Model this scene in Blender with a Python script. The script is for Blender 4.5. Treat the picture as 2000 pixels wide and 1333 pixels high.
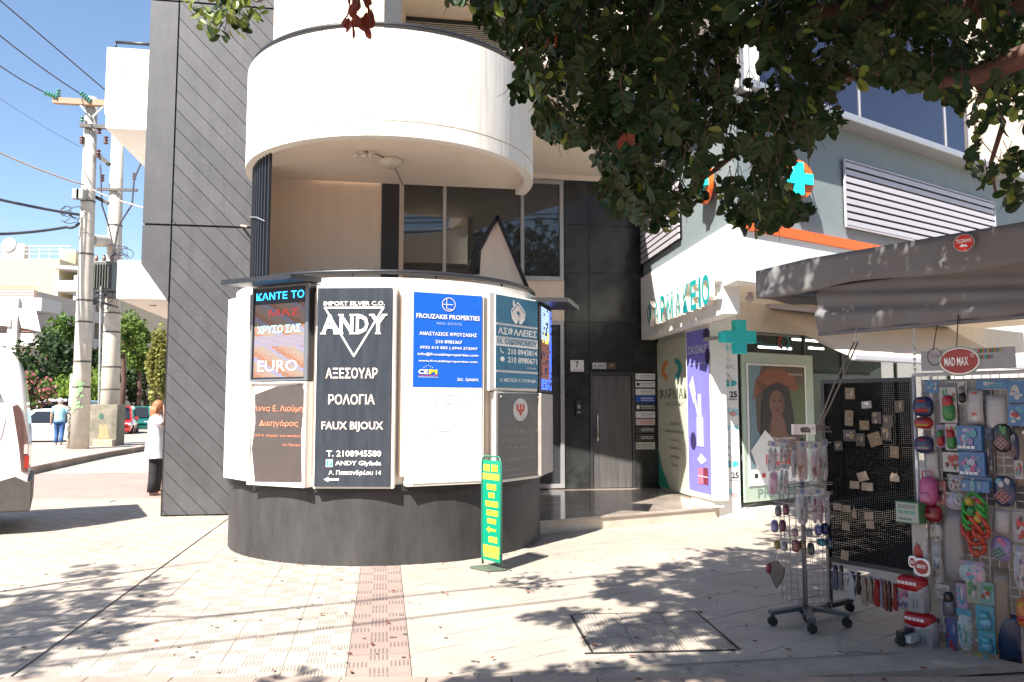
import bpy, math, random
from mathutils import Vector, Matrix
random.seed(7)
sc = bpy.context.scene
for o in list(bpy.data.objects): bpy.data.objects.remove(o)
# ---------------------------------------------------------------- camera, sky, sun, exposure
F_PX = 1550.0; PITCH = math.atan(127/1550); CAMZ = 1.6
cam = bpy.data.objects.new('camera', bpy.data.cameras.new('camera'))
sc.collection.objects.link(cam); sc.camera = cam
cam.location = (0, 0, CAMZ); cam.rotation_euler = (math.pi/2 + PITCH, 0, 0)
cam.data.sensor_width = 36; cam.data.lens = 36*F_PX/2000
cam.data.clip_start = .05; cam.data.clip_end = 3000
SH = (.46, .73)                                   # shadow offset on the ground per metre of height
SUN_EL = math.atan(1/math.hypot(*SH)); SUN_RO = math.atan2(-SH[0], -SH[1])
w = bpy.data.worlds.new('World'); sc.world = w; w.use_nodes = True
nt = w.node_tree; bg = nt.nodes['Background']
sky = nt.nodes.new('ShaderNodeTexSky'); sky.sky_type = 'NISHITA'; sky.sun_disc = False
sky.sun_elevation = SUN_EL; sky.sun_rotation = SUN_RO; sky.air_density = 1.0; sky.dust_density = .4; sky.ozone_density = 2.0
nt.links.new(sky.outputs[0], bg.inputs[0]); bg.inputs[1].default_value = .075
sun = bpy.data.objects.new('sun', bpy.data.lights.new('sun', 'SUN')); sc.collection.objects.link(sun)
sun.data.energy = 5.0; sun.data.angle = math.radians(.5); sun.data.color = (1, .94, .85)
sun.rotation_euler = Vector((SH[0], SH[1], -1)).to_track_quat('-Z', 'Y').to_euler()
sun.location = (-6, -10, 14)
sc.view_settings.view_transform = 'Standard'; sc.view_settings.look = 'None'
sc.view_settings.exposure = 1.6; sc.view_settings.gamma = 1; sc.view_settings.use_curve_mapping = False
# ---------------------------------------------------------------- helpers
C = sc.collection
cp, sp = math.cos(PITCH), math.sin(PITCH)
def V(*a): return Vector(a)
def ray(px, py):
    u = (px-1000)/F_PX; v = (666.5-py)/F_PX
    return Vector((u, cp-v*sp, sp+v*cp))
def at(px, py, Y): r = ray(px, py); return Vector((0, 0, CAMZ)) + r*(Y/r.y)
def gz(px, py, z=0.0): r = ray(px, py); return Vector((0, 0, CAMZ)) + r*((z-CAMZ)/r.z)
def onp(px, py, P0, d, off=0.0):
    """point where a sight line meets the vertical plane through P0 along d; off moves the plane towards the viewer side"""
    n = Vector((d[1], -d[0])); n.normalize(); r = ray(px, py)
    if n.y > 0: n = -n
    Q = Vector((P0[0], P0[1])) + n*off
    t = (Q.x*n.x + Q.y*n.y)/(r.x*n.x + r.y*n.y)
    return Vector((0, 0, CAMZ)) + r*t
MATS = {}
def mat(name, rgb, rough=.65, metal=0., var=.08, scale=6., bump=.0, bscale=80., emit=0., spec=.5, alpha=1., stretch=None, coat=0.):
    if name in MATS: return MATS[name]
    m = bpy.data.materials.new(name); m.use_nodes = True; n = m.node_tree.nodes; l = m.node_tree.links
    b = n['Principled BSDF']; b.inputs['Roughness'].default_value = rough; b.inputs['Metallic'].default_value = metal
    b.inputs['Specular IOR Level'].default_value = spec; b.inputs['Coat Weight'].default_value = coat
    tc = n.new('ShaderNodeTexCoord'); mp = n.new('ShaderNodeMapping'); l.new(tc.outputs['Object'], mp.inputs[0])
    if stretch: mp.inputs['Scale'].default_value = stretch
    no = n.new('ShaderNodeTexNoise'); no.inputs['Scale'].default_value = scale; no.inputs['Detail'].default_value = 6; no.inputs['Roughness'].default_value = .65
    l.new(mp.outputs[0], no.inputs['Vector'])
    mx = n.new('ShaderNodeMix'); mx.data_type = 'RGBA'
    mr = n.new('ShaderNodeMapRange'); mr.inputs[1].default_value = .32; mr.inputs[2].default_value = .68
    l.new(no.outputs['Fac'], mr.inputs[0]); l.new(mr.outputs[0], mx.inputs[0])
    mx.inputs[6].default_value = (*[c*(1-var) for c in rgb], 1); mx.inputs[7].default_value = (*[min(1, c*(1+var)) for c in rgb], 1)
    l.new(mx.outputs[2], b.inputs['Base Color'])
    if bump:
        n2 = n.new('ShaderNodeTexNoise'); n2.inputs['Scale'].default_value = bscale; n2.inputs['Detail'].default_value = 4
        l.new(tc.outputs['Object'], n2.inputs['Vector'])
        bp = n.new('ShaderNodeBump'); bp.inputs['Strength'].default_value = bump; bp.inputs['Distance'].default_value = .01
        l.new(n2.outputs['Fac'], bp.inputs['Height']); l.new(bp.outputs[0], b.inputs['Normal'])
    if emit:
        l.new(mx.outputs[2], b.inputs['Emission Color']); b.inputs['Emission Strength'].default_value = emit
    if alpha < 1: b.inputs['Alpha'].default_value = alpha
    MATS[name] = m; return m
def flat(name, rgb, rough=.5, emit=0., spec=.3): return mat(name, rgb, rough, var=.04, scale=12, emit=emit, spec=spec)
def link(o, parent=None, inv=True):
    C.objects.link(o)
    if parent is not None:
        o.parent = parent
        if inv: o.matrix_parent_inverse = parent.matrix_basis.inverted()
    return o
def tag(o, label=None, cat=None, group=None, kind=None):
    if label: o['label'] = label
    if cat: o['category'] = cat
    if group: o['group'] = group
    if kind: o['kind'] = kind
    return o
def thing(name, label, cat, loc=(0, 0, 0), group=None, rz=0.):
    o = bpy.data.objects.new(name, None); C.objects.link(o); o.empty_display_size = .2
    o.location = loc; o.rotation_euler = (0, 0, rz); o.matrix_basis
    return tag(o, label, cat, group)
class MB:
    def __init__(s): s.v = []; s.f = []; s.m = []; s.mats = []; s.uv = {}
    def mi(s, m):
        if m is None: return 0
        if m not in s.mats: s.mats.append(m)
        return s.mats.index(m)
    def add(s, vs, fs, m=None):
        k = len(s.v); s.v += [tuple(x) for x in vs]; i = s.mi(m)
        for f in fs: s.f.append(tuple(k+a for a in f)); s.m.append(i)
        return s
    def box(s, c, d, m=None, rz=0., R=None):
        R = R or Matrix.Rotation(rz, 3, 'Z'); c = Vector(c)
        vs = [c + R @ Vector((x*d[0]/2, y*d[1]/2, z*d[2]/2)) for x in (-1, 1) for y in (-1, 1) for z in (-1, 1)]
        return s.add(vs, [(0, 1, 3, 2), (4, 6, 7, 5), (0, 4, 5, 1), (2, 3, 7, 6), (0, 2, 6, 4), (1, 5, 7, 3)], m)
    def slab(s, a, b, z0, z1, th, m=None):
        """vertical slab from plan point a to b, thickness th behind (left of a->b)"""
        a = Vector(a[:2]); b = Vector(b[:2]); d = (b-a).normalized(); n = Vector((-d.y, d.x))*th
        return s.prism([a, b, b+n, a+n], z0, z1, m)
    def prism(s, poly, z0, z1, m=None):
        n = len(poly)
        vs = [(p[0], p[1], z0) for p in poly] + [(p[0], p[1], z1) for p in poly]
        fs = [tuple(reversed(range(n))), tuple(range(n, 2*n))] + [(i, (i+1) % n, n+(i+1) % n, n+i) for i in range(n)]
        return s.add(vs, fs, m)
    def bar(s, a, b, wd, ht=None, m=None):
        a = Vector(a); b = Vector(b); d = b-a; L = d.length
        if L < 1e-6: return s
        q = d.to_track_quat('X', 'Z').to_matrix()
        return s.box((a+b)/2, (L, wd, ht or wd), m, R=q)
    def tube(s, pts, r, m=None, n=8, cap=True):
        pts = [Vector(p) for p in pts]; rs = r if isinstance(r, (list, tuple)) else [r]*len(pts); rings = []; up = None
        for i, p in enumerate(pts):
            d = (pts[min(i+1, len(pts)-1)]-pts[max(i-1, 0)]).normalized()
            if up is None: up = Vector((0, 0, 1)) if abs(d.z) < .9 else Vector((1, 0, 0))
            x = d.cross(up).normalized(); y = x.cross(d).normalized(); up = y
            rings.append([p + (x*math.cos(2*math.pi*k/n)+y*math.sin(2*math.pi*k/n))*rs[i] for k in range(n)])
        vs = [q for g in rings for q in g]; fs = []
        for i in range(len(pts)-1):
            for k in range(n): fs.append((i*n+k, i*n+(k+1) % n, (i+1)*n+(k+1) % n, (i+1)*n+k))
        if cap: fs += [tuple(reversed(range(n))), tuple(range((len(pts)-1)*n, len(pts)*n))]
        return s.add(vs, fs, m)
    def loft(s, rings, m=None, cap=True):
        n = len(rings[0]); vs = [q for g in rings for q in g]; fs = []
        for i in range(len(rings)-1):
            for k in range(n): fs.append((i*n+k, i*n+(k+1) % n, (i+1)*n+(k+1) % n, (i+1)*n+k))
        if cap: fs += [tuple(reversed(range(n))), tuple(range((len(rings)-1)*n, len(rings)*n))]
        return s.add(vs, fs, m)
    def ball(s, c, r, m=None, n=10, k=6, sq=(1, 1, 1)):
        c = Vector(c); vs = []; fs = []
        for i in range(k+1):
            t = math.pi*i/k
            for j in range(n):
                a = 2*math.pi*j/n; vs.append(c+Vector((r*sq[0]*math.sin(t)*math.cos(a), r*sq[1]*math.sin(t)*math.sin(a), r*sq[2]*math.cos(t))))
        for i in range(k):
            for j in range(n): fs.append((i*n+j, (i+1)*n+j, (i+1)*n+(j+1) % n, i*n+(j+1) % n))
        return s.add(vs, fs, m)
    def build(s, name, m=None, parent=None, smooth=False, bevel=0., label=None, cat=None, group=None, kind=None, sub=0):
        me = bpy.data.meshes.new(name); me.from_pydata(s.v, [], s.f)
        ms = list(s.mats) if s.mats else []
        if m is not None: ms = [m] + ms if not s.mats else ms
        for x in ms: me.materials.append(x)
        if s.mats: me.polygons.foreach_set('material_index', s.m)
        if smooth:
            me.polygons.foreach_set('use_smooth', [True]*len(me.polygons))
        me.update()
        o = bpy.data.objects.new(name, me); link(o, parent)
        if bevel:
            b = o.modifiers.new('bevel', 'BEVEL'); b.width = bevel; b.segments = 2; b.limit_method = 'ANGLE'; b.angle_limit = .7
        if sub:
            b = o.modifiers.new('sub', 'SUBSURF'); b.levels = sub; b.render_levels = sub
        return tag(o, label, cat, group, kind)
TXT = {}
def text_mesh(s, bold=0.):
    k = (s, bold)
    if k in TXT: return TXT[k]
    cu = bpy.data.curves.new('t', 'FONT'); cu.body = s; cu.resolution_u = 2; cu.offset = bold
    o = bpy.data.objects.new('t', cu); C.objects.link(o)
    dg = bpy.context.evaluated_depsgraph_get(); dg.update()
    me = bpy.data.meshes.new_from_object(o.evaluated_get(dg))
    vs = [tuple(v.co) for v in me.vertices]; fs = [tuple(p.vertices) for p in me.polygons]
    bpy.data.objects.remove(o); bpy.data.meshes.remove(me); bpy.data.curves.remove(cu)
    TXT[k] = (vs, fs); return TXT[k]
class Fr:
    """rectangular face in space: corner O, unit ex to the right, unit ey up, n outwards"""
    def __init__(s, O, ex, w, h, ey=(0, 0, 1)):
        s.O = Vector(O); s.ex = Vector(ex).normalized(); s.ey = Vector(ey).normalized(); s.n = s.ex.cross(s.ey).normalized(); s.w = w; s.h = h
    def p(s, u, v, off=0.): return s.O + s.ex*(u*s.w) + s.ey*(v*s.h) + s.n*off
    def sub(s, u0, v0, u1, v1, off=0.): return Fr(s.p(u0, v0, off), s.ex, (u1-u0)*s.w, (v1-v0)*s.h, s.ey)
    def rect(s, mb, u0, v0, u1, v1, m, off=.004): return mb.add([s.p(u0, v0, off), s.p(u1, v0, off), s.p(u1, v1, off), s.p(u0, v1, off)], [(0, 1, 2, 3)], m)
    def poly(s, mb, pts, m, off=.004): return mb.add([s.p(u, v, off) for u, v in pts], [tuple(range(len(pts)))], m)
    def ell(s, mb, u, v, ru, rv, m, off=.004, n=24): return s.poly(mb, [(u+ru*math.cos(2*math.pi*i/n), v+rv*math.sin(2*math.pi*i/n)) for i in range(n)], m, off)
    def ring(s, mb, u, v, ru, rv, t, m, off=.004, a0=0, a1=360, n=28):
        vs = []; fs = []
        for i in range(n+1):
            a = math.radians(a0+(a1-a0)*i/n)
            vs += [s.p(u+ru*math.cos(a), v+rv*math.sin(a), off), s.p(u+ru*(1-t)*math.cos(a), v+rv*(1-t)*math.sin(a), off)]
        for i in range(n): fs.append((2*i, 2*i+1, 2*i+3, 2*i+2))
        return mb.add(vs, fs, m)
    def line(s, mb, pts, t, m, off=.004):
        """stroke of width t metres"""
        P = [s.p(u, v, off) for u, v in pts]
        for a, b in zip(P, P[1:]):
            d = (b-a).normalized(); q = d.cross(s.n)*t/2; e = d*t*.4
            mb.add([a-e-q, b+e-q, b+e+q, a-e+q], [(0, 1, 2, 3)], m)
    def box(s, mb, u0, v0, u1, v1, th, m=None, off=0.):
        vs = [s.p(u, v, o) for o in (off, off+th) for u, v in ((u0, v0), (u1, v0), (u1, v1), (u0, v1))]
        return mb.add(vs, [(3, 2, 1, 0), (4, 5, 6, 7), (0, 1, 5, 4), (1, 2, 6, 5), (2, 3, 7, 6), (3, 0, 4, 7)], m)
    def text(s, mb, t, u0, u1, v0, v1, m, off=.005, bold=0., keep=False):
        vs, fs = text_mesh(t, bold)
        if not vs: return
        x0 = min(v[0] for v in vs); x1 = max(v[0] for v in vs); y0 = min(v[1] for v in vs); y1 = max(v[1] for v in vs)
        W = (u1-u0)*s.w; H = (v1-v0)*s.h; sx = W/(x1-x0); sy = H/(y1-y0)
        mb.add([s.O + s.ex*(u0*s.w+(v[0]-x0)*sx) + s.ey*(v0*s.h+(v[1]-y0)*sy) + s.n*off for v in vs], fs, m)
def copy_tree(o, parent=None):
    c = o.copy(); C.objects.link(c)
    if parent is not None: c.parent = parent
    for ch in o.children: copy_tree(ch, c)
    return c
def planefr(P0, d, px0, py0, px1, py1, off=0.):
    """frame on a vertical plane bounded by two sight-lines' corners (left-bottom, right-top)"""
    a = onp(px0, py1, P0, d, off); b = onp(px1, py1, P0, d, off); t = onp((px0+px1)/2, py0, P0, d, off); mid = onp((px0+px1)/2, py1, P0, d, off)
    e = Vector((b.x-a.x, b.y-a.y, 0)); return Fr((a.x, a.y, mid.z), e, e.length, t.z-mid.z)
# ---------------------------------------------------------------- materials
white_paint = mat('white_paint', (.80, .76, .70), .55, var=.03, scale=3, bump=.05)
cream_wall = mat('cream_render', (.72, .60, .48), .8, var=.03, scale=2.5, bump=.15, bscale=120)
cream_soffit = mat('cream_soffit', (.78, .68, .56), .8, var=.04, scale=2.5, bump=.1, bscale=100)
dark_render = mat('charcoal_render', (.037, .035, .036), .6, var=.32, scale=3.2, bump=.25, bscale=60, stretch=(1.6, 1.6, .55))
board_dark = mat('grey_board', (.072, .071, .077), .5, var=.14, scale=3, bump=.12, bscale=90)
black_metal = mat('black_metal', (.018, .018, .022), .38, .0, var=.3, scale=30)
black_mat = mat('black_matte', (.012, .012, .012), .6, var=.3, scale=20)
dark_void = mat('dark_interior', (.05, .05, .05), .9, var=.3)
alu = mat('grey_aluminium', (.42, .42, .43), .4, .5, var=.06)
steel = mat('steel', (.45, .45, .46), .35, .8, var=.1, scale=30)
wire_chrome = mat('wire_chrome', (.30, .30, .32), .35, .7, var=.1, scale=30)
chrome = mat('chrome', (.7, .7, .7), .15, 1., var=.05)
rubber = mat('rubber', (.02, .02, .02), .8, var=.2)
stone_black = None
def stone_mat():
    m = mat('polished_black_stone', (.028, .030, .030), .22, var=.55, scale=4, bump=.03, bscale=200)
    n = m.node_tree.nodes; l = m.node_tree.links; b = n['Principled BSDF']
    tc = n.new('ShaderNodeTexCoord'); v = n.new('ShaderNodeTexNoise'); v.inputs['Scale'].default_value = 22; v.inputs['Detail'].default_value = 8; v.inputs['Roughness'].default_value = .8
    l.new(tc.outputs['Object'], v.inputs['Vector'])
    r = n.new('ShaderNodeMapRange'); r.inputs[1].default_value = .60; r.inputs[2].default_value = .74
    l.new(v.outputs['Fac'], r.inputs[0])
    src = b.inputs['Base Color'].links[0].from_socket
    mx = n.new('ShaderNodeMix'); mx.data_type = 'RGBA'; l.new(r.outputs[0], mx.inputs[0]); l.new(src, mx.inputs[6]); mx.inputs[7].default_value = (.10, .11, .11, 1)
    l.new(mx.outputs[2], b.inputs['Base Color']); return m
stone_black = stone_mat()
def glass_mat(name, col, rough=.02, alpha=1., spec=.9):
    m = bpy.data.materials.new(name); m.use_nodes = True; n = m.node_tree.nodes; l = m.node_tree.links; b = n['Principled BSDF']
    b.inputs['Base Color'].default_value = (*col, 1); b.inputs['Roughness'].default_value = rough; b.inputs['Specular IOR Level'].default_value = spec
    b.inputs['Alpha'].default_value = alpha
    t = n.new('ShaderNodeTexNoise'); t.inputs['Scale'].default_value = 1.2; tc = n.new('ShaderNodeTexCoord'); l.new(tc.outputs['Object'], t.inputs['Vector'])
    bp = n.new('ShaderNodeBump'); bp.inputs['Strength'].default_value = .02; bp.inputs['Distance'].default_value = .02; l.new(t.outputs['Fac'], bp.inputs['Height']); l.new(bp.outputs[0], b.inputs['Normal'])
    MATS[name] = m; return m
glass_dark = glass_mat('dark_glass', (.05, .052, .058), .03, .8, 1.)
glass_shop = glass_mat('shop_glass', (.02, .035, .03), .02, .35)
glass_blue = glass_mat('tinted_curtain_glass', (.018, .02, .045), .03, 1.)
glass_car = glass_mat('car_glass', (.015, .018, .02), .03, 1.)
plastic_bag = glass_mat('clear_plastic_bag', (.75, .78, .8), .12, .28, .8)
def streak_white():
    m = mat('balcony_white', (.80, .77, .70), .6, var=.02, scale=2, bump=.06)
    n = m.node_tree.nodes; l = m.node_tree.links; b = n['Principled BSDF']
    tc = n.new('ShaderNodeTexCoord'); mp = n.new('ShaderNodeMapping'); mp.inputs['Scale'].default_value = (9, 9, .35); l.new(tc.outputs['Object'], mp.inputs[0])
    v = n.new('ShaderNodeTexNoise'); v.inputs['Scale'].default_value = 3.2; v.inputs['Detail'].default_value = 7; v.inputs['Roughness'].default_value = .75; l.new(mp.outputs[0], v.inputs['Vector'])
    r = n.new('ShaderNodeMapRange'); r.inputs[1].default_value = .44; r.inputs[2].default_value = .78; r.inputs[4].default_value = .8; l.new(v.outputs['Fac'], r.inputs[0])
    src = b.inputs['Base Color'].links[0].from_socket
    mx = n.new('ShaderNodeMix'); mx.data_type = 'RGBA'; l.new(r.outputs[0], mx.inputs[0]); l.new(src, mx.inputs[6]); mx.inputs[7].default_value = (.46, .42, .36, 1)
    l.new(mx.outputs[2], b.inputs['Base Color']); return m
balc_white = streak_white()
def tile_mat(name, rgb, grooves, dirt=.5, cells=3):
    m = bpy.data.materials.new(name); m.use_nodes = True; n = m.node_tree.nodes; l = m.node_tree.links; b = n['Principled BSDF']
    b.inputs['Roughness'].default_value = .7
    def math_(op, a, bb=None):
        x = n.new('ShaderNodeMath'); x.operation = op
        for i, q in enumerate((a, bb)):
            if q is None: continue
            if isinstance(q, (int, float)): x.inputs[i].default_value = q
            else: l.new(q, x.inputs[i])
        return x.outputs[0]
    geo = n.new('ShaderNodeNewGeometry'); no = n.new('ShaderNodeTexNoise'); no.inputs['Scale'].default_value = .9; no.inputs['Detail'].default_value = 9; no.inputs['Roughness'].default_value = .7
    l.new(geo.outputs['Position'], no.inputs['Vector'])
    n3 = n.new('ShaderNodeTexNoise'); n3.inputs['Scale'].default_value = 40; n3.inputs['Detail'].default_value = 5; l.new(geo.outputs['Position'], n3.inputs['Vector'])
    oi = n.new('ShaderNodeObjectInfo')
    wn = n.new('ShaderNodeTexWhiteNoise'); wn.noise_dimensions = '3D'
    at_ = n.new('ShaderNodeAttribute'); at_.attribute_name = 'tint'
    mr = n.new('ShaderNodeMapRange'); mr.inputs[1].default_value = .3; mr.inputs[2].default_value = .75; mr.inputs[3].default_value = 1.06; mr.inputs[4].default_value = 1-dirt*.45
    l.new(no.outputs['Fac'], mr.inputs[0])
    t2 = math_('MULTIPLY_ADD', n3.outputs['Fac'], .16); t2.node.inputs[2].default_value = .92
    t3 = math_('MULTIPLY_ADD', oi.outputs['Random'], .10); t3.node.inputs[2].default_value = .95
    fac = math_('MULTIPLY', math_('MULTIPLY', mr.outputs[0], t2), t3)
    height = n3.outputs['Fac']
    if grooves:
        uv = n.new('ShaderNodeUVMap'); sx = n.new('ShaderNodeSeparateXYZ'); l.new(uv.outputs[0], sx.inputs[0])
        u2 = math_('MULTIPLY', sx.outputs[0], cells); v2 = math_('MULTIPLY', sx.outputs[1], cells)
        chk = math_('MODULO', math_('ADD', math_('FLOOR', u2), math_('FLOOR', v2)), 2)
        fu = math_('FRACT', math_('MULTIPLY', sx.outputs[0], cells*grooves)); s = math_('LESS_THAN', math_('ABSOLUTE', math_('SUBTRACT', fu, .5)), .2)
        fv = math_('FRACT', v2); inv = math_('LESS_THAN', math_('ABSOLUTE', math_('SUBTRACT', fv, .5)), .42)
        g = math_('MULTIPLY', math_('MULTIPLY', s, inv), chk)
        fac = math_('MULTIPLY', fac, math_('SUBTRACT', 1, math_('MULTIPLY', g, .46)))
        height = math_('SUBTRACT', math_('MULTIPLY', n3.outputs['Fac'], .15), g)
    mx = n.new('ShaderNodeVectorMath'); mx.operation = 'SCALE'; mx.inputs[0].default_value = rgb; l.new(fac, mx.inputs['Scale'])
    l.new(mx.outputs[0], b.inputs['Base Color'])
    bp = n.new('ShaderNodeBump'); bp.inputs['Strength'].default_value = .6; bp.inputs['Distance'].default_value = .004; l.new(height, bp.inputs['Height']); l.new(bp.outputs[0], b.inputs['Normal'])
    MATS[name] = m; return m
tile_cream = tile_mat('cream_grooved_tile', (.385, .328, .275), 6)
tile_plain = tile_mat('cream_plain_tile', (.375, .322, .272), 0, .7)
tile_red = tile_mat('terracotta_grooved_tile', (.275, .205, .180), 5)
kerb_stone = tile_mat('kerb_stone', (.33, .25, .21), 0, .8)
marble = mat('polished_marble', (.40, .34, .29), .12, var=.25, scale=2.0, bump=.02, coat=.4)
grout = mat('grout', (.30, .26, .22), .9, var=.2, scale=5, bump=.3)
asphalt_pink = tile_mat('worn_reddish_road', (.33, .215, .185), 0, .5)
concrete = tile_mat('pale_concrete_road', (.40, .35, .29), 0, .6)
earth = mat('dry_ground', (.33, .29, .24), .9, var=.2, scale=.5, bump=.2, bscale=8)

def piece_tone(m, amt, streak=0.):
    n = m.node_tree.nodes; l = m.node_tree.links; b = n['Principled BSDF']; src = b.inputs['Base Color'].links[0].from_socket
    oi = n.new('ShaderNodeObjectInfo'); mr = n.new('ShaderNodeMapRange'); mr.inputs[3].default_value = 1-amt; mr.inputs[4].default_value = 1+amt; l.new(oi.outputs['Random'], mr.inputs[0])
    g_ = n.new('ShaderNodeNewGeometry'); mp = n.new('ShaderNodeMapping'); mp.inputs['Scale'].default_value = (5, 5, .5); l.new(g_.outputs['Position'], mp.inputs[0]); no = n.new('ShaderNodeTexNoise'); no.inputs['Scale'].default_value = 1.4; no.inputs['Detail'].default_value = 8; no.inputs['Roughness'].default_value = .7; l.new(mp.outputs[0], no.inputs['Vector'])
    m2 = n.new('ShaderNodeMapRange'); m2.inputs[1].default_value = .35; m2.inputs[2].default_value = .7; m2.inputs[3].default_value = 1-streak; m2.inputs[4].default_value = 1+streak; l.new(no.outputs['Fac'], m2.inputs[0])
    mu = n.new('ShaderNodeMath'); mu.operation = 'MULTIPLY'; l.new(mr.outputs[0], mu.inputs[0]); l.new(m2.outputs[0], mu.inputs[1])
    sc_ = n.new('ShaderNodeVectorMath'); sc_.operation = 'SCALE'; l.new(src, sc_.inputs[0]); l.new(mu.outputs[0], sc_.inputs['Scale']); l.new(sc_.outputs[0], b.inputs['Base Color'])
piece_tone(board_dark, .10, .13); piece_tone(stone_black, .22, .15); piece_tone(dark_render, 0, .14); piece_tone(marble, .12, .1); piece_tone(cream_wall, 0, .05); piece_tone(white_paint, 0, .05)
# building axes (turned 9.2 degrees against the view)
TH = math.radians(9.2); A = Vector((-math.sin(TH), math.cos(TH), 0)); B = Vector((math.cos(TH), math.sin(TH), 0))
P_FAC = (1.3, 13.93); P_WALL = (-1.6, 10.35); P_DARK = (-4.6, 11.77)
RC = Vector((-1.53, 10.0, 0))
def circ(px, R, py=800):
    """near hit of a sight line with the round of radius R about RC"""
    r = ray(px, py); d = Vector((r.x, r.y)).normalized(); c = Vector((RC.x, RC.y)); b = d.dot(c); k = b*b-(c.length_squared-R*R)
    t = b-math.sqrt(max(k, 0)); return d*t
def circ_ang(px, R):
    q = circ(px, R); return math.atan2(q.y-RC.y, q.x-RC.x)
# ---------------------------------------------------------------- ground
def clip(poly, nx, ny, c):
    """keep the part with nx*x+ny*y >= c"""
    out = []
    for i in range(len(poly)):
        a = poly[i-1]; b = poly[i]; da = nx*a[0]+ny*a[1]-c; db = nx*b[0]+ny*b[1]-c
        if (da >= 0) != (db >= 0):
            t = da/(da-db); out.append((a[0]+(b[0]-a[0])*t, a[1]+(b[1]-a[1])*t))
        if db >= 0: out.append(b)
    return out
def struct(mb, name, m, parent=None): return mb.build(name, m, parent, kind='structure')
g = MB().add([(-500, -60, -.08), (500, -60, -.08), (500, 700, -.08), (-500, 700, -.08)], [(0, 1, 2, 3)]); struct(g, 'ground', earth)
g = MB().prism([(-70, 13.2), (-5.2, 14.1), (-5.6, 160), (-70, 160)], -.07, -.016); struct(g, 'road', concrete)
a0 = gz(-200, 975); a1 = gz(330, 972); a2 = gz(330, 922); a3 = gz(-200, 928)
g = MB().prism([a0.xy, a1.xy, a2.xy, a3.xy], -.05, -.010); struct(g, 'crossing_strip', asphalt_pink)
g = MB().prism([(-20, -6), (12, -6), (12, 4.56), (-20, 4.56)], -.07, -.0); struct(g, 'near_road', asphalt_pink)
def px_of(P):
    z = P[2]-CAMZ; d = P[1]*cp+z*sp; return (1000+F_PX*P[0]/d, 666.5-F_PX*(-P[1]*sp+z*cp)/d)
S0 = Vector((-.991, 4.873, 0)); TL = .39
def tile_mesh(size, th=.03):
    mb = MB(); h = (size-.004)/2
    mb.box((0, 0, -th/2), (2*h, 2*h, th)); me = bpy.data.meshes.new('tile'); me.from_pydata(mb.v, [], mb.f); uvl = me.uv_layers.new(name='UVMap')
    for lo in me.loops:
        v = me.vertices[lo.vertex_index].co; uvl.data[lo.index].uv = ((v.x+h)/(2*h), (v.y+h)/(2*h))
    return me
def lay(parent, meshes_spec, mtl, size, ax, ay, name='tile', cells=None, limit=300):
    """cells: list of (centre, polygon or None)"""
    me0 = tile_mesh(size); me0.materials.append(mtl); ang = math.atan2(ax.y, ax.x)
    vis = []
    for c, poly in cells:
        x, y = px_of((c.x, c.y, 0)); v = c.y > 1 and -60 < x < 2060 and 780 < y < 1370
        vis.append((0 if v else 1, c.length, c, poly))
    vis.sort(key=lambda q: (q[0], q[1]))
    rest = MB(); ruv = []
    for i, (nv, L, c, poly) in enumerate(vis):
        dz = -random.random()*.0035
        if i < limit and nv == 0:
            if poly is None:
                o = bpy.data.objects.new(name, me0); C.objects.link(o); o.parent = parent; o.location = (c.x, c.y, dz); o.rotation_euler = (random.uniform(-.003, .003), random.uniform(-.003, .003), ang)
            else:
                mb = MB().prism(poly, -.03, dz); o = mb.build(name, mtl, parent); uvl = o.data.uv_layers.new(name='UVMap')
                for lo in o.data.loops:
                    v = o.data.vertices[lo.vertex_index].co-Vector((c.x, c.y, 0)); uvl.data[lo.index].uv = (v.dot(ax)/size+.5, v.dot(ay)/size+.5)
        else:
            h = (size-.004)/2; pl = poly or [(c+ax*a*h+ay*b*h).xy for a, b in ((-1, -1), (1, -1), (1, 1), (-1, 1))]
            k = len(rest.v); rest.prism([tuple(p) for p in pl], -.03, dz)
            for vv in rest.v[k:]:
                d = Vector(vv)-c; ruv.append((d.dot(ax)/size+.5, d.dot(ay)/size+.5))
    if rest.v:
        o = rest.build(name+'_field', mtl, parent, kind='stuff'); uvl = o.data.uv_layers.new(name='UVMap')
        for lo in o.data.loops: uvl.data[lo.index].uv = ruv[lo.vertex_index]
def incirc(c, R): return (c.x-RC.x)**2+(c.y-RC.y)**2 < R*R
# left pavement
pv = struct(MB().prism([tuple((S0+B*a+A*b).xy) for a, b in ((-11, -.42), (.0, -.42), (.0, 7.0), (2.0, 7.0), (2.0, 10.2), (-11, 10.2))], -.06, -.012), 'pavement', grout)
cs = []
for i in range(-28, 0):
    for j in range(-1, 26):
        c = S0 + B*((i+.5)*TL - (.018 if i < -5 else 0)) + A*((j+.5)*TL)
        if incirc(c, 1.6) or (c.x > -4.8 and c.y > 12.3) or c.y > 14.0: continue
        if c.y > 13.7 + .16*c.x+1.0: continue
        cs.append((c, None))
lay(pv, None, tile_cream, TL, B, A, cells=cs)
MB().box(S0+B*(-5*TL-.009)+A*4.2+V(0, 0, -.012), (.016, 9, .012), black_mat, rz=TH).build('expansion_joint', None, pv)
# terracotta strip
ps = struct(MB().prism([tuple((S0+B*a+A*b).xy) for a, b in ((.002, -.42), (.388, -.42), (.388, 5), (.002, 5))], -.06, -.013), 'paving_strip', grout)
lay(ps, None, tile_red, TL, B, A, cells=[(S0+B*(.5*TL)+A*((j+.5)*TL), None) for j in range(-1, 10)])
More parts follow.
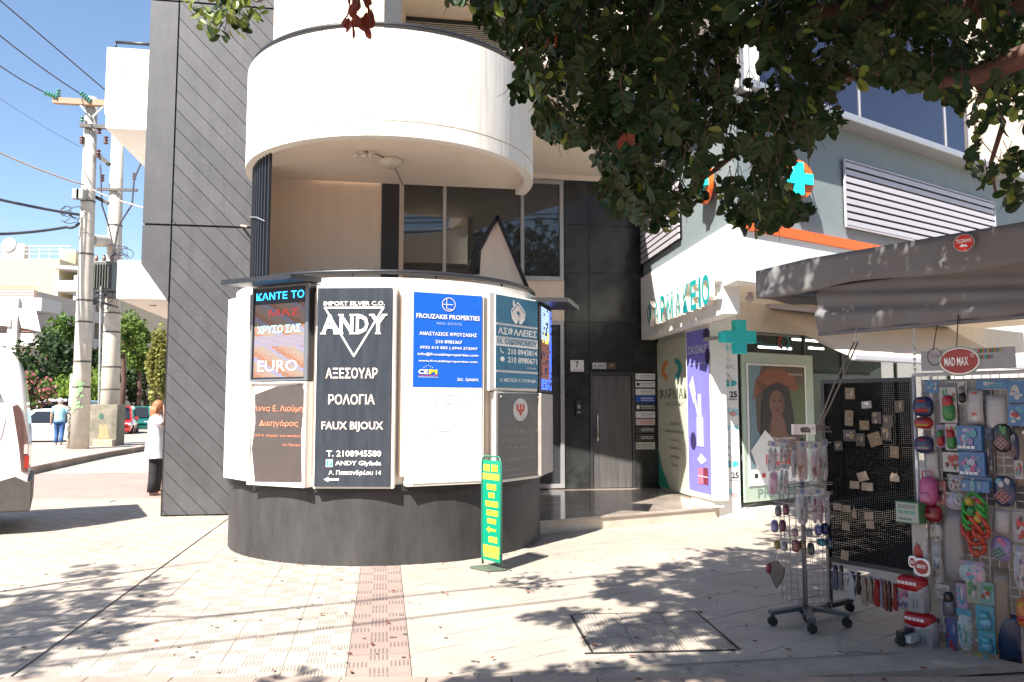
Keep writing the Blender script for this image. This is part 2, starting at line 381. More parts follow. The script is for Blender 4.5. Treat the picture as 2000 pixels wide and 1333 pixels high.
# right paving laid on the diagonal
E1 = V(.829, .559, 0); E2 = V(-.559, .829, 0); TR = .25
rp = struct(MB().prism([tuple((S0+B*a+A*b).xy) for a, b in ((.392, -.42), (7.4, -.42), (7.4, 10), (.392, 10))], -.06, -.012), 'plaza', grout)
cR = (S0+B*.392); kR = cR.dot(B); kY = (S0+A*(-.1)).dot(A)
MH = [gz(1122, 1200), gz(1375, 1195), gz(1430, 1272), gz(1145, 1280)]; mhc = sum(MH, V(0, 0, 0))/4
cs = []
for i in range(-30, 60):
    for j in range(-30, 60):
        c = V(1.5, 7.5, 0) + E1*(i*TR) + E2*(j*TR)
        d1 = c.dot(B)-kR; d2 = c.dot(A)-kY
        if d1 < -.18 or d2 < -.18 or c.x > 6.5 or c.y > 13.5 or incirc(c, 1.6): continue
        if c.y > 10.3+.62*(c.x-.35) + 1.5: continue
        h = (TR-.004)/2; sq = [tuple((c+E1*a*h+E2*b*h).xy) for a, b in ((-1, -1), (1, -1), (1, 1), (-1, 1))]
        if d1 < .2 or d2 < .2:
            q = clip(sq, B.x, B.y, kR+.002); q = clip(q, A.x, A.y, kY) if q else q
            if len(q) < 3: continue
            cs.append((c, q))
        else: cs.append((c, None))
lay(rp, None, tile_plain, TR, E1, E2, cells=cs)
# kerb along the near road
kb = struct(MB().prism([(-9, 4.80), (8, 4.80), (8, 4.84), (-9, 4.84)], -.1, -.02), 'kerb', kerb_stone)
for i in range(-16, 16):
    MB().box(V(i*.5+.25, 4.70, -.05), (.494, .30, .108+random.random()*.003), kerb_stone).build('kerb_stone', None, kb, bevel=.008)
# service hatch set in the plaza
mh = thing('service_hatch', 'tiled square hatch cover set flush in the plaza floor before the black display stands', 'hatch', (mhc.x, mhc.y, 0))
ux = (MH[1]-MH[0]).normalized(); uy = (MH[0]-MH[3]).normalized(); wx = .98; wy = .96
f = MB()
for q, a, b in ((mhc-uy*wy/2, wx, 0), (mhc+uy*wy/2, wx, 0)): f.box(q+V(0, 0, .0), (wx+.03, .018, .012), rubber, rz=math.atan2(ux.y, ux.x))
for q in (mhc-ux*wx/2, mhc+ux*wx/2): f.box(q, (.018, wy-.02, .0125), rubber, rz=math.atan2(ux.y, ux.x))
f.build('hatch_frame', rubber, mh)
hm = tile_mat('hatch_tile', (.36, .31, .265), 6, .7, 2)
for i in range(3):
    for j in range(3):
        o = MB().box((0, 0, 0), (wx/3-.012, wy/3-.012, .010)).build('tile', hm, mh)
        uvl = o.data.uv_layers.new(name='UVMap')
        for lo in o.data.loops:
            v = o.data.vertices[lo.vertex_index].co; uvl.data[lo.index].uv = (v.x/.32+.5, v.y/.32+.5)
        o.matrix_parent_inverse = Matrix(); o.location = ux*((i-1)*wx/3)+uy*((j-1)*wy/3)+V(0, 0, .001); o.rotation_euler = (0, 0, math.atan2(ux.y, ux.x))
# traffic island far left
isl = [gz(65, 925).xy, gz(140, 908).xy, gz(210, 893).xy, gz(285, 880).xy, V(-17, 42), V(-60, 60), V(-60, 22)]
struct(MB().prism([tuple(p) for p in isl], -.02, .14), 'far_pavement', tile_plain)
kk = MB()
for a, b in ((gz(55, 928), gz(65, 925)), (isl[0], isl[1]), (isl[1], isl[2]), (isl[2], isl[3]), (isl[3], isl[4])):
    a = Vector(a[:2]); b = Vector(b[:2]); n = max(1, int((b-a).length/1.0))
    for i in range(n): kk.slab(a+(b-a)*(i+.01)/n, a+(b-a)*(i+.99)/n, -.03, .17, .22)
struct(kk, 'far_kerb', mat('kerb_worn', (.42, .32, .26), .85, var=.15, scale=3))

# ---------------------------------------------------------------- the apartment building
apt = thing('apartment_building', 'dark boarded and cream building with a round white balcony over the sign drum', 'building', (-1.5, 10, 0))
def pl(P0, s, z, off=0.): return Vector((P0[0], P0[1], 0)) + B*s + V(0, 0, z) - A*off
def plpoly(P0, poly, th, m, name, parent=apt, off=0., bevel=0., mb=None):
    """extrude a polygon given in (s, z) of the building plane through P0; front face stands off metres proud"""
    n = len(poly); q = mb or MB(); k = [pl(P0, s, z, off) for s, z in poly] + [pl(P0, s, z, off-th) for s, z in poly]
    q.add(k, [tuple(range(n)), tuple(reversed(range(n, 2*n)))] + [((i+1) % n, i, n+i, n+(i+1) % n) for i in range(n)], m)
    if mb is None: return q.build(name, None, parent, bevel=bevel)
def sz(P0, px, py): P = onp(px, py, P0, B); return ((P-Vector((P0[0], P0[1], 0))).dot(B), P.z)
# boarded wall
sL = sz(P_DARK, 345, 200)[0]-.01; sE = sz(P_DARK, 283, 320)[0]; sR = 1.9
plpoly(P_DARK, [(sL-.02, 0), (sR, 0), (sR, 9.2), (sE+.02, 9.2), (sE+.02, 3.72), (sL-.02, 3.16)], 2.6, black_mat, 'wall_core', off=-.03)
zs = [(0.02, 4.285), (4.315, 7.76), (7.79, 9.2)]
PIT = .285
for z0, z1 in zs:
    for k in range(-10, 45):
        c0 = k*PIT-.12
        q = [(sL+.012, z0), (sR, z0), (sR, z1), (sL+.012, z1)]
        q = clip(q, 1.03, 1, c0+.006)
        if q: q = clip(q, -1.03, -1, -(c0+PIT-.006))
        if len(q) < 3: continue
        plpoly(P_DARK, q, .026, board_dark, 'plank', off=random.random()*.003)
plpoly(P_DARK, [(sE, 3.70), (sL-.012, 3.14), (sL-.012, 4.285), (sE, 4.285)], .03, board_dark, 'panel')
plpoly(P_DARK, [(sE, 4.315), (sL-.012, 4.315), (sL-.012, 7.76), (sE, 7.76)], .03, board_dark, 'panel')
plpoly(P_DARK, [(sE, 7.79), (sL-.012, 7.79), (sL-.012, 9.2), (sE, 9.2)], .03, board_dark, 'panel')
# cream middle wall, dark pillar, slabs
w0 = sz(P_WALL, 528, 300)[0]; w1 = sz(P_WALL, 745, 400)[0]; w2 = sz(P_WALL, 780, 400)[0]
plpoly(P_WALL, [(w0, .0), (w1, .0), (w1, 9.6), (w0, 9.6)], .22, cream_wall, 'wall')
plpoly(P_WALL, [(w1+.003, 0), (w2, 0), (w2, 9.6), (w1+.003, 9.6)], .20, mat('charcoal_pillar', (.03, .03, .034), .5), 'pillar', off=.012)
MB().slab(pl(P_WALL, w1-.1, 0, -.22), pl(P_FAC, -3.2, 0), 0, 9.6, .1, cream_wall).build('return_wall', None, apt)
f0 = sz(P_FAC, 1101, 400)[0]; fW = -3.4
# facade wall pieces round the openings
z_s, z_m, z_b = 3.80, 3.09, 5.60
plpoly(P_FAC, [(fW, z_m), (f0, z_m), (f0, z_s), (fW, z_s)], .2, cream_wall, 'wall_band', off=.0)
plpoly(P_FAC, [(fW, 5.62), (4.0, 5.62), (4.0, 5.95), (fW, 5.95)], .3, cream_wall, 'lintel', off=0)
def window(P0, s0, s1, z0, z1, mull, parent=apt, fw=.07, m=alu, gm=None, blind=0.):
    gm = gm or glass_dark; wf = MB()
    for a, b, c, d in ((s0, s1, z0, z0+fw), (s0, s1, z1-fw, z1), (s0, s0+fw, z0+fw, z1-fw), (s1-fw, s1, z0+fw, z1-fw)): plpoly(P0, [(a, c), (b, c), (b, d), (a, d)], .09, m, '', mb=wf, off=.03)
    for s in mull: plpoly(P0, [(s-.03, z0+fw), (s+.03, z0+fw), (s+.03, z1-fw), (s-.03, z1-fw)], .08, m, '', mb=wf, off=.025)
    o = wf.build('window', None, parent, bevel=.004)
    e = [s0+fw]+[x for s in mull for x in (s-.03, s+.03)]+[s1-fw]
    for a, b in zip(e[::2], e[1::2]): plpoly(P0, [(a, z0+fw), (b, z0+fw), (b, z1-fw), (a, z1-fw)], .012, gm, 'pane', o, off=-.02)
    if blind:
        bm = mat('roller_blind', (.34, .33, .27), .8); plpoly(P0, [(s0+fw, z1-fw-blind), (s1-fw, z1-fw-blind), (s1-fw, z1-fw), (s0+fw, z1-fw)], .01, bm, 'blind', o, off=-.10)
    return o
m1 = sz(P_FAC, 868, 450)[0]; m2 = sz(P_FAC, 1020, 450)[0]
window(P_FAC, sz(P_FAC, 690, 450)[0], f0-.01, z_s, z_b, [m1, m2], blind=.35)
window(P_FAC, fW, f0-.01, .19, z_m-.003, [-1.9, -.9], blind=0.)
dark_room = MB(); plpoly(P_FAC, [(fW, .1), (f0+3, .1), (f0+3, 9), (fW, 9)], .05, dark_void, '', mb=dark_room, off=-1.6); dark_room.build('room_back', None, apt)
# stone facing: one slab per piece
def st(px0, px1, py0, py1): 
    a = sz(P_FAC, px0, (py0+py1)/2)[0]; b = sz(P_FAC, px1, (py0+py1)/2)[0]; m = (px0+px1)/2
    return a, b, sz(P_FAC, m, py1)[1], sz(P_FAC, m, py0)[1]
xs = [sz(P_FAC, x, 600)[0] for x in (1103, 1150, 1237)] + [sz(P_FAC, 1283, 900)[0]]
zr = [.172] + [sz(P_FAC, 1130, y)[1] for y in (839, 727, 629.6, 533.7, 439.5)] + [5.615]
MB().add([pl(P_FAC, xs[0]-.0, .15, -.03), pl(P_FAC, xs[3]+1.2, .15, -.03), pl(P_FAC, xs[3]+1.2, 5.62, -.03), pl(P_FAC, xs[0], 5.62, -.03)], [(0, 1, 2, 3)], mat('stone_joint', (.16, .16, .15), .9)).build('stone_backing', None, apt)
for i in range(3):
    x1 = xs[i+1] if i < 2 else xs[3]+1.0
    for j in range(6):
        if i == 1 and j < 2: continue
        o = plpoly(P_FAC, [(xs[i]+.004, zr[j]+.004), (x1-.004, zr[j]+.004), (x1-.004, zr[j+1]-.004), (xs[i]+.004, zr[j+1]-.004)], .028, stone_black, 'stone_slab', off=random.random()*.004, bevel=.002)
# entrance door
dz = sz(P_FAC, 1195, 733)[1]
dr = MB(); 
for a, b, c, d in ((xs[1]+.004, xs[1]+.05, .172, dz), (xs[2]-.05, xs[2]-.004, .172, dz), (xs[1]+.004, xs[2]-.004, dz, zr[2]-.002)): plpoly(P_FAC, [(a, c), (b, c), (b, d), (a, d)], .06, mat('door_frame_steel', (.07, .07, .075), .35, .5), '', mb=dr, off=.02)
dr.build('door_frame', None, apt)
door = plpoly(P_FAC, [(xs[1]+.055, .18), (xs[2]-.055, .18), (xs[2]-.055, dz-.006), (xs[1]+.055, dz-.006)], .05, mat('door_grain', (.105, .10, .10), .42, .2, var=.25, scale=3, stretch=(7, 7, .4)), 'door', off=-.01, bevel=.003)
hs = sz(P_FAC, 1166, 840)[0]; q = MB(); q.tube([pl(P_FAC, hs, 1.0, .06), pl(P_FAC, hs, 1.47, .06)], .014, chrome)
for z in (1.05, 1.42): q.tube([pl(P_FAC, hs, z, .06), pl(P_FAC, hs, z, -.01)], .008, chrome)
q.build('handle', None, door, smooth=True)
fr = planefr(P_FAC, B, 1124, 783, 1136, 812, .015); q = MB(); fr.box(q, 0, 0, 1, 1, .03, mat('intercom_black', (.02, .02, .02), .3)); fr.ell(q, .5, .6, .2, .14, steel, .033); fr.rect(q, .25, .15, .75, .3, flat('grey_print', (.3, .3, .3)), .033); q.build('intercom', None, apt)
# overhanging slab beside the round balcony and the storey above
sf = [V(.0, 9.05, 0), V(.5, 9.13, 0), V(2.1, 13.8, 0), V(-2.0, 13.2, 0), V(-1.75, 10.55, 0), V(-1.4, 10.4, 0), V(.0, 10.4, 0)]
MB().prism([p.xy for p in sf], 5.64, 5.90, cream_soffit).build('balcony_slab', None, apt)
plpoly(P_FAC, [(fW, 8.42), (4, 8.42), (4, 9.7), (fW, 9.7)], .3, cream_wall, 'upper_lintel', off=.0)
MB().prism([(-1.75, 10.56), (.9, 10.98), (.6, 14), (-2.4, 13.5)], 8.47, 8.75, cream_soffit).build('upper_soffit', None, apt)
uw = window(P_FAC, fW, 2.2, 5.97, 8.41, [-1.9, -.25, 1.0], m=black_metal)
bl = MB(); bm_ = mat('blind_slat', (.48, .47, .40), .6)
for k in range(30):
    z = 8.30-k*.035; bl.bar(pl(P_FAC, fW+.1, z, .06), pl(P_FAC, 2.1, z, .06), .028, .006, bm_)
bl.build('blind_slats', None, uw)
# round balcony
def arc_pts(R, off=.0, n=72):
    out = []
    for i in range(n+1):
        a = math.radians(-200+220*i/n); p = RC + V(R*math.cos(a), R*math.sin(a), 0)
        if (p-Vector((P_WALL[0], P_WALL[1], 0))).dot(A) < off: out.append(p)
    return out
def shell(R0, R1, z0, z1, m, n=72, a0=None, off=-.0, full=False):
    if full: po = [RC+V(R0*math.cos(2*math.pi*i/n), R0*math.sin(2*math.pi*i/n), 0) for i in range(n)]; k = n
    else: po = arc_pts(R0, off, n); k = len(po)-1
    pi_ = [RC+(p-RC).normalized()*R1 for p in po]; mb = MB(); n_ = len(po)
    vs = [p+V(0, 0, z) for z in (z0, z1) for p in po]+[p+V(0, 0, z) for z in (z0, z1) for p in pi_]
    fs = []
    for i in range(k):
        j = (i+1) % n_
        fs += [(i, j, n_+j, n_+i), (2*n_+j, 2*n_+i, 3*n_+i, 3*n_+j), (n_+i, n_+j, 3*n_+j, 3*n_+i), (j, i, 2*n_+i, 2*n_+j)]
    if not full: fs += [(0, n_, 3*n_, 2*n_), (n_-1, 3*n_-1, 4*n_-1, 2*n_-1)]
    return mb.add(vs, fs, m)
def smooth_ang(o, a=.6):
    o.data.polygons.foreach_set('use_smooth', [True]*len(o.data.polygons))
    o.data.set_sharp_from_angle(angle=a); return o
RB = 1.80
bp_ = smooth_ang(shell(RB, RB-.12, 4.635, 5.64, balc_white, 90).build('balcony_parapet', None, apt))
smooth_ang(shell(RB, RB-.12, 4.46, 4.617, balc_white, 90).build('balcony_rim', None, apt))
smooth_ang(shell(RB-.015, RB-.1, 4.61, 4.64, balc_white, 90).build('shadow_gap', None, apt))
MB().prism([p.xy for p in arc_pts(RB-.11)], 4.535, 4.62, cream_soffit).build('balcony_floor', None, apt)
rl = MB(); rl.tube([p+V(0, 0, 5.705) for p in arc_pts(RB-.05)], .03, black_metal)
for p in arc_pts(RB-.05)[::6]: rl.tube([p+V(0, 0, 5.62), p+V(0, 0, 5.70)], .014, black_metal, 6)
rl.build('balcony_rail', None, bp_, smooth=True)
MB().slab(pl(P_WALL, w0+.05, 0, .62), pl(P_WALL, w0+.0, 0, .003), 2.62, 4.53, .05, cream_wall).build('side_screen', None, apt)
# bars and broken edge strip at the balcony's left side
an0 = circ_ang(487, 1.72); an1 = circ_ang(524, 1.72)
for i in range(24):  # extra bars carried back towards the wall, added to block sunlight
    a = math.radians(-200)+i*math.radians(2.8); p = RC+V(1.70*math.cos(a), 1.70*math.sin(a), 0)
    r_ = MB().box((p.x, p.y, 3.68), (.035, .022, 1.72), black_metal, rz=a); r_.build('bar', None, apt)
MB().tube([RC+V(1.74*math.cos(a), 1.74*math.sin(a), 3.75+.1*math.sin(k)) for k, a in enumerate([math.radians(-180+q) for q in (0, 12, 24, 36, 44)])], .008, steel, 6).build('bar_tie', None, apt)
# soffit lamp and little spot
L0 = at(762, 328, 9.25); lamp = thing('ceiling_lamp', 'round white ceiling lamp under the round balcony', 'lamp', (L0.x, L0.y, 4.535))
q = MB(); q.tube([(L0.x, L0.y, z) for z in (4.534, 4.50, 4.485, 4.475)], [.125, .135, .135, .12], mat('lamp_white', (.62, .60, .52), .4), 24); q.build('lamp_base', None, lamp, smooth=True)
q = MB(); q.ball((L0.x, L0.y, 4.47), .115, mat('frosted_glass', (.55, .53, .44), .25), 24, 8, (1, 1, .42)); q.build('lamp_shade', None, lamp, smooth=True)
for sx_, nm in ((706, 'small twin spotlight with loose wire under the round balcony'), (726, 'little white sensor hanging beside the twin spotlight')):
    p = at(sx_, 294, 8.95); t_ = thing('spotlight' if sx_ == 706 else 'sensor', nm, 'spotlight' if sx_ == 706 else 'sensor', (p.x, p.y, 4.535))
    q = MB(); q.box((p.x, p.y, 4.515), (.07, .05, .036), lamp.children[0].data.materials[0]); q.build('base', None, t_, bevel=.005)
    q = MB()
    for d in ((-.04, .04) if sx_ == 706 else (0,)): q.tube([(p.x+d, p.y-.01, 4.50), (p.x+d*1.3, p.y-.05, 4.455)], [.02, .03], lamp.children[0].data.materials[0], 12)
    q.build('lamp_head', None, t_, smooth=True)
p = at(706, 294, 8.95); tag(MB().tube([(p.x+.05, p.y, 4.525), (p.x+.17, p.y+.05, 4.51), (L0.x-.05, L0.y-.1, 4.52), (L0.x, L0.y, 4.525), (L0.x+.02, L0.y+.35, 4.50), (L0.x+.0, L0.y+1.1, 4.522)], .006, rubber, 6).build('cable'), 'thin cable running across the soffit from the twin spotlight past the round lamp', 'cable')
# drum: plinth, sign backing and rail
smooth_ang(shell(1.88, 1.6, -.03, .80, dark_render, 96, full=True).build('drum_plinth', None, apt))
db = smooth_ang(shell(1.86, 1.74, .802, 2.93, white_paint, 96, full=True).build('drum_parapet', None, apt))
MB().prism([(RC.x+1.75*math.cos(i*math.pi/24), RC.y+1.75*math.sin(i*math.pi/24)) for i in range(48)], 2.5, 2.6, dark_render).build('drum_floor', None, apt)
q = MB(); cc = [RC+V(1.80*math.cos(a), 1.80*math.sin(a), 3.0) for a in [math.radians(-185+200*i/64) for i in range(65)]]
q.tube(cc, .028, black_metal)
for p in cc[2::9]: q.tube([p-V(0, 0, .09), p], .013, black_metal, 6)
q.build('drum_rail', None, db, smooth=True)
# scalloped black strip standing in for the shadow under the signs
fl = MB()
for i in range(90):
    a = math.radians(-180+180*i/90); b = math.radians(-180+180*(i+1)/90); f_ = lambda t: .70+.045*abs(math.sin(t*5.5))
    P = [RC+V(1.905*math.cos(a), 1.905*math.sin(a), f_(a)), RC+V(1.905*math.cos(b), 1.905*math.sin(b), f_(b)), RC+V(1.905*math.cos(b), 1.905*math.sin(b), .80), RC+V(1.905*math.cos(a), 1.905*math.sin(a), .80)]
    fl.add(P, [(0, 1, 2, 3)], black_mat)
o = fl.build('shadow_scallops', None, apt); so = o.modifiers.new('s', 'SOLIDIFY'); so.thickness = .004
# gabled board behind the rail
tri = thing('gabled_hood', 'open beige gabled hood with black edges rising behind the drum rail', 'hood', (-.1, 9.5, 2.6))
T = [at(973, 425, 10.0), at(1026, 565, 10.0), at(935, 565, 10.0), at(940, 490, 10.0)]; bk = V(-.10, .35, -.10)
q = MB(); n_ = len(T); q.add([t for t in T]+[t+V(.02, .04, 0) for t in T], [tuple(range(n_)), tuple(reversed(range(n_, 2*n_)))]+[((i+1) % n_, i, n_+i, n_+(i+1) % n_) for i in range(n_)], cream_wall); q.build('board', None, tri)
q = MB(); q.bar(T[0]+V(-.01, -.02, .01), T[1]+V(.03, -.02, 0), .035, .05, black_metal); q.bar(T[0]+V(0, -.02, .01), at(922, 500, 10.0)+V(0, -.02, 0), .035, .05, black_metal); q.bar(at(922, 495, 10.0), at(922, 540, 10.0), .03, .03, black_metal)
q.add([T[0], at(922, 500, 10.0), at(922, 500, 10.0)+bk, T[0]+bk], [(0, 1, 2, 3)], black_metal); q.build('edging', None, tri)
# side balcony and low canopy on the left
def lbox(px, pyt, pyb, Y, wd, dp, m):
    a = at(px, pyt, Y); b = at(px, pyb, Y); mb = MB(); p0 = Vector((a.x, a.y, 0))
    mb.prism([p0.xy, (p0+B*wd).xy, (p0+B*wd+A*dp).xy, (p0+A*dp).xy], b.z, a.z, m); return mb, p0, b.z, a.z
mb, p0, zb, zt = lbox(209, 92, 222, 12.9, 1.0, 4.5, white_paint); mb.mats = []; mb.m = [0]*len(mb.f)
sb = MB(); 
for k in range(3): sb.prism([(p0+B*(.325*k+.004*(k > 0))).xy, (p0+B*(.325*k+.318)).xy, (p0+B*(.325*k+.318)+A*.12).xy, (p0+B*(.325*k+.004*(k > 0))+A*.12).xy], zb, zt, white_paint)
sb.prism([(p0+A*.12).xy, (p0+B*.12+A*.12).xy, (p0+B*.12+A*4.5).xy, (p0+A*4.5).xy], zb, zt, white_paint)
sb.build('side_balcony', None, apt, bevel=.006)
mb, q0, zb2, zt2 = lbox(207, 224, 250, 12.88, 1.2, 4.6, white_paint); mb.build('side_balcony_slab', None, apt)
q = MB(); q.tube([p0+B*.12+A*.06+V(0, 0, zt+.12), p0+B*1.0+A*.06+V(0, 0, zt+.12)], .028, black_metal); q.tube([p0+B*.12+A*.06+V(0, 0, zt), p0+B*.12+A*.06+V(0, 0, zt+.12)], .015, black_metal); q.build('side_balcony_rail', None, apt, smooth=True)
mb, c0, zb3, zt3 = lbox(230, 508, 583, 13.4, 2.5, 6, white_paint); mb.build('low_canopy', None, apt)
for k in range(3): MB().tube([c0+B*(.35+.3*k)+A*.9+V(0, 0, zb3+.002), c0+B*(.35+.3*k)+A*.9+V(0, 0, zb3-.012)], .06, mat('downlight', (.3, .26, .2), .4), 16).build('downlight', None, apt)
# raised marble landing with steps
lp = [V(.30, 10.06), V(3.12, 11.62), V(3.0, 14.4), V(-2.6, 13.6), V(-1.6, 10.6), V(-.2, 10.6)]
ld = struct(MB().prism([tuple(p) for p in lp], -.02, .136), 'landing', mat('marble_side', (.52, .44, .36), .4, var=.2, scale=4))
e0 = V(.30, 10.06); e1 = V(3.12, 11.62); ed = (e1-e0).normalized(); en = V(-ed.y, ed.x)
for k in range(3):
    a = e0+ed*(k*1.075)-en*.02; b = e0+ed*(k*1.075+1.069)-en*.02
    MB().prism([tuple(a), tuple(b), tuple(b+en*.34), tuple(a+en*.34)], .137, .17, marble).build('step_slab', None, ld, bevel=.004)
big = [tuple(e0+en*.325), tuple(e1+en*.325), (3.0, 14.4), (-2.6, 13.6), (-1.6, 10.6), (-.2, 10.6)]
for i in range(-3, 7):
    for j in range(0, 6):
        o0 = V(.3, 10.4)+ed*(i*.62)+en*(j*.62)
        qd = [tuple(o0), tuple(o0+ed*.617), tuple(o0+ed*.617+en*.617), tuple(o0+en*.617)]
        for k in range(len(big)):
            a = V(*big[k]); b = V(*big[(k+1) % len(big)]); d = b-a; n2 = V(-d.y, d.x)
            if qd: qd = clip(qd, n2.x, n2.y, n2.dot(a)) if (k != 4) else qd
        if len(qd) > 2: MB().prism(qd, .137, .168+random.random()*.001, marble).build('marble_slab', None, ld)
# ---------------------------------------------------------------- signs round the drum
W_ = flat('print_white', (.78, .77, .74)); K_ = flat('print_black', (.02, .02, .025)); R_ = flat('print_red', (.55, .04, .03)); CR = flat('print_cream', (.72, .62, .56))
def drum_pt(a, R=2.0): return V(RC.x+R*math.cos(a), RC.y+R*math.sin(a), 0)
def board(name, label, cat, aL, aR, z0, z1, th=.13, fm=None, group=None, R=2.0, frame=.02, body='case'):
    a = drum_pt(aL, R); b = drum_pt(aR, R); e = b-a; fr = Fr((a.x, a.y, z0), e, e.length, z1-z0)
    m = (a+b)/2; t = thing(name, label, cat, (m.x, m.y, z0), group)
    q = MB(); fr.box(q, 0, 0, 1, 1, th, fm or white_paint, off=-th); q.build(body, None, t, bevel=.004)
    return t, fr
AN = lambda px: circ_ang(px, 2.0)
GS = 'advertising boards fixed round the drum'
zB, zT = .80, 2.835
# far left white box sign
a2 = AN(483); t, fr = board('wall_sign', 'white box sign with a grey upper panel, leftmost on the drum beside the boarded wall', 'sign', a2-.30, a2-.0, .81, 2.80, .2, group=GS)
q = MB(); fr.box(q, .05, .36, .93, .97, .006, flat('sign_grey', (.34, .34, .35))); 
for v, u0, u1, h in ((.86, .12, .85, .025), (.80, .22, .8, .025), (.70, .12, .6, .018), (.60, .14, .7, .012), (.56, .2, .5, .012), (.44, .6, .85, .012)):
    n_ = int((u1-u0)/.07)
    for k in range(n_): fr.rect(q, u0+k*.07, v-h/2, u0+k*.07+.05, v+h/2, W_, .009)
q.build('printed_panel', None, t)
# LED display with hood
aL, aR = AN(487)+.01, AN(601); zs_ = 1.86
def hood(t, fr, z, dep, m, over=.06):
    q = MB(); P = [fr.p(-over, 1, -.1), fr.p(1+over, 1, -.1), fr.p(1+over, 1, dep)-V(0, 0, .02), fr.p(-over*1.6, 1, dep)-V(0, 0, .02)]
    q.add([p+V(0, 0, z+.05) for p in P]+[p+V(0, 0, z) for p in P], [(0, 1, 2, 3), (7, 6, 5, 4), (0, 4, 5, 1), (1, 5, 6, 2), (2, 6, 7, 3), (3, 7, 4, 0)], m); q.build('hood', None, t)
def led(px_mat, rgb, e): return flat(px_mat, rgb, .4, emit=e)
t, fr = board('led_display', 'scrolling light display with blue lettering under a black hood at the left of the drum', 'display', aL, aR, zs_, 2.86, .16, black_metal, GS)
hood(t, fr, .012, .36, black_metal, .08)
q = MB(); random.seed(3)
oc = [led('led_orange', (.24, .12, .075), .05), led('led_pink', (.26, .165, .13), .05), led('led_pale', (.24, .19, .155), .05), led('led_lilac', (.20, .19, .28), .05)]
fr.rect(q, .03, .03, .94, .97, flat('led_black', (.03, .035, .05)))
N_ = 60
for i in range(N_):
    v0 = .04+.77*i/N_; v1 = v0+.77/N_*.86
    for k in range(14):
        u0 = .045+.88*k/14; ph_ = (i*.55+k*1.1) % 9; c = oc[0] if ph_ < 2.2 else oc[1] if ph_ < 4.5 else oc[2] if ph_ < 7 else oc[3]
        if 24 < i < 34: c = oc[3] if (i+k) % 3 else oc[2]
        fr.rect(q, u0, v0, u0+.88/14*1.0, v1, c, .006)
q.build('led_panel', None, t); q = MB(); bl_ = led('led_blue', (.03, .42, .95), 1.2)
fr.text(q, 'ΚΑΝΤΕ ΤΟ', .07, .91, .855, .935, bl_, .010, .012)
fr.text(q, 'ΧΡΥΣΟ ΣΑΣ', .10, .86, .50, .585, led('led_cyan', (.25, .62, .62), .3), .010, .014)
fr.text(q, 'ΜΑΣ', .30, .84, .68, .75, led('led_red', (.55, .06, .05), .2), .010, .01)
fr.text(q, 'EURO', .12, .82, .10, .215, led('led_white', (.80, .74, .68), .3), .010, .0)
q.build('lettering', None, t)
fr2 = fr; q = MB()
for a_, b_, c_, d_ in ((0, 0, 1, .02), (0, .98, 1, 1), (0, .02, .025, .98), (.945, .02, 1, .98)): fr.box(q, a_, b_, c_, d_, .02, mat('led_case', (.16, .17, .19), .35, .4))
q.build('bezel', None, t)
t, fr = board('wall_sign', 'brown plaque sign with copper lettering and curling white edges, below the light display', 'sign', aL, aR, zB-.02, zs_-.01, .15, None, GS)
q = MB(); bw = mat('sign_brown', (.066, .052, .049), .4, var=.1)
fr.poly(q, [(.12, .03), (.93, .05), (.90, .5), (.95, .90), (.90, .975), (.45, .955), (.08, .88), (.10, .6), (.05, .35)], bw, .007)
q.build('plaque', None, t); q = MB(); cu_ = flat('copper_print', (.62, .22, .13))
fr.text(q, 'Άννα Ε. Λιούμη', .07, .93, .70, .775, cu_, .012, .012)
fr.text(q, 'Δικηγόρος', .18, .86, .56, .63, cu_, .012, .012)
fr.text(q, 'Ω.Ρ.Λ. Ιατρός του παιδιού', .10, .92, .465, .495, cu_, .012, .005)
fr.text(q, '1ος Όροφος', .60, .92, .38, .41, cu_, .012, .004); q.build('lettering', None, t)
q = MB(); fr.box(q, 0, -.0, .035, 1, .03, white_paint, .0); fr.box(q, .965, 0, 1, 1, .03, white_paint, .0); fr.box(q, .035, 0, .965, .02, .028, white_paint); fr.box(q, .035, .985, .965, 1, .028, white_paint); q.build('frame', None, t, bevel=.004)
# tall dark accessory sign
nv = mat('sign_slate', (.030, .037, .049), .35, var=.25, scale=5, stretch=(4, 4, .5))
t, fr = board('wall_sign', 'tall slate sign with white triangle and jewellery lettering in the middle of the drum', 'sign', AN(614), AN(770), zB-.025, zT, .13, None, GS)
q = MB(); fr.box(q, .02, .01, .96, .985, .02, nv); q.build('face', None, t, bevel=.003)
q = MB()
def serif(fr, mb, s, u0, u1, v0, v1, m, off=.026, bold=.03):
    """heavier letters with small slab serifs at the feet and heads of the strokes"""
    fr.text(mb, s, u0, u1, v0, v1, m, off, bold)
fr.text(q, 'IMPORT SILVER C.O.', .10, .87, .895, .917, W_, .024, .02)
for k in range(3): pass
fr.line(q, [(.115, .885), (.855, .885), (.49, .645), (.115, .885)], .018, W_, .024)
sl = lambda u, v, w_: fr.rect(q, u-w_, v, u+w_, v+.008, W_, .027)
an_b = dict(A=(.08, .285), N=(.31, .475), D=(.515, .665), Y=(.69, .89))
for ch, (x0, x1) in an_b.items():
    fr.text(q, ch, x0-.004, x1+.004, .757, .85, W_, .027, .035); fr.text(q, ch, x0+.008, x1-.008, .762, .846, CR, .029, .0)
    for u in {'A': (x0+.02, x1-.02), 'N': (x0+.01, x1-.01), 'D': (x0+.01,), 'Y': ((x0+x1)/2,)}[ch]: sl(u, .753, .035)
    for u in {'A': (), 'N': (x0+.01, x1-.01), 'D': (x0+.01,), 'Y': (x0+.02, x1-.02)}[ch]: sl(u, .845, .035)
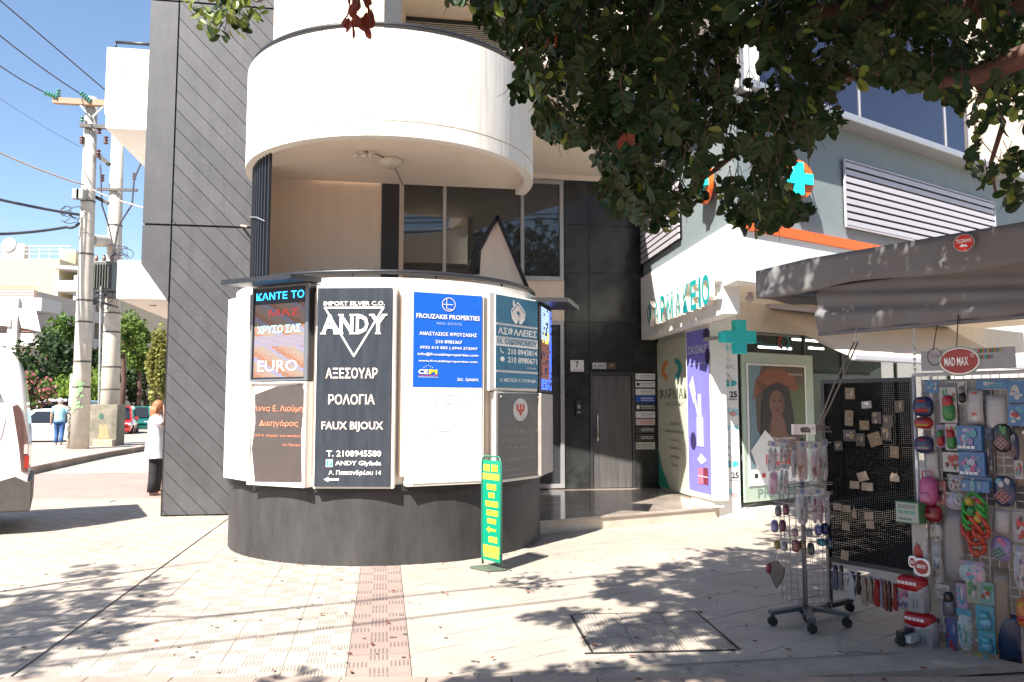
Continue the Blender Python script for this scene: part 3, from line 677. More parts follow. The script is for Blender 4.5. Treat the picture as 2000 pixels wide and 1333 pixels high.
fr.text(q, 'ΑΞΕΣΟΥΑΡ', .14, .79, .535, .588, CR, .024, .018); fr.text(q, 'ΡΟΛΟΓΙΑ', .18, .76, .408, .458, CR, .024, .018); fr.text(q, 'FAUX BIJOUX', .10, .87, .275, .325, CR, .024, .018)
fr.text(q, 'T. 2108945580', .17, .85, .155, .185, W_, .024, .022); fr.text(q, 'ANDY Glyfada', .28, .85, .107, .135, W_, .024, .018); fr.text(q, 'Α. Παπανδρέου 14', .20, .85, .062, .090, W_, .024, .016)
fr.rect(q, .165, .105, .25, .142, W_, .024); fr.rect(q, .175, .108, .243, .139, flat('logo_blue', (.05, .40, .75)), .026); fr.text(q, 'f', .197, .228, .110, .136, W_, .028, .02)
fr.poly(q, [(.14, .045), (.20, .058), (.20, .050), (.33, .050), (.33, .040), (.20, .040), (.20, .032)], W_, .024)
q.build('lettering', None, t)
# rounded cream cable covers in the gaps
for px_ in (607, 786, 951):
    a = circ_ang(px_, 1.93); o = MB().box(drum_pt(a, 1.90)+V(0, 0, 1.83), (.05, .07, 1.9), mat('cable_cover', (.62, .50, .40), .6), rz=a).build('cable_cover', None, apt, bevel=.012)
# blue and white sign
t, fr = board('wall_sign', 'white box sign with blue property office panel above a blank lower half', 'sign', AN(797), AN(945), zB-.01, zT+.005, .13, None, GS)
BL = flat('panel_blue', (.012, .105, .50), .35); q = MB(); fr.box(q, .055, .49, .965, .965, .012, BL); fr.box(q, .055, .015, .965, .488, .010, flat('panel_white', (.82, .82, .80), .4)); q.build('face', None, t)
q = MB(); o_ = .017; f2 = fr.sub(.055, .49, .965, .965)
f2.ring(q, .5, .885, .10, .075, .10, CR, o_); f2.line(q, [(.47, .95), (.47, .84), (.55, .83)], .006, W_, o_); f2.line(q, [(.42, .885), (.56, .885)], .006, W_, o_)
f2.text(q, 'FROUZAKIS PROPERTIES', .035, .965, .725, .775, W_, o_, .02); f2.text(q, 'REAL ESTATE', .33, .69, .665, .690, flat('pale_blue', (.35, .45, .70)), o_, .0)
f2.text(q, 'ΑΝΑΣΤΑΣΙΟΣ ΦΡΟΥΖΑΚΗΣ', .08, .92, .545, .585, W_, o_, .022); f2.text(q, '210 8983367', .31, .70, .465, .50, W_, o_, .012)
f2.text(q, '6932 615 855 | 6944 373097', .09, .93, .395, .433, W_, o_, .014); f2.text(q, 'info@frouzakisproperties.com', .06, .94, .325, .363, W_, o_, .014); f2.text(q, 'www.frouzakisproperties.com', .07, .93, .258, .288, W_, o_, .014)
f2.text(q, 'CE', .07, .21, .135, .185, W_, o_, .035); f2.text(q, 'PI', .22, .34, .135, .185, flat('print_yellow', (.8, .65, .03)), o_, .035)
for k in range(5): f2.ell(q, .15+k*.03, .205+.012*(2-abs(k-2)), .006, .006, W_, o_, 6)
f2.line(q, [(.07, .12), (.35, .12)], .005, R_, o_); f2.line(q, [(.07, .105), (.35, .105)], .004, W_, o_)
f2.text(q, '2ος  όροφος', .63, .95, .06, .105, W_, o_, .01)
fr.text(q, 'ΑΣΤΑΤ', .32, .92, .41, .455, flat('ghost_print', (.74, .74, .72)), .015); fr.line(q, [(.25, .27), (.6, .275)], .01, flat('ghost_print', (.74, .74, .72)), .015); fr.line(q, [(.25, .23), (.6, .235)], .006, flat('ghost_print', (.74, .74, .72)), .015)
q.build('lettering', None, t)
# teal insurance sign + slate psi plaque
z5 = at(1010, 764, 8.75).z
t, fr = board('wall_sign', 'teal insurance office sign with house in hands emblem, on the right of the drum', 'sign', AN(956), AN(1047)+.02, z5, zT-.01, .13, None, GS)
TE = flat('panel_teal', (.035, .16, .26), .4); q = MB(); fr.box(q, .10, .03, .99, .985, .012, W_)
f2 = fr.sub(.10, .03, .99, .985)
for v0, v1 in ((.70, 1.0), (.555, .675), (.19, .45), (.0, .165)): f2.rect(q, 0, v0, 1, v1, TE, .014)
q.build('face', None, t); q = MB(); o_ = .02
f2.text(q, 'ΑΣΦΑΛΕΙΕΣ', .04, .96, .575, .655, W_, o_, .03); f2.text(q, 'Μ. ΟΙΚΟΝΟΜΟΥ', .03, .97, .47, .535, TE, o_, .02)
f2.text(q, '210 8943814', .26, .97, .365, .43, W_, o_, .02); f2.text(q, '210 8980671', .26, .97, .275, .34, W_, o_, .02); f2.text(q, '5ος Όροφος', .72, .95, .215, .24, W_, o_, .0)
f2.text(q, 'Α. ΜΕΤΑΞΑ 7, ΓΛΥΦΑΔΑ', .08, .95, .06, .105, W_, o_, .02)
f2.poly(q, [(.34, .86), (.50, .96), (.67, .86), (.66, .845), (.50, .94), (.35, .845)], W_, o_); f2.rect(q, .38, .905, .42, .965, W_, o_)
f2.poly(q, [(.37, .84), (.50, .925), (.64, .84), (.64, .78), (.50, .74), (.37, .78)], CR, o_+.001); f2.ell(q, .505, .83, .035, .022, TE, o_+.003)
f2.poly(q, [(.33, .85), (.36, .84), (.37, .79), (.49, .74), (.48, .71), (.43, .71), (.35, .765)], W_, o_+.002); f2.poly(q, [(.68, .85), (.65, .84), (.64, .79), (.52, .74), (.53, .71), (.58, .71), (.66, .765)], W_, o_+.002)
f2.line(q, [(.10, .425), (.10, .395), (.16, .375)], .014, W_, o_); f2.ell(q, .14, .31, .05, .028, W_, o_, 14)
q.build('lettering', None, t)
t, fr = board('wall_sign', 'slate plaque with a red Greek letter psi in a pale disc, below the teal sign', 'sign', AN(968), AN(1050)+.03, zB-.02, z5-.012, .13, None, GS)
q = MB(); fr.box(q, .03, .03, .985, .985, .012, mat('plaque_slate', (.085, .08, .08), .35, var=.1)); q.build('face', None, t)
q = MB(); fr.ell(q, .52, .80, .17, .13, flat('disc_pale', (.55, .52, .50)), .016); fr.text(q, 'Ψ', .43, .61, .735, .865, R_, .02, .03)
gp = flat('etched_grey', (.24, .22, .21))
for v, u0, u1, h in ((.56, .08, .9, .035), (.47, .13, .85, .028), (.38, .2, .8, .02), (.25, .12, .9, .02), (.13, .1, .45, .02), (.07, .1, .9, .02)):
    k = u0
    while k < u1: wd_ = random.uniform(.02, .05); fr.rect(q, k, v-h/2, k+wd_, v+h/2, gp, .015); k += wd_+random.uniform(.015, .04)
for u in (.08, .93):
    for v in (.06, .95): fr.ell(q, u, v, .018, .012, chrome, .018, 10)
q.build('lettering', None, t)
# right-hand display, hood, metal box below
aa = AN(1047)+.03
t, fr = board('led_display', 'narrow coloured light display under a black hood at the right end of the drum', 'display', aa, aa+.36, 1.76, 2.80, .17, black_metal, GS, R=2.03)
hood(t, fr, .012, .34, black_metal, .05); q = MB(); random.seed(5)
cl = [led('led_blue2', (.05, .12, .85), .9), led('led_brown', (.25, .10, .07), .3), led('led_yellow', (.75, .62, .12), .6), led('led_skyblue', (.35, .50, .85), .6), led('led_dark', (.05, .05, .12), .1)]
for i in range(30):
    for k in range(9):
        v = i/30; c = cl[4] if random.random() < .15 else (cl[0] if v < .12 or k > 6 else cl[2] if .55 < v < .7 and random.random() < .6 else cl[1] if v < .6 else cl[3])
        fr.rect(q, .06+.88*k/9, .03+.94*v, .06+.88*(k+.9)/9, .03+.94*(v+.028), c, .005)
q.build('led_panel', None, t)
t, fr = board('metal_cabinet', 'brushed metal cabinet below the right light display on the drum', 'cabinet', aa, aa+.36, zB-.0, 1.745, .18, mat('brushed_box', (.42, .38, .34), .4, .4, var=.1), GS, R=2.04)
q = MB()
for k in range(7): fr.box(q, .62, .10+k*.055, .92, .12+k*.055, .006, alu)
q.build('vent', None, t)
# green and yellow pavement stand
b0 = gz(945, 1095); b1 = gz(980, 1115); b0 = V(-.30, 8.10, 0); b1 = V(-.105, 7.86, 0)
e = b1-b0; fr = Fr((b0.x, b0.y, .0), e, e.length, 1.10, ey=(0, 0, 1)); st_ = thing('pavement_sign', 'narrow green stand sign with yellow lettering leaning by the drum plinth', 'sign', ((b0+b1)/2))
gr_ = flat('stand_green', (.0, .23, .13), .4); q = MB(); q.tube([fr.p(.04, .03), fr.p(.0, .12), fr.p(.0, .95), fr.p(.12, 1.0), fr.p(.88, 1.0), fr.p(1, .95), fr.p(1, .06)], .011, mat('stand_frame', (.02, .13, .09), .35)); q.build('frame', None, st_, smooth=True)
q = MB(); fr.box(q, .04, .07, .97, .965, .006, gr_, -.003); q.build('panel', None, st_)
q = MB(); ye = flat('stand_yellow', (.80, .62, .03)); og = flat('stand_orange', (.80, .33, .05)); random.seed(11)
def wordrow(fr, q, v0, v1, u0, u1, m1, m2, off=.006, n=5):
    wd = (u1-u0)/n
    for k in range(n):
        fr.rect(q, u0+k*wd, v0, u0+(k+.78)*wd, v1, m1, off)
        for z in range(2): x = u0+(k+random.uniform(.1, .55))*wd; y = v0+(v1-v0)*random.uniform(.15, .6); fr.rect(q, x, y, x+wd*.2, y+(v1-v0)*.3, m2, off+.002)
for v0, v1, u0, u1, n in ((.865, .925, .10, .92, 2), (.79, .845, .06, .95, 5), (.70, .75, .28, .78, 4), (.63, .675, .36, .70, 3), (.55, .60, .20, .88, 6), (.47, .52, .26, .88, 5), (.40, .445, .30, .78, 4), (.235, .285, .38, .85, 3), (.14, .205, .08, .95, 6)):
    wordrow(fr, q, v0, v1, u0, u1, ye, og, n=n)
fr.poly(q, [(.25, .345), (.42, .375), (.42, .355), (.75, .355), (.75, .335), (.42, .335), (.42, .315)], ye, .006)
for v in (.10, .115, .125): fr.rect(q, .1, v, .9, v+.006, ye, .006)
q.build('lettering', None, st_)
q = MB(); bc = (b0+b1)/2; q.prism([(bc.x-.22, bc.y+.03), (bc.x-.03, bc.y-.16), (bc.x+.15, bc.y-.10), (bc.x+.02, bc.y+.14)], .003, .022, mat('stand_base', (.11, .14, .11), .5, .3, var=.3)); q.build('base', None, st_, bevel=.004)
# house number, small plates and name plates beside the door
def plate(name, label, x0, y0, x1, y1, m, group=None, extra=None, off=.012, cat='plate'):
    f_ = planefr(P_FAC, B, x0, y0, x1, y1, off); t = thing(name, label, cat, f_.p(.5, .5), group)
    q = MB(); f_.box(q, 0, 0, 1, 1, .012, m); q.build('panel', None, t, bevel=.002)
    if extra: q = MB(); extra(f_, q); q.build('lettering', None, t)
    return t
wp = flat('plate_white', (.72, .70, .68), .4)
plate('house_number', 'white house number plate reading 7 on black stone left of the door', 1114, 704, 1140, 726, wp, None, lambda f_, q: (f_.text(q, '7', .38, .62, .32, .9, K_, .014, .03), f_.line(q, [(.2, .15), (.8, .15)], .012, flat('grey_print', (.3, .3, .3)), .014)))
plate('door_plate', 'small silver plate with tiny icon above the entrance door', 1157, 709, 1184, 721, mat('silver_plate', (.5, .48, .47), .35, .4), None, lambda f_, q: (f_.poly(q, [(.12, .5), (.18, .75), (.24, .5), (.18, .25)], K_, .014), f_.rect(q, .38, .3, .62, .65, flat('grey_print', (.3, .3, .3)), .014), f_.rect(q, .66, .3, .9, .65, flat('grey_print', (.3, .3, .3)), .014)))
plate('door_plate', 'small brown metal plate with round knob above the entrance door', 1186, 709, 1202, 721, mat('bronze_plate', (.16, .09, .06), .4, .5), None, lambda f_, q: f_.ell(q, .5, .55, .15, .2, mat('brass', (.6, .45, .2), .3, 1.), .016))
gp2 = flat('grey_print2', (.22, .22, .22)); dkp = flat('plate_dark', (.07, .07, .07), .4); blp = flat('plate_blue', (.03, .10, .40), .4); pkp = flat('plate_pink', (.62, .50, .48), .4); crp = flat('plate_cream', (.58, .55, .48), .4)
rows = [(730, 742, wp, 'white name plate at the top of the column right of the door'), (745, 757, wp, 'white name plate with black square mark, second from the top of the door column'), (760, 772, wp, 'white name plate directly above the blue one right of the door'),
 (773, 787, blp, 'blue name plate in the column right of the door'), (789, 802, dkp, 'black name plate with a white disc, below the blue one'), (804, 817, wp, 'white name plate between the disc plate and the pinkish one'),
 (819, 831, pkp, 'pinkish name plate with red line in the door column'), (834, 846, dkp, 'dark name plate just below the pinkish one'), (849, 861, dkp, 'dark name plate just above the cream bottom one'), (864, 878, crp, 'cream name plate at the bottom of the column right of the door')]
for i, (y0, y1, m_, lb) in enumerate(rows):
    lm = W_ if m_ in (blp, dkp) else (R_ if m_ is pkp else gp2)
    def ex(f_, q, lm=lm, i=i):
        if i == 1: f_.rect(q, .05, .25, .2, .75, K_, .014)
        if i == 4: f_.ell(q, .12, .5, .09, .32, W_, .014, 14)
        if i == 9: f_.ring(q, .12, .5, .08, .3, .3, gp2, .014)
        random.seed(50+i)
        for v, h in ((.62, .14), (.34, .10)):
            k = .27
            while k < .88: wd = random.uniform(.03, .1); f_.rect(q, k, v-h/2, k+wd, v+h/2, lm, .014); k += wd+.03
    plate('name_plate', lb, 1241+i*.1, y0, 1279, y1, m_, 'name plates in the column right of the door', ex, off=.014)
random.seed(7)
# ---------------------------------------------------------------- the pharmacy
class Plane:
    def __init__(s, P0, d): s.P = V(P0[0], P0[1], 0); s.d = V(d[0], d[1], 0).normalized(); s.n = V(s.d.y, -s.d.x, 0)
    def pt(s, a, z, off=0.): return s.P+s.d*a+V(0, 0, z)+s.n*off
    def sz(s, px, py, off=0.): q = onp(px, py, s.P, s.d, off); return ((q-s.P).dot(s.d), q.z)
    miter = None                                   # (end, sign): back edge drawn in so two faces meet at a clean corner
    def bk(s, a, th):
        if s.miter and abs(a-s.miter[0]) < .12: return a+s.miter[1]*th*s.miter[2]
        return a
    def poly(s, poly, th, m, name='', parent=None, off=0., bevel=0., mb=None):
        n = len(poly); q = mb or MB(); k = [s.pt(a, z, off) for a, z in poly]+[s.pt(s.bk(a, th), z, off-th) for a, z in poly]
        q.add(k, [tuple(range(n)), tuple(reversed(range(n, 2*n)))]+[((i+1) % n, i, n+i, n+(i+1) % n) for i in range(n)], m)
        if mb is None: return q.build(name, None, parent, bevel=bevel)
    def rc(s, a0, a1, z0, z1, *k, **kw): return s.poly([(a0, z0), (a1, z0), (a1, z1), (a0, z1)], *k, **kw)
    def fr(s, a0, a1, z0, z1, off=0.): return Fr(s.pt(a0, z0, off), s.d, a1-a0, z1-z0)
    def frpx(s, x0, y0, x1, y1, off=0.):
        a0, _ = s.sz(x0, y1, off); a1, _ = s.sz(x1, y1, off); _, z1 = s.sz((x0+x1)/2, y0, off); _, z0 = s.sz((x0+x1)/2, y1, off); return s.fr(a0, a1, z0, z1, off)
ph = thing('pharmacy_building', 'white and grey pharmacy corner with louvres, glass front and projecting fascia', 'building', (3.5, 12, 0))
Cn = gz(1440, 548, 3.11); G1 = V(2.285, 13.95, 0)
PLf = Plane(G1, (Cn-G1)); LL = (V(Cn.x, Cn.y, 0)-G1).length; PRt = Plane(Cn, (.829, .559)); MI = 1/math.tan(math.acos(max(-1, min(1, -PLf.d.dot(PRt.d))))/2); PLf.miter = (LL, -1, MI); PRt.miter = (0.0, 1, MI)
ZT_ = 3.86; cut = PLf.sz(1412, 590)[0]
fas_w = mat('fascia_white', (.80, .79, .76), .5, var=.02, scale=2, bump=.03)
grey_wall = mat('teal_grey_render', (.195, .235, .245), .7, var=.05, scale=2.5, bump=.1)
PLf.poly([(0, 2.765), (cut, 2.765), (cut, 3.112), (LL, 3.112), (LL, ZT_), (0, ZT_)], .22, fas_w, 'fascia', ph)
PRt.rc(.0, 9, 3.112, ZT_, .22, fas_w, 'fascia', ph, off=-.002)
og_ = mat('orange_band', (.80, .13, .015), .45, var=.04)
PRt.rc(.06, 9, ZT_-.115, ZT_+.015, .03, og_, 'orange_band', ph, off=.028)
# underside of the overhang and ceiling
p1 = PRt.pt(9, 0); MB().prism([tuple((PLf.pt(0, 0, -.05)).xy), tuple(PLf.pt(LL-.03, 0, -.03).xy), tuple(PRt.pt(9, 0, -.05).xy), tuple(PRt.pt(9, 0, -6).xy), (2.6, 14.3)], 3.14, 3.22, cream_soffit).build('soffit', None, ph)
# upper storey
bk_up = .05
PLf.rc(0, LL-bk_up, ZT_+.002, 5.45, .2, grey_wall, 'upper_wall', ph, off=-bk_up)
PRt.rc(bk_up*1.2, 10.1, ZT_+.002, 5.45, .2, grey_wall, 'upper_wall', ph, off=-bk_up)
white_metal = mat('white_metal_slat', (.46, .44, .48), .45, var=.03)
def louvre(pn, x0, y0, x1, y1, n, name='louvre', right=None):
    a0, z1 = pn.sz(x0, y0, -.04); a1 = pn.sz(x1, y1, -.04)[0]; z0 = pn.sz(x0, y1 if right is None else right, -.04)[1]
    t = pn.rc(a0, a1, z0, z1, .01, black_mat, name, ph, off=-.04)
    for k in range(n):
        za = z0+(z1-z0)*(k+.12)/n; zb = z0+(z1-z0)*(k+.80)/n
        pn.poly([(a0+.01, za), (a1-.01, za), (a1-.01, zb), (a0+.01, zb)], .02, white_metal, 'slat', t, off=.005)
    f = MB()
    for b in ((a0-.02, a1+.02, z1, z1+.02), (a0-.02, a1+.02, z0-.02, z0), (a0-.02, a0, z0, z1), (a1, a1+.02, z0, z1)): pn.rc(b[0], b[1], b[2], b[3], .03, white_metal, mb=f, off=.008)
    f.build('frame', None, t)
louvre(PRt, 1645, 315, 1937, 402, 9, right=441)
aL_ = PLf.sz(1326, 430)[0]; zA = PLf.sz(1326, 467)[1]
tl_ = PLf.rc(.03, aL_, zA, zA+1.0, .01, black_mat, 'louvre', ph, off=-.04)
for k in range(10): PLf.rc(.04, aL_-.01, zA+.1*k+.012, zA+.1*k+.08, .02, white_metal, 'slat', tl_, off=.005)
PRt.rc(.0, 10.3, 5.452, 5.55, .34, alu, 'ledge', ph, off=.24, bevel=.01)
PLf.rc(0, LL+.0, 5.454, 5.548, .3, alu, 'ledge', ph, off=.06)
ax = [PRt.sz(x, 250, -.10)[0] for x in (1478, 1682, 1765, 1800, 1893)]
cw = MB()
PRt.rc(ax[0], 9.0, 5.55, 9.4, .02, glass_blue, 'curtain_glass', ph, off=-.12)
for a in (ax[1], (ax[1]+ax[0])/2, (ax[3]+ax[4])/2, ax[4]): PRt.rc(a-.012, a+.012, 5.56, 9.4, .02, alu, mb=cw, off=-.10)
cw.build('mullions', None, ph)
PRt.rc(ax[4], 9.9, 5.552, 9.4, .3, cream_wall, 'column', ph, off=-.06)
PRt.rc(.02, ax[0], 5.552, 9.4, .3, white_paint, 'column', ph, off=-.04)
PLf.rc(0, LL-.04, 5.55, 9.4, .02, glass_blue, 'curtain_glass', ph, off=-.12)
pr_ = PRt.sz(1955, 300)[0]
MB().prism([tuple(PLf.pt(.1, 0, -.3).xy), tuple(PLf.pt(LL-.2, 0, -.3).xy), tuple(PRt.pt(.3, 0, -.35).xy), tuple(PRt.pt(9.7, 0, -.4).xy), tuple(PRt.pt(9.7, 0, -5).xy), (2.4, 15)], 4.0, 9.35, dark_void).build('building_core', None, ph)
# emblem discs
tq = mat('turquoise', (.015, .62, .62), .4, var=.03, emit=.0)
def emblem(pn, px, py, r, label):
    a, z = pn.sz(px, py, .1); t = thing('emblem', label, 'emblem', pn.pt(a, z, 0), 'round cross emblems on the upper wall'); q = MB(); N = 40
    f = [pn.pt(a+r*math.cos(2*math.pi*i/N), z+r*math.sin(2*math.pi*i/N), .09) for i in range(N)]; b = [p-pn.n*.05 for p in f]
    q.add(f+b, [tuple(range(N)), tuple(reversed(range(N, 2*N)))]+[((i+1) % N, i, N+i, N+(i+1) % N) for i in range(N)], og_); q.build('disc', None, t)
    c = r*.27; e = r*.82; P = [(-c, -e), (c, -e), (c, -c), (e, -c), (e, c), (c, c), (c, e), (-c, e), (-c, c), (-e, c), (-e, -c), (-c, -c)]
    pn.poly([(a+x, z+y) for x, y in P], .045, tq, 'cross', t, off=.14)
    q = MB(); q.tube([pn.pt(a-.1, z, -.04), pn.pt(a-.1, z, .04)], .02, steel); q.build('bracket', None, t)
EM = PRt.pt(*PRt.sz(1558, 350, .0), .0); emblem(Plane(EM, (.95, .31)), 1558, 350, .262, 'orange disc with turquoise cross on the grey wall left of the large louvre')
emblem(PLf, 1372, 360, .262, 'orange disc with turquoise cross half hidden by leaves above the white fascia')
# raised letters
def letters(pn, word, a0, a1, z0, z1, depth, off, m, parent):
    n = len(word); ws = {'Ι': .35, 'Μ': 1.2, 'Ο': 1.1, 'Φ': 1.15}; tot = sum(ws.get(c, .95) for c in word); a = a0
    for c in word:
        w_ = ws.get(c, .95)/tot*(a1-a0); vs, fs = text_mesh(c, .03); x0 = min(v[0] for v in vs); x1 = max(v[0] for v in vs); y0 = min(v[1] for v in vs); y1 = max(v[1] for v in vs)
        g_ = w_*.74; P = [pn.pt(a+(v[0]-x0)/(x1-x0)*g_, z0+(v[1]-y0)/(y1-y0)*(z1-z0), off+depth) for v in vs]; k = len(P)
        Q = [p-pn.n*depth for p in P]; ec = {}
        for f in fs:
            for i in range(len(f)):
                e = (f[i], f[(i+1) % len(f)]); ec[e] = 1
        sd = [(e[1], e[0], k+e[0], k+e[1]) for e in ec if (e[1], e[0]) not in ec]
        MB().add(P, fs, m).add(P+Q, sd, mat('letter_side', (.62, .55, .46), .6)).build('letter', None, parent); a += w_
aa0 = PLf.sz(1263, 620, .15)[0]; aa1 = PLf.sz(1390, 585, .15)[0]
sg = thing('shop_sign', 'raised turquoise pharmacy letters on the white fascia', 'sign', PLf.pt(aa0, 2.9))
letters(PLf, 'ΦΑΡΜΑΚΕΙΟ', aa0, aa1, 2.90, 3.30, .07, .07, mat('letter_teal', (.006, .30, .31), .45), sg)
q = MB(); q.bar(PLf.pt(aa0, 2.97, .04), PLf.pt(aa1, 2.97, .04), .06, .03, fas_w); q.bar(PLf.pt(aa0, 3.2, .04), PLf.pt(aa1, 3.2, .04), .06, .03, fas_w); q.build('rail', None, sg)
# ground floor walls
Q2 = gz(1447, 988, .17); Q2 = V(Q2.x, Q2.y, 0); Q1 = at(1405, 985, 11.52); Q1 = V(Q1.x, Q1.y, 0)
PW = Plane((2.60, 14.2), (Q1-V(2.60, 14.2, 0))); LW = (Q1-V(2.60, 14.2, 0)).length
PP = Plane(Q1, Q2-Q1); LP = (Q2-Q1).length; PG = Plane(Q2, (.829, .559))
PW.rc(-.3, LW-.0, 0, 3.14, .2, fas_w, 'side_wall', ph, off=-.01)
PP.rc(0, LP, 0, 3.14, .25, fas_w, 'corner_pillar', ph)
PG.rc(.01, 9, 2.72, 3.14, .2, mat('lintel_cream', (.55, .49, .42), .7), 'lintel', ph, off=.0)
PG.rc(.002, 9, -.02, .13, .5, mat('threshold_marble', (.60, .56, .50), .4), 'threshold', ph, off=.18, bevel=.01)
gl = PG.rc(.02, 2.6, .14, 2.715, .012, glass_shop, 'shop_window', ph, off=-.05); PG.rc(2.64, 6, .14, 2.715, .012, glass_shop, 'shop_window', ph, off=-.05)
q = MB()
for a in (.02, 1.62, 2.62, 4.2, 6.0): PG.rc(a-.02, a+.02, .14, 2.715, .05, mat('shop_frame', (.10, .12, .11), .4, .3), mb=q, off=-.02)
q.build('window_frame', None, ph)
# interior
q = MB(); shelf_c = mat('shop_inside', (.05, .07, .06), .8, var=.5, scale=3)
PG.rc(-.2, 9, .14, 3.1, .05, shelf_c, mb=q, off=-3.2); PG.rc(-.2, 9, .09, .135, 3.0, mat('shop_floor', (.22, .2, .18), .4), mb=q, off=-.3); q.build('interior', None, ph)
def shelf(a0, a1, off, label):
    t = thing('shop_shelf', label, 'shelf', PG.pt(a0, .14, off)); wd = mat('shelf_board', (.30, .30, .28), .6)
    for a in (a0, a1-.03): PG.rc(a, a+.03, .14, 2.3, .3, wd, 'side_panel', t, off=off)
    cols = [flat('goods_%d' % i, c) for i, c in enumerate([(.55, .5, .45), (.5, .1, .08), (.1, .2, .4), (.15, .35, .2), (.6, .45, .1), (.6, .6, .6)])]
    for k in range(6):
        z = .35+k*.34; PG.rc(a0+.032, a1-.032, z, z+.02, .28, wd, 'shelf_board', t, off=off-.01)
        g_ = MB(); a = a0+.05
        while a < a1-.12: w_ = random.uniform(.05, .1); h = random.uniform(.12, .26); PG.rc(a, a+w_, z+.021, z+.02+h, .1, random.choice(cols), mb=g_, off=off-.05); a += w_+.012
        tag(g_.build('product_row', None, t), kind='stuff')
shelf(.9, 1.9, -1.9, 'shelf of small boxes seen deep inside the shop behind the glass, left one')
shelf(2.1, 3.6, -1.5, 'wide shelf of boxes inside the shop to the right of the framed poster')
tb = mat('tube_light', (.9, .95, .9), .5, emit=5.0)
for i, (x0, x1, y) in enumerate(((1482, 1545, 682), (1580, 1608, 682), (1548, 1612, 668))):
    a0 = PG.sz(x0, y, -1.2)[0]; a1, z = PG.sz(x1, y, -1.2); t = thing('tube_light', ('lit ceiling tube inside the shop nearest the green cross', 'short lit ceiling tube inside the shop farthest right', 'lit ceiling tube inside the shop in the upper row')[i], 'light', PG.pt(a0, z, -1.2), 'lit tubes inside the shop')
    q = MB(); q.tube([PG.pt(a0, z, -1.2), PG.pt(a1, z, -1.2)], .018, tb); q.build('tube', None, t); q = MB(); q.bar(PG.pt(a0, z+.035, -1.2), PG.pt(a1, z+.035, -1.2), .06, .03, white_metal); q.build('housing', None, t)
# vertical word on the glass edge and shop name
q = MB(); fg = PG.fr(.05, .13, .3, 2.6, -.03)
for i, c in enumerate('ΦΑΡΜΑΚΕΙΟ'): fg.text(q, c, .05, .95, .92-.1*i, .96-.1*i, flat('glass_print', (.12, .16, .14)), .002)
f_ = PG.frpx(1478, 665, 1530, 682, -.03); f_.text(q, 'Pharma', 0, 1, .1, .8, flat('dim_teal', (.02, .18, .18)), .002)
f_ = PG.frpx(1520, 655, 1545, 685, -.03); f_.ring(q, .3, .5, .3, .45, .45, flat('dim_red', (.35, .03, .02)), .002, 90, 270); f_.ring(q, .6, .5, .3, .45, .45, flat('dim_teal', (.02, .18, .18)), .002, -90, 90)
q.build('glass_lettering', None, ph)
# framed poster behind the glass
f_ = PG.frpx(1452, 692, 1592, 975, .0); t = thing('advert_board', 'pale green board with a poster of a hat wearer in the pharmacy window', 'advert', f_.p(.5, 0))
q = MB(); f_.box(q, 0, 0, 1, 1, .03, mat('pale_green_board', (.36, .44, .36), .5), .0); q.build('board', None, t, bevel=.003)
f2 = PG.frpx(1466, 716, 1576, 942, .035); q = MB(); f2.box(q, -.03, -.015, 1.03, 1.015, .008, W_); f2.box(q, 0, .13, 1, 1, .004, flat('poster_brown', (.09, .06, .045)), .009); 
c1 = flat('poster_terracotta', (.20, .065, .035)); c2 = flat('poster_skin', (.17, .075, .05)); c3 = flat('poster_hair', (.02, .015, .015)); c4 = flat('poster_sky', (.14, .22, .25)); c5 = flat('poster_green', (.10, .12, .05)); c6 = flat('poster_red', (.60, .04, .03))
f2.poly(q, [(0, .13), (0, 1), (.22, 1), (.10, .75), (.12, .45), (.3, .3), (.35, .13)], c4, .014); f2.poly(q, [(1, .35), (1, .85), (.72, .8), (.7, .5)], c5, .014)
f2.poly(q, [(.05, .70), (.12, .88), (.3, .97), (.55, .98), (.78, .93), (.88, .80), (.80, .78), (.5, .86), (.2, .78)], c1, .016)
f2.poly(q, [(.26, .80), (.5, .86), (.70, .80), (.76, .62), (.80, .42), (.66, .36), (.60, .55), (.34, .55), (.30, .36), (.18, .40), (.20, .62)], c3, .018); f2.poly(q, [(.38, .60), (.56, .60), (.58, .44), (.72, .38), (.5, .30), (.26, .38), (.37, .46)], c2, .019); f2.ell(q, .47, .675, .135, .115, c2, .020); f2.poly(q, [(.53, .76), (.60, .72), (.61, .64), (.56, .58), (.50, .565), (.56, .62)], flat('poster_shadow', (.11, .05, .035)), .021)
f2.ell(q, .42, .70, .030, .008, c3, .022, 8); f2.ell(q, .53, .70, .028, .008, c3, .022, 8); f2.line(q, [(.38, .722), (.45, .727)], .008, c3, .022); f2.line(q, [(.50, .727), (.56, .722)], .008, c3, .022); f2.ell(q, .47, .615, .04, .011, flat('poster_lip', (.16, .02, .02)), .022, 10); f2.line(q, [(.475, .70), (.485, .65), (.465, .645)], .006, flat('poster_nose', (.11, .045, .03)), .022); f2.poly(q, [(.12, .88), (.30, .83), (.5, .865), (.72, .82), (.84, .84), (.5, .80), (.2, .78)], flat('poster_hatband', (.11, .035, .02)), .017)
f2.poly(q, [(.36, .57), (.58, .57), (.66, .42), (.9, .34), (1, .2), (1, .13), (.3, .13), (.22, .3), (.34, .42)], c2, .017); f2.poly(q, [(.10, .13), (.0, .28), (.25, .45), (.34, .40), (.5, .3), (.5, .13)], W_, .021)
f2.text(q, 'Προστασία', .38, .78, .36, .385, W_, .023, .01); f2.text(q, 'κατά', .44, .60, .32, .345, W_, .023, .01); f2.text(q, 'πανάδων', .25, .72, .275, .305, W_, .023, .02)
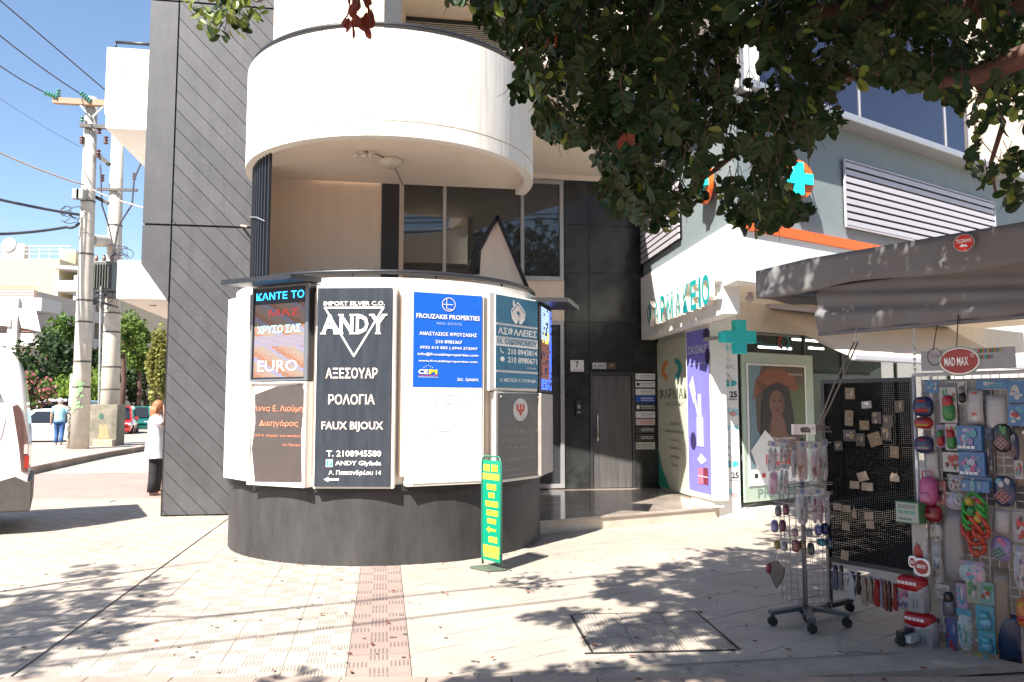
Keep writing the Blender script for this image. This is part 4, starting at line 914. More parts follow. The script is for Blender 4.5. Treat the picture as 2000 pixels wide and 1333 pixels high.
f2.poly(q, [(.25, .15), (.25, .24), (.66, .25), (.66, .135)], c6, .022); f2.text(q, '85%', .36, .60, .18, .225, W_, .024, .03); f2.text(q, 'υγεία', .70, .95, .92, .945, CR, .02); 
for k in range(3): f2.rect(q, .06+.13*k, .05, .12+.13*k, .085, (K_, R_, c4)[k], .012)
q.build('poster', None, t)
q = MB(); f3 = PG.frpx(1481, 950, 1600, 968, .035); f3.text(q, 'PHARMACY', 0, 1, 0, 1, flat('board_letter', (.15, .22, .18)), .0); q.build('lettering', None, t)
# printed panel on the side wall
f_ = PW.frpx(1286, 650, 1392, 962, .012); fz = PW.fr(PW.sz(1286, 800, .012)[0], LW-.55, .2, 2.72, .012)
t = thing('wall_banner', 'cream pharmacy banner with list of wares on the side wall behind the light box', 'banner', fz.p(.3, 0)); f_ = fz
q = MB(); f_.box(q, 0, 0, 1, 1, .01, mat('banner_cream', (.55, .57, .45), .55)); q.build('panel', None, t); q = MB(); gk = flat('banner_ink', (.10, .10, .08)); gn = flat('banner_green', (.02, .28, .20))
f_.text(q, 'ΦΑΡΜΑΚΕΙΟ', .04, .98, .60, .675, gk, .012, .01); f_.text(q, 'ΚΑΖΑΖΑΚΗ', .22, .62, .555, .585, gk, .012)
f_.ring(q, .27, .80, .15, .07, .5, flat('logo_orange', (.70, .25, .05)), .012, 90, 270); f_.ring(q, .45, .80, .15, .07, .5, flat('logo_teal', (.02, .30, .28)), .012, -90, 90)
for i, s_ in enumerate(('κάλυντικά', 'συμπληρώματα διατροφής', 'βιταμίνες', 'ομοιοπαθητικά', 'ορθοπεδικά', 'βρεφικά')): f_.text(q, s_, .30-.02*len(s_)/2+.1, .42+.02*len(s_)/2, .43-.055*i, .455-.055*i, gk, .012)
f_.poly(q, [(0, 0), (0, .26), (.10, .12), (.30, .0)], gn, .012); q.build('print', None, t)
# light box with the violet advert
fa = at(1341, 800, 12.2); fb = at(1390, 800, 11.35); e = V(fb.x-fa.x, fb.y-fa.y, 0); PB = Plane(fa, e); LB = e.length
zb0 = PB.sz(1366, 972)[1]; zb1 = PB.sz(1366, 634)[1]
t = thing('light_box', 'tall advertising light box with violet cosmetics picture on the pharmacy side wall', 'light box', PB.pt(LB/2, zb0)); q = MB(); PB.rc(0, LB, zb0, zb1, .24, fas_w, mb=q); q.build('case', None, t, bevel=.012)
q = MB(); PB.rc(.05, LB-.05, zb0-.10, zb0-.002, .16, fas_w, mb=q, off=-.03); q.build('plinth', None, t, bevel=.01)
f_ = PB.fr(.05, LB-.05, zb0+.08, zb1-.08, .002); q = MB(); f_.rect(q, 0, 0, 1, 1, mat('violet_print', (.20, .19, .62), .35, var=.12, scale=1.5), .002); lil = flat('print_lilac', (.55, .52, .80)); dkv = flat('print_dark_violet', (.04, .03, .10))
f_.text(q, 'CAUDALIE', .08, .93, .855, .905, W_, .006, .0); f_.text(q, 'paris', .45, .56, .815, .835, lil, .006); f_.line(q, [(.15, .79), (.85, .79)], .012, lil, .006)
f_.poly(q, [(.10, .66), (.28, .72), (.40, .60), (.30, .54)], W_, .006); f_.poly(q, [(.30, .58), (.36, .60), (.60, .42), (.56, .40)], W_, .006)
f_.box(q, .42, .28, .70, .46, .004, lil, .004); f_.box(q, .50, .46, .62, .60, .004, W_, .004); f_.ell(q, .25, .31, .13, .055, dkv, .008); f_.ell(q, .95, .83, .10, .05, dkv, .008); f_.ell(q, .92, .96, .14, .04, dkv, .008)
f_.poly(q, [(.42, .20), (.6, .24), (.85, .20), (.6, .17)], lil, .008); f_.box(q, .45, .05, .66, .15, .002, flat('print_rose', (.50, .15, .22)), .006); f_.box(q, .68, .055, .88, .155, .002, flat('print_maroon', (.18, .03, .05)), .006); f_.line(q, [(.45, .10), (.88, .10)], .01, W_, .012)
q.build('advert_print', None, t)
# product strip on the pillar
f_ = PP.fr(.02, LP-.01, .22, 2.55, .0); t = thing('product_banner', 'narrow white skincare strip poster on the pharmacy corner pillar', 'banner', f_.p(.5, 0)); q = MB(); f_.box(q, 0, 0, 1, 1, .012, W_); q.build('panel', None, t)
q = MB(); gy = flat('strip_grey', (.3, .3, .32)); sb_ = flat('strip_blue', (.35, .62, .70)); st_l = flat('strip_teal', (.05, .38, .42))
for k in (0, 1):
    b = .5-.5*k+.0
    f_.text(q, 'LIERAC', .1, .85, b+.325, b+.35, gy, .015); f_.line(q, [(.35, b+.375), (.5, b+.385), (.6, b+.372)], .006, gy, .015); f_.rect(q, .02, b+.44, .95, b+.475, sb_, .014); f_.ell(q, .55, b+.235, .40, .022, st_l, .014); f_.ring(q, .42, b+.265, .2, .03, .25, gy, .016); f_.ell(q, .62, b+.26, .12, .012, CR, .017)
    f_.text(q, '25', .55, .95, b+.145, b+.185, K_, .015, .04); f_.ring(q, .28, b+.165, .14, .018, .25, flat('strip_rose', (.6, .3, .3)), .015); f_.rect(q, .5, b+.13, .95, b+.14, gy, .015); f_.poly(q, [(0, b+.02), (.4, b+.05), (1, b+.03), (1, b+.07), (.5, b+.085), (0, b+.06)], sb_, .014); f_.ell(q, .7, b+.045, .18, .016, flat('strip_rose', (.6, .3, .3)), .016)
q.build('print', None, t)
# green cross
t = thing('pharmacy_cross', 'turquoise box cross on a bracket at the pharmacy corner', 'cross', at(1446, 658, 11.0)); c = at(1448, 658, 11.0); r = .235; PX = Plane((c.x, c.y), (.97, .24)); cc = r*.36
P = [(-cc, -r), (cc, -r), (cc, -cc), (r, -cc), (r, cc), (cc, cc), (cc, r), (-cc, r), (-cc, cc), (-r, cc), (-r, -cc), (-cc, -cc)]
PX.poly([(x, c.z+y) for x, y in P], .12, tq, 'cross_box', t, off=.0, bevel=.006); q = MB()
for k in range(15):
    y = -r+.02+k*.0305; hw = cc-.01 if abs(y) > cc else r-.01; q.bar(PX.pt(-hw, c.z+y, .003), PX.pt(hw, c.z+y, .003), .004, .006, mat('turquoise_dark', (.01, .35, .36), .4))
q.build('light_rows', None, t); q = MB(); q.bar(PX.pt(-.2, c.z, -.06), PX.pt(-.27, c.z, -.55), .05, .05, alu); PX.rc(-.32, -.22, c.z-.08, c.z+.06, .06, tq, mb=q, off=.0); q.build('bracket', None, t)
# spotlights on the overhang soffit
for i, (x, y) in enumerate(((1466, 575), (1444, 602))):
    p = gz(x, y, 3.12); t = thing('spotlight', ('white round spotlight under the fascia tip beside the kiosk roof', 'small spotlight under the fascia left of the round one')[i], 'spotlight', p)
    q = MB(); q.tube([p+V(0, 0, .02), p+V(0, 0, -.03)], .03, white_metal, 12); q.build('base', None, t); q = MB(); q.tube([p+V(.02, .03, -.04), p+V(-.03, -.05, -.07)], [.045, .055] if i == 0 else [.022, .028], white_metal, 16); q.build('lamp_head', None, t, smooth=True)
# awning
zb_ = 2.26; Bl = gz(1664, 698, zb_); a_w = PG.sz(1500, 592, .02)[0]; Wl = PG.pt(a_w, 3.08, .02); LA = 5.2
aw = thing('awning', 'beige retractable awning with white front bar over the pharmacy entrance', 'awning', Wl); fab = mat('awning_fabric', (.60, .52, .43), .85, var=.03); q = MB()
n_ = 24; vs = []; 
for j in range(9):
    for i in range(n_+1):
        p = (Wl+PG.d*(LA*i/n_)).lerp(Bl+PG.d*(LA*i/n_), j/8); p.z += -.06*math.sin(math.pi*j/8)-.012*math.cos(i*1.7)*math.sin(math.pi*j/8); vs.append(p)
q.add(vs, [(j*(n_+1)+i, j*(n_+1)+i+1, (j+1)*(n_+1)+i+1, (j+1)*(n_+1)+i) for j in range(8) for i in range(n_)], fab); o = q.build('fabric', None, aw, smooth=True); so = o.modifiers.new('s', 'SOLIDIFY'); so.thickness = .006
q = MB(); q.bar(Bl, Bl+PG.d*LA, .09, .085, white_metal); q.build('front_bar', None, aw, bevel=.015); q = MB(); q.bar(Wl+V(0, 0, .05), Wl+PG.d*LA+V(0, 0, .05), .14, .12, white_metal); q.build('cassette', None, aw, bevel=.02)
q = MB(); m_ = Wl.lerp(Bl, .5)+PG.d*.8-V(0, 0, .1); q.bar(Wl+PG.d*.25-V(0, 0, .05), m_, .05, .03, white_metal); q.bar(m_, Bl+PG.d*.25-V(0, 0, .04), .04, .03, white_metal); q.build('folding_arm', None, aw)
# ---------------------------------------------------------------- kiosk
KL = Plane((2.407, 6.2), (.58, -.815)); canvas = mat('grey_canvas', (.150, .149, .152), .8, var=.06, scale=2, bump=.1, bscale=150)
ki = thing('street_kiosk', 'street kiosk with a grey canvas roof, side curtain and beige booth at the right', 'kiosk', KL.pt(1.5, 0, -1.6))
Cc = at(1477, 545, 6.42); RP = Plane((Cc.x, Cc.y), (.58, -.815)); zr0, zr1 = 2.47, 2.70
inn = -RP.n
def sheet(fn, nu, nv, m, name, parent, th=.004):
    q = MB(); q.add([fn(i/nu, j/nv) for j in range(nv+1) for i in range(nu+1)], [(j*(nu+1)+i, j*(nu+1)+i+1, (j+1)*(nu+1)+i+1, (j+1)*(nu+1)+i) for j in range(nv) for i in range(nu)], m)
    o = q.build(name, None, parent, smooth=True); k = o.modifiers.new('s', 'SOLIDIFY'); k.thickness = th; return o
RL = 4.2
sheet(lambda u, v: RP.pt(u*RL, zr0-.015*math.sin(u*22)*(1-v)+(zr1-zr0)*v+(.03*min(1, u*9))*v+.02*math.sin(u*7)*(1-v), .015*math.sin(u*40)*(1-v)), 80, 5, canvas, 'valance', ki)
sheet(lambda u, v: RP.pt(0, 0)+inn*(u*3)+V(0, 0, zr0+(zr1-zr0)*v+.01*math.sin(u*30)*(1-v)), 40, 3, canvas, 'valance', ki)
sheet(lambda u, v: RP.pt(u*RL, 0)+inn*(v*3)+V(0, 0, zr1+.03*min(1, u*9)+.30*v-.03*math.sin(u*9)**2*math.sin(3.1*v)), 40, 10, mat('roof_shade', (.012, .012, .013), .9), 'roof', ki, .01)  # black roof colour stands in for the shade under the canvas
frm = MB()
for k in (0, 1): frm.bar(RP.pt(.05, 2.52, -.05)+inn*(2.8*k), RP.pt(RL, 2.52, -.05)+inn*(2.8*k), .04, .04, black_metal)
for k in range(6): frm.bar(RP.pt(.05+k*.8, 2.53, -.05), RP.pt(.05+k*.8, 2.6, -.05)+inn*2.8, .03, .03, black_metal)
frm.build('roof_frame', None, ki)
PC = Plane(RP.pt(0, 0, -.10), (.58, -.815)); c0_ = PC.sz(1597, 600)[0]
def curt(u, v):
    a = c0_+u*(RL-c0_); z = 2.15+(.40)*v+.02*u
    fold = .05*math.sin(4.2*u+5.0*v)*math.sin(3.1*v) + .035*math.exp(-((v-.75+1.0*u)/.10)**2) + .03*math.exp(-((v-.95+.9*u)/.06)**2)-.03*math.exp(-((v-.5+.5*u)/.08)**2)+.012*math.sin(60*u)*(1-v)
    return PC.pt(a, z, fold)
sheet(curt, 120, 16, canvas, 'side_curtain', ki); q = MB(); q.tube([PC.pt(c0_, 2.148, .0), PC.pt(RL, 2.165, .0)], .014, canvas); q.build('curtain_hem', None, ki, smooth=True)
# small round red sticker on the valance
f_ = RP.frpx(1862, 457, 1905, 492, .03); t = thing('round_sticker', 'round red sticker with white lettering on the kiosk valance', 'sticker', f_.p(.5, .5)); q = MB(); f_.ell(q, .5, .5, .5, .5, flat('sticker_grey', (.3, .3, .32)), .0); f_.ell(q, .5, .5, .44, .44, R_, .002); f_.text(q, 'TEZMAN', .15, .85, .5, .72, W_, .004, .02); f_.poly(q, [(.3, .3), (.7, .25), (.6, .4), (.4, .42)], W_, .004); q.build('print', None, t)
# booth behind
bo = MB(); KB = Plane(KL.pt(-.25, 0, -.55), (.58, -.815)); bm2 = mat('booth_beige', (.45, .40, .34), .6); 
KB.rc(.75, 3.6, 0, 1.80, 1.6, bm2, mb=bo); bo.build('booth', None, ki, bevel=.01)
q = MB()
for k in range(9): KB.rc(.80+k*.12, .90+k*.12, .9, 1.72, .02, mat('booth_shutter', (.12, .12, .12), .5) if k % 2 else bm2, mb=q, off=.03)
q.build('shutter', None, ki)
for a in (3.4,):
    MB().box(RP.pt(a+.5, 1.25)+inn*2.7, (.05, .05, 2.5), black_metal).build('post', None, ki)
# ---- display goods builders
def lump(mb, fr, u, v, ru, rv, dep, m, off=.0, n=14, k=8, e=.7):
    vs = []; fs = []
    sg = lambda x: math.copysign(abs(x)**e, x)
    for i in range(k+1):
        t = -math.pi/2+math.pi*i/k
        for j in range(n):
            a = 2*math.pi*j/n; vs.append(fr.p(u+ru*sg(math.cos(t))*sg(math.cos(a)), v+rv*sg(math.cos(t))*sg(math.sin(a)), off+dep*math.sin(t)))
    for i in range(k):
        for j in range(n): fs.append((i*n+j, i*n+(j+1) % n, (i+1)*n+(j+1) % n, (i+1)*n+j))
    mb.add(vs, fs, m)
PALC = {}
def pc(*rgb):
    if rgb not in PALC: PALC[rgb] = flat('ink_%02d' % len(PALC), tuple(c*.52 for c in rgb), .3, spec=.5)
    return PALC[rgb]
def blobs(fr, q, cols, n, off, u0=.05, v0=.05, u1=.95, v1=.95, sz_=(.08, .22)):
    for i in range(n):
        c = random.choice(cols); r1 = random.uniform(*sz_); r2 = random.uniform(*sz_); u = random.uniform(u0+r1, u1-r1) if u1-u0 > 2*r1 else (u0+u1)/2; v = random.uniform(v0+r2, v1-r2) if v1-v0 > 2*r2 else (v0+v1)/2
        a0 = random.random()*6.28; N = random.choice((4, 5, 7, 12)); fr.poly(q, [(u+r1*math.cos(a0+6.283*k/N)*random.uniform(.75, 1), v+r2*math.sin(a0+6.283*k/N)*random.uniform(.75, 1)) for k in range(N)], c, off+.0006*(i+1))
def goods(name, label, cat, pn, x0, y0, x1, y1, off, kind, cols, group=None, tilt=0., seed=None):
    random.seed(seed if seed is not None else int(x0*13+y0*7))
    f = pn.frpx(x0, y0, x1, y1, off)
    if tilt:
        c = f.p(.5, 1); R = Matrix.Rotation(math.radians(tilt), 3, f.n); f = Fr(c+R@(f.O-c), R@f.ex, f.w, f.h, R@f.ey)
    t = thing(name, label, cat, f.p(.5, 1), group)
    if kind == 'bag':       # clear bag with header card and two long rolls inside
        q = MB(); lump(q, f, .5, .45, .5, .46, .022, plastic_bag, .0); q.build('bag', None, t, smooth=True)
        q = MB(); n = max(1, len(cols)-1)
        for i in range(n): lump(q, f, (i+.5)/n*.8+.1, .42, .38/n, .38, .016, cols[i+1], .0, e=.85)
        q.build('contents', None, t, smooth=True); q = MB(); blobs(f, q, [pc(.6, .55, .5)]+cols[1:], 7, .020, .1, .1, .9, .75, (.05, .12)); q.build('print', None, t)
        q = MB(); f.box(q, .02, .83, .98, 1.0, .006, cols[0], .004); f.ell(q, .5, .92, .16, .055, pc(.15, .3, .55), .012, 14); q.build('header_card', None, t)
    elif kind == 'card':
        q = MB(); f.box(q, 0, 0, 1, 1, .006, cols[0]); q.build('card', None, t); q = MB(); blobs(f, q, cols[1:] or cols, 9, .0075); q.build('print', None, t)
    elif kind == 'plain':
        q = MB(); vs = [f.p(u, v, .012*math.sin(3.1*v)+.006*math.sin(5*u)) for v in [i/6 for i in range(7)] for u in (0, .25, .5, .75, 1)]
        q.add(vs, [(j*5+i, j*5+i+1, (j+1)*5+i+1, (j+1)*5+i) for j in range(6) for i in range(4)], cols[0]); o = q.build('sheet', None, t, smooth=True); k = o.modifiers.new('s', 'SOLIDIFY'); k.thickness = .002
        if len(cols) > 1: q = MB(); [f.ell(q, .5+random.uniform(-.1, .1), v, .16, .035, cols[1], .02, 10) for v in (.88, .3)]; q.build('print', None, t)
    elif kind == 'box':
        q = MB(); f.box(q, 0, 0, 1, 1, .045, cols[0], -.01); q.build('box', None, t, bevel=.002); q = MB(); blobs(f, q, cols[1:], 14, .036, sz_=(.07, .2)); wordrow(f, q, .08, .18, .08, .8, W_, cols[0], .05, 4); q.build('print', None, t)
    elif kind == 'blister':  # card with a shaped moulded toy
        q = MB(); f.box(q, 0, 0, 1, 1, .004, cols[0]); q.build('card', None, t); q = MB(); blobs(f, q, cols[1:], 5, .005, 0, .55, 1, 1, (.06, .15)); q.build('print', None, t)
        q = MB(); lump(q, f, .55, .30, .36, .26, .03, cols[1], .012); lump(q, f, .5, .58, .30, .20, .028, cols[2], .012); q.build('toy', None, t, smooth=True)
    elif kind == 'pouch':
        q = MB(); lump(q, f, .5, .45, .48, .45, .04, cols[0], .02); q.build('pouch', None, t, smooth=True)
        q = MB(); lump(q, f, .5, .30, .44, .16, .043, cols[1], .022, e=.9); lump(q, f, .5, .70, .30, .08, .044, cols[-1], .02); q.build('trim', None, t, smooth=True)
        q = MB(); f.ring(q, .5, 1.0, .12, .08, .3, cols[0], .02); q.build('loop', None, t)
    elif kind == 'cube':     # black blister with a chequered puzzle face turned on its corner
        q = MB(); lump(q, f, .5, .5, .5, .5, .02, cols[0], .0); q.build('blister', None, t, smooth=True); q = MB(); c = (.48, .33); e1 = (.34, .16); e2 = (-.30, .17)
        f.poly(q, [(c[0], c[1]-.26), (c[0]+.38, c[1]), (c[0], c[1]+.26), (c[0]-.38, c[1])], cols[1], .026)
        for i in range(3):
            for j in range(3):
                a = (i-1)*.22; b = (j-1)*.22; x = c[0]+(a-b)*.56; y = c[1]+(a+b)*.38; f.poly(q, [(x, y-.055), (x+.08, y), (x, y+.055), (x-.08, y)], cols[2], .029)
        q.build('puzzle_cube', None, t); q = MB(); blobs(f, q, cols[3:], 6, .022, .15, .6, .85, .98, (.07, .15)); q.build('print', None, t)
    elif kind == 'packet':
        q = MB(); f.box(q, 0, 0, 1, 1, .005, cols[0]); q.build('packet', None, t); q = MB(); blobs(f, q, cols[1:], 5, .0065, sz_=(.1, .25)); q.build('charm', None, t)
    elif kind == 'strap':
        q = MB(); 
        for k in range(2):
            vs = []
            for i in range(9):
                v = 1-i/8; w_ = .5*(.6+.4*math.sin(3*v+k)); vs += [f.p(.5-w_+.1*math.sin(v*9+k*2), v, .006+.012*k), f.p(.5+w_+.1*math.sin(v*9+k*2), v, .010+.012*k)]
            q.add(vs, [(2*i, 2*i+1, 2*i+3, 2*i+2) for i in range(8)], cols[k % len(cols)])
        o = q.build('strap', None, t); so = o.modifiers.new('s', 'SOLIDIFY'); so.thickness = .004
        if len(cols) > 1: q = MB(); [f.rect(q, random.uniform(0, .6), i/10, random.uniform(.6, 1), i/10+.04, cols[1], .024) for i in range(10)]; q.build('weave', None, t)
        q = MB(); lump(q, f, .5, -.02, .4, .04, .01, cols[-1], .01); q.build('tassel', None, t)
    return t
# ---- pegboard on a wheeled stand
pb = thing('pegboard_stand', 'black perforated board on a wheeled stand, between the wire spinner and the toy grid', 'display stand', KL.pt(.37, 0))
pz0 = KL.sz(1620, 1097)[1]; pz1 = KL.sz(1622, 742)[1]; q = MB(); pw = .735
for a in (0, pw-.03): KL.rc(a, a+.03, .07 if a == 0 else .07, pz1, .03, black_metal, mb=q)
KL.rc(.03, pw-.03, pz0, pz0+.035, .03, black_metal, mb=q); KL.rc(.03, pw-.03, pz1-.03, pz1, .03, black_metal, mb=q); q.build('frame', None, pb, bevel=.002)
def perf():
    m = bpy.data.materials.new('perforated_sheet'); m.use_nodes = True; n = m.node_tree.nodes; l = m.node_tree.links; b = n['Principled BSDF']; b.inputs['Base Color'].default_value = (.006, .006, .006, 1); b.inputs['Roughness'].default_value = .9; b.inputs['Specular IOR Level'].default_value = .1
    tc = n.new('ShaderNodeTexCoord'); mp = n.new('ShaderNodeMapping'); l.new(tc.outputs['Generated'], mp.inputs[0]); mp.inputs['Scale'].default_value = (46, 1, 95); sx = n.new('ShaderNodeSeparateXYZ'); l.new(mp.outputs[0], sx.inputs[0])
    def mm(op, a, bb): x = n.new('ShaderNodeMath'); x.operation = op; [(l.new(v, x.inputs[i]) if not isinstance(v, (int, float)) else setattr(x.inputs[i], 'default_value', v)) for i, v in enumerate((a, bb))]; return x.outputs[0]
    h = [mm('LESS_THAN', mm('ABSOLUTE', mm('SUBTRACT', mm('FRACT', sx.outputs[i], 0), .5), 0), .10) for i in (0, 2)]
    l.new(mm('SUBTRACT', 1, mm('MULTIPLY', h[0], h[1])), b.inputs['Alpha']); return m
q = MB(); q.add([KL.pt(.03, pz0+.035, -.012), KL.pt(pw-.03, pz0+.035, -.012), KL.pt(pw-.03, pz1-.03, -.012), KL.pt(.03, pz1-.03, -.012)], [(0, 1, 2, 3)]); q.build('perforated_panel', perf(), pb)
def wheel(t, p, r=.035, m=rubber):
    q = MB(); q.tube([p+V(0, -.016, r), p+V(0, .016, r)], r, m, 16); w_ = q.build('caster', None, t, smooth=False); q = MB(); q.bar(p+V(0, 0, r+.01), p+V(0, 0, 2*r+.02), .035, .022, black_metal); q.build('fork', None, w_)
for a in (.015, pw-.015):
    q = MB(); q.bar(KL.pt(a, .085, .30), KL.pt(a, .085, -.30), .04, .035, black_metal); q.build('foot', None, pb, bevel=.003)
    for o_ in (.27, -.27): wheel(pb, KL.pt(a, 0, o_))
q = MB(); q.tube([KL.pt(.05, pz0-.06, .02), KL.pt(pw-.03, pz0-.06, .02)], .006, steel); q.build('hook_rail', None, pb)
bn = pc(.30, .20, .10); br = pc(.42, .30, .12); dkb = pc(.10, .07, .06); beige = pc(.58, .46, .34)
pk = [(1652, 758, 1670, 780, 'gold charm packet highest on the pegboard, near its left edge'), (1683, 784, 1702, 798, 'white price slip below the top gold packet on the pegboard'), (1748, 783, 1766, 806, 'dark charm packet at the upper right edge of the pegboard'), (1652, 802, 1668, 832, 'slim grey charm figure packet in the upper left of the pegboard'), (1704, 805, 1722, 828, 'reddish charm packet right of the slim grey figure packet'), (1725, 811, 1744, 834, 'gold framed packet in the upper right of the pegboard'),
 (1680, 822, 1698, 840, 'small gold packet just above the packet pair mid left'), (1648, 840, 1672, 862, 'wide pale packet left of the orange square packet'), (1673, 847, 1690, 872, 'orange square packet in the packet pair of the third row'), (1694, 846, 1718, 872, 'tilted dark packet right of the orange square one'), (1722, 834, 1742, 860, 'tall gold packet in the right half, third row'), (1630, 862, 1646, 880, 'small dim packet by the left frame of the pegboard'), (1740, 872, 1757, 895, 'greyish packet alone at the right, lowest of the charm packets')]
for i, (x0, y0, x1, y1, lb) in enumerate(pk):
    goods('charm_packet', lb, 'packet', KL, x0, y0, x1, y1, .01, 'packet', [pc(.55, .52, .50), W_] if i == 1 else [dkb if i % 3 else bn, br, pc(.5, .42, .3), pc(.25, .18, .12)], 'charm packets pinned on the pegboard', tilt=(18 if i == 9 else random.choice((-3, 0, 4))))
tg = [(1675, 922, 1696, 940, 'tilted beige tag highest of the bare tags', 18), (1660, 940, 1679, 955, 'beige tag left of the white edged tag', 0), (1683, 943, 1706, 959, 'beige tag with a white bar, right of two tags in one row', 0), (1739, 924, 1757, 941, 'beige tag with notched corners near the right frame', 0), (1628, 983, 1645, 997, 'beige tag touching the left frame of the pegboard', 0), (1646, 987, 1662, 1001, 'beige tag between the frame tag and the pointed tag', 0), (1664, 986, 1674, 1013, 'pointed narrow beige tag shaped like a bottle', 0), (1689, 1000, 1706, 1015, 'upper of two stacked beige tags right of the pointed tag', 0), (1692, 1018, 1708, 1033, 'lower of two stacked beige tags right of the pointed tag', 0), (1645, 1018, 1660, 1036, 'arched beige tag at lower left above the lowest tag', 0), (1643, 1075, 1658, 1094, 'beige tag lowest of all near the bottom of the board', -6)]
for i, (x0, y0, x1, y1, lb, tl) in enumerate(tg):
    f = KL.frpx(x0, y0, x1, y1, .012); t = thing('price_tag', lb, 'tag', f.p(.5, 1), 'bare beige tags left on the pegboard'); q = MB()
    P = [(0, 0), (1, .03), (.97, 1), (.03, .96)]
    if i == 6: P = [(0, .2), (.2, .0), (.8, 0), (1, .2), (.8, .55), (.6, .75), (.5, 1), (.4, .75), (.2, .55)]
    if i == 3: P = [(0, 0), (1, 0), (1, .6), (.85, .75), (.75, 1), (.5, .85), (.25, 1), (.1, .75), (0, .6)]
    if i == 9: P = [(0, 0), (1, 0), (1, .6), (.8, .9), (.5, 1), (.2, .9), (0, .6)]
    if tl: c = .5; s_ = math.radians(tl); P = [(c+(u-c)*math.cos(s_)-(v-c)*math.sin(s_), c+(u-c)*math.sin(s_)+(v-c)*math.cos(s_)) for u, v in P]
    n_ = len(P); k = [f.p(u, v, .003) for u, v in P]+[f.p(u, v, 0) for u, v in P]; q.add(k, [tuple(range(n_)), tuple(reversed(range(n_, 2*n_)))]+[((a+1) % n_, a, n_+a, n_+(a+1) % n_) for a in range(n_)], beige); q.build('tag', None, t)
# straps on the rail
sc_ = [((.05, .06, .12), (.05, .06, .12), 'dark blue pouch strap hanging at the left end of the pegboard rail'), None]
sp_ = [(1627, 1104, 1640, 1150, (.03, .05, .10), (.10, .12, .2), 'navy pouch strap at the left end of the rail under the pegboard'), (1641, 1104, 1650, 1150, (.02, .03, .05), (.2, .2, .25), 'black pouch strap beside the navy one on the rail'), (1659, 1116, 1674, 1168, (.015, .03, .10), (.65, .65, .68), 'navy and white checked strap on the rail'), (1676, 1118, 1684, 1160, (.07, .01, .015), (.05, .01, .01), 'dark maroon strap just right of the checked one'), (1686, 1124, 1698, 1180, (.30, .18, .12), (.45, .32, .24), 'tan braided strap on the rail'), (1700, 1126, 1709, 1176, (.12, .14, .09), (.30, .26, .18), 'olive grey beaded strap right of the tan one'),
 (1710, 1130, 1722, 1182, (.50, .015, .015), (.40, .01, .01), 'bright red strap left of the brown ones'), (1723, 1130, 1729, 1184, (.22, .18, .30), (.3, .25, .35), 'thin lilac cord between the red and brown straps'), (1730, 1132, 1737, 1190, (.20, .05, .02), (.3, .08, .03), 'rust brown strap, left one of the brown pair'), (1738, 1134, 1745, 1192, (.16, .06, .03), (.1, .03, .02), 'dark brown strap, right one of the brown pair'), (1747, 1140, 1757, 1190, (.52, .02, .02), (.35, .01, .01), 'scarlet strap at the right end of the rail')]
for x0, y0, x1, y1, ca, cb, lb in sp_:
    goods('hanging_strap', lb, 'strap', KL, x0, y0, x1, y1, .01, 'strap', [pc(*ca), pc(*cb)], 'straps hanging under the pegboard')
# ---- wire spinner
cs_ = V(2.175, 6.02, 0); spn = thing('wire_spinner', 'revolving wire display stand on a grey wheeled foot, left of the pegboard', 'display stand', cs_)
q = MB(); q.tube([cs_+V(0, 0, .10), cs_+V(0, 0, 1.36)], .017, mat('spinner_pole', (.20, .20, .21), .4, .5), 12); q.build('pole', None, spn, smooth=True)
for i, an in enumerate((195, 258, 335, 75)):
    d = V(math.cos(math.radians(an)), math.sin(math.radians(an)), 0); q = MB(); q.bar(cs_+V(0, 0, .115), cs_+d*.30+V(0, 0, .095), .055, .03, mat('spinner_foot', (.09, .10, .11), .4, .4)); q.build('leg', None, spn, bevel=.004); wheel(spn, cs_+d*.28, .034)
q = MB(); rr = .165
for k in range(20):
    a = math.pi*2*k/20; p = cs_+V(rr*math.cos(a), rr*math.sin(a), 0); q.bar(p+V(0, 0, .17), p+V(0, 0, 1.03), .0032, .0032, wire_chrome)
for z in [.18+.045*i for i in range(4)]+[.42, .45, .62, .655, .80, .835, .98, 1.02]: q.tube([cs_+V(rr*math.cos(math.pi*k/12), rr*math.sin(math.pi*k/12), z) for k in range(25)], .0022, wire_chrome, 5)
for an in (0, 90, 180, 270):
    d = V(math.cos(math.radians(an+30)), math.sin(math.radians(an+30)), 0)
    for z in (.185, 1.0): q.bar(cs_+V(0, 0, z), cs_+d*rr+V(0, 0, z), .005, .005, wire_chrome)
q.build('wire_cage', None, spn)
q = MB(); 
for z in (1.32, 1.02, .95, .86, .77):
    for an in range(0, 360, 45): d = V(math.cos(math.radians(an)), math.sin(math.radians(an)), 0); q.bar(cs_+d*.02+V(0, 0, z), cs_+d*.23+V(0, 0, z+.01), .004, .004, wire_chrome)
q.build('hooks', None, spn)
SPf = Plane(cs_+V(0, -.2, 0), (1, .0)); SPl = Plane(cs_+V(-.16, -.12, 0), (.85, -.5))
f = SPf.frpx(1546, 829, 1592, 849, .0); q = MB(); f.box(q, 0, 0, 1, 1, .012, W_); f.box(q, 0, 0, .09, 1, .02, W_, .01); q.build('header_plate', None, spn); q = MB(); blobs(f, q, [pc(.2, .2, .2), pc(.4, .4, .4)], 6, .013, .3, .1, .8, .9, (.05, .3)); q.build('header_print', None, spn)
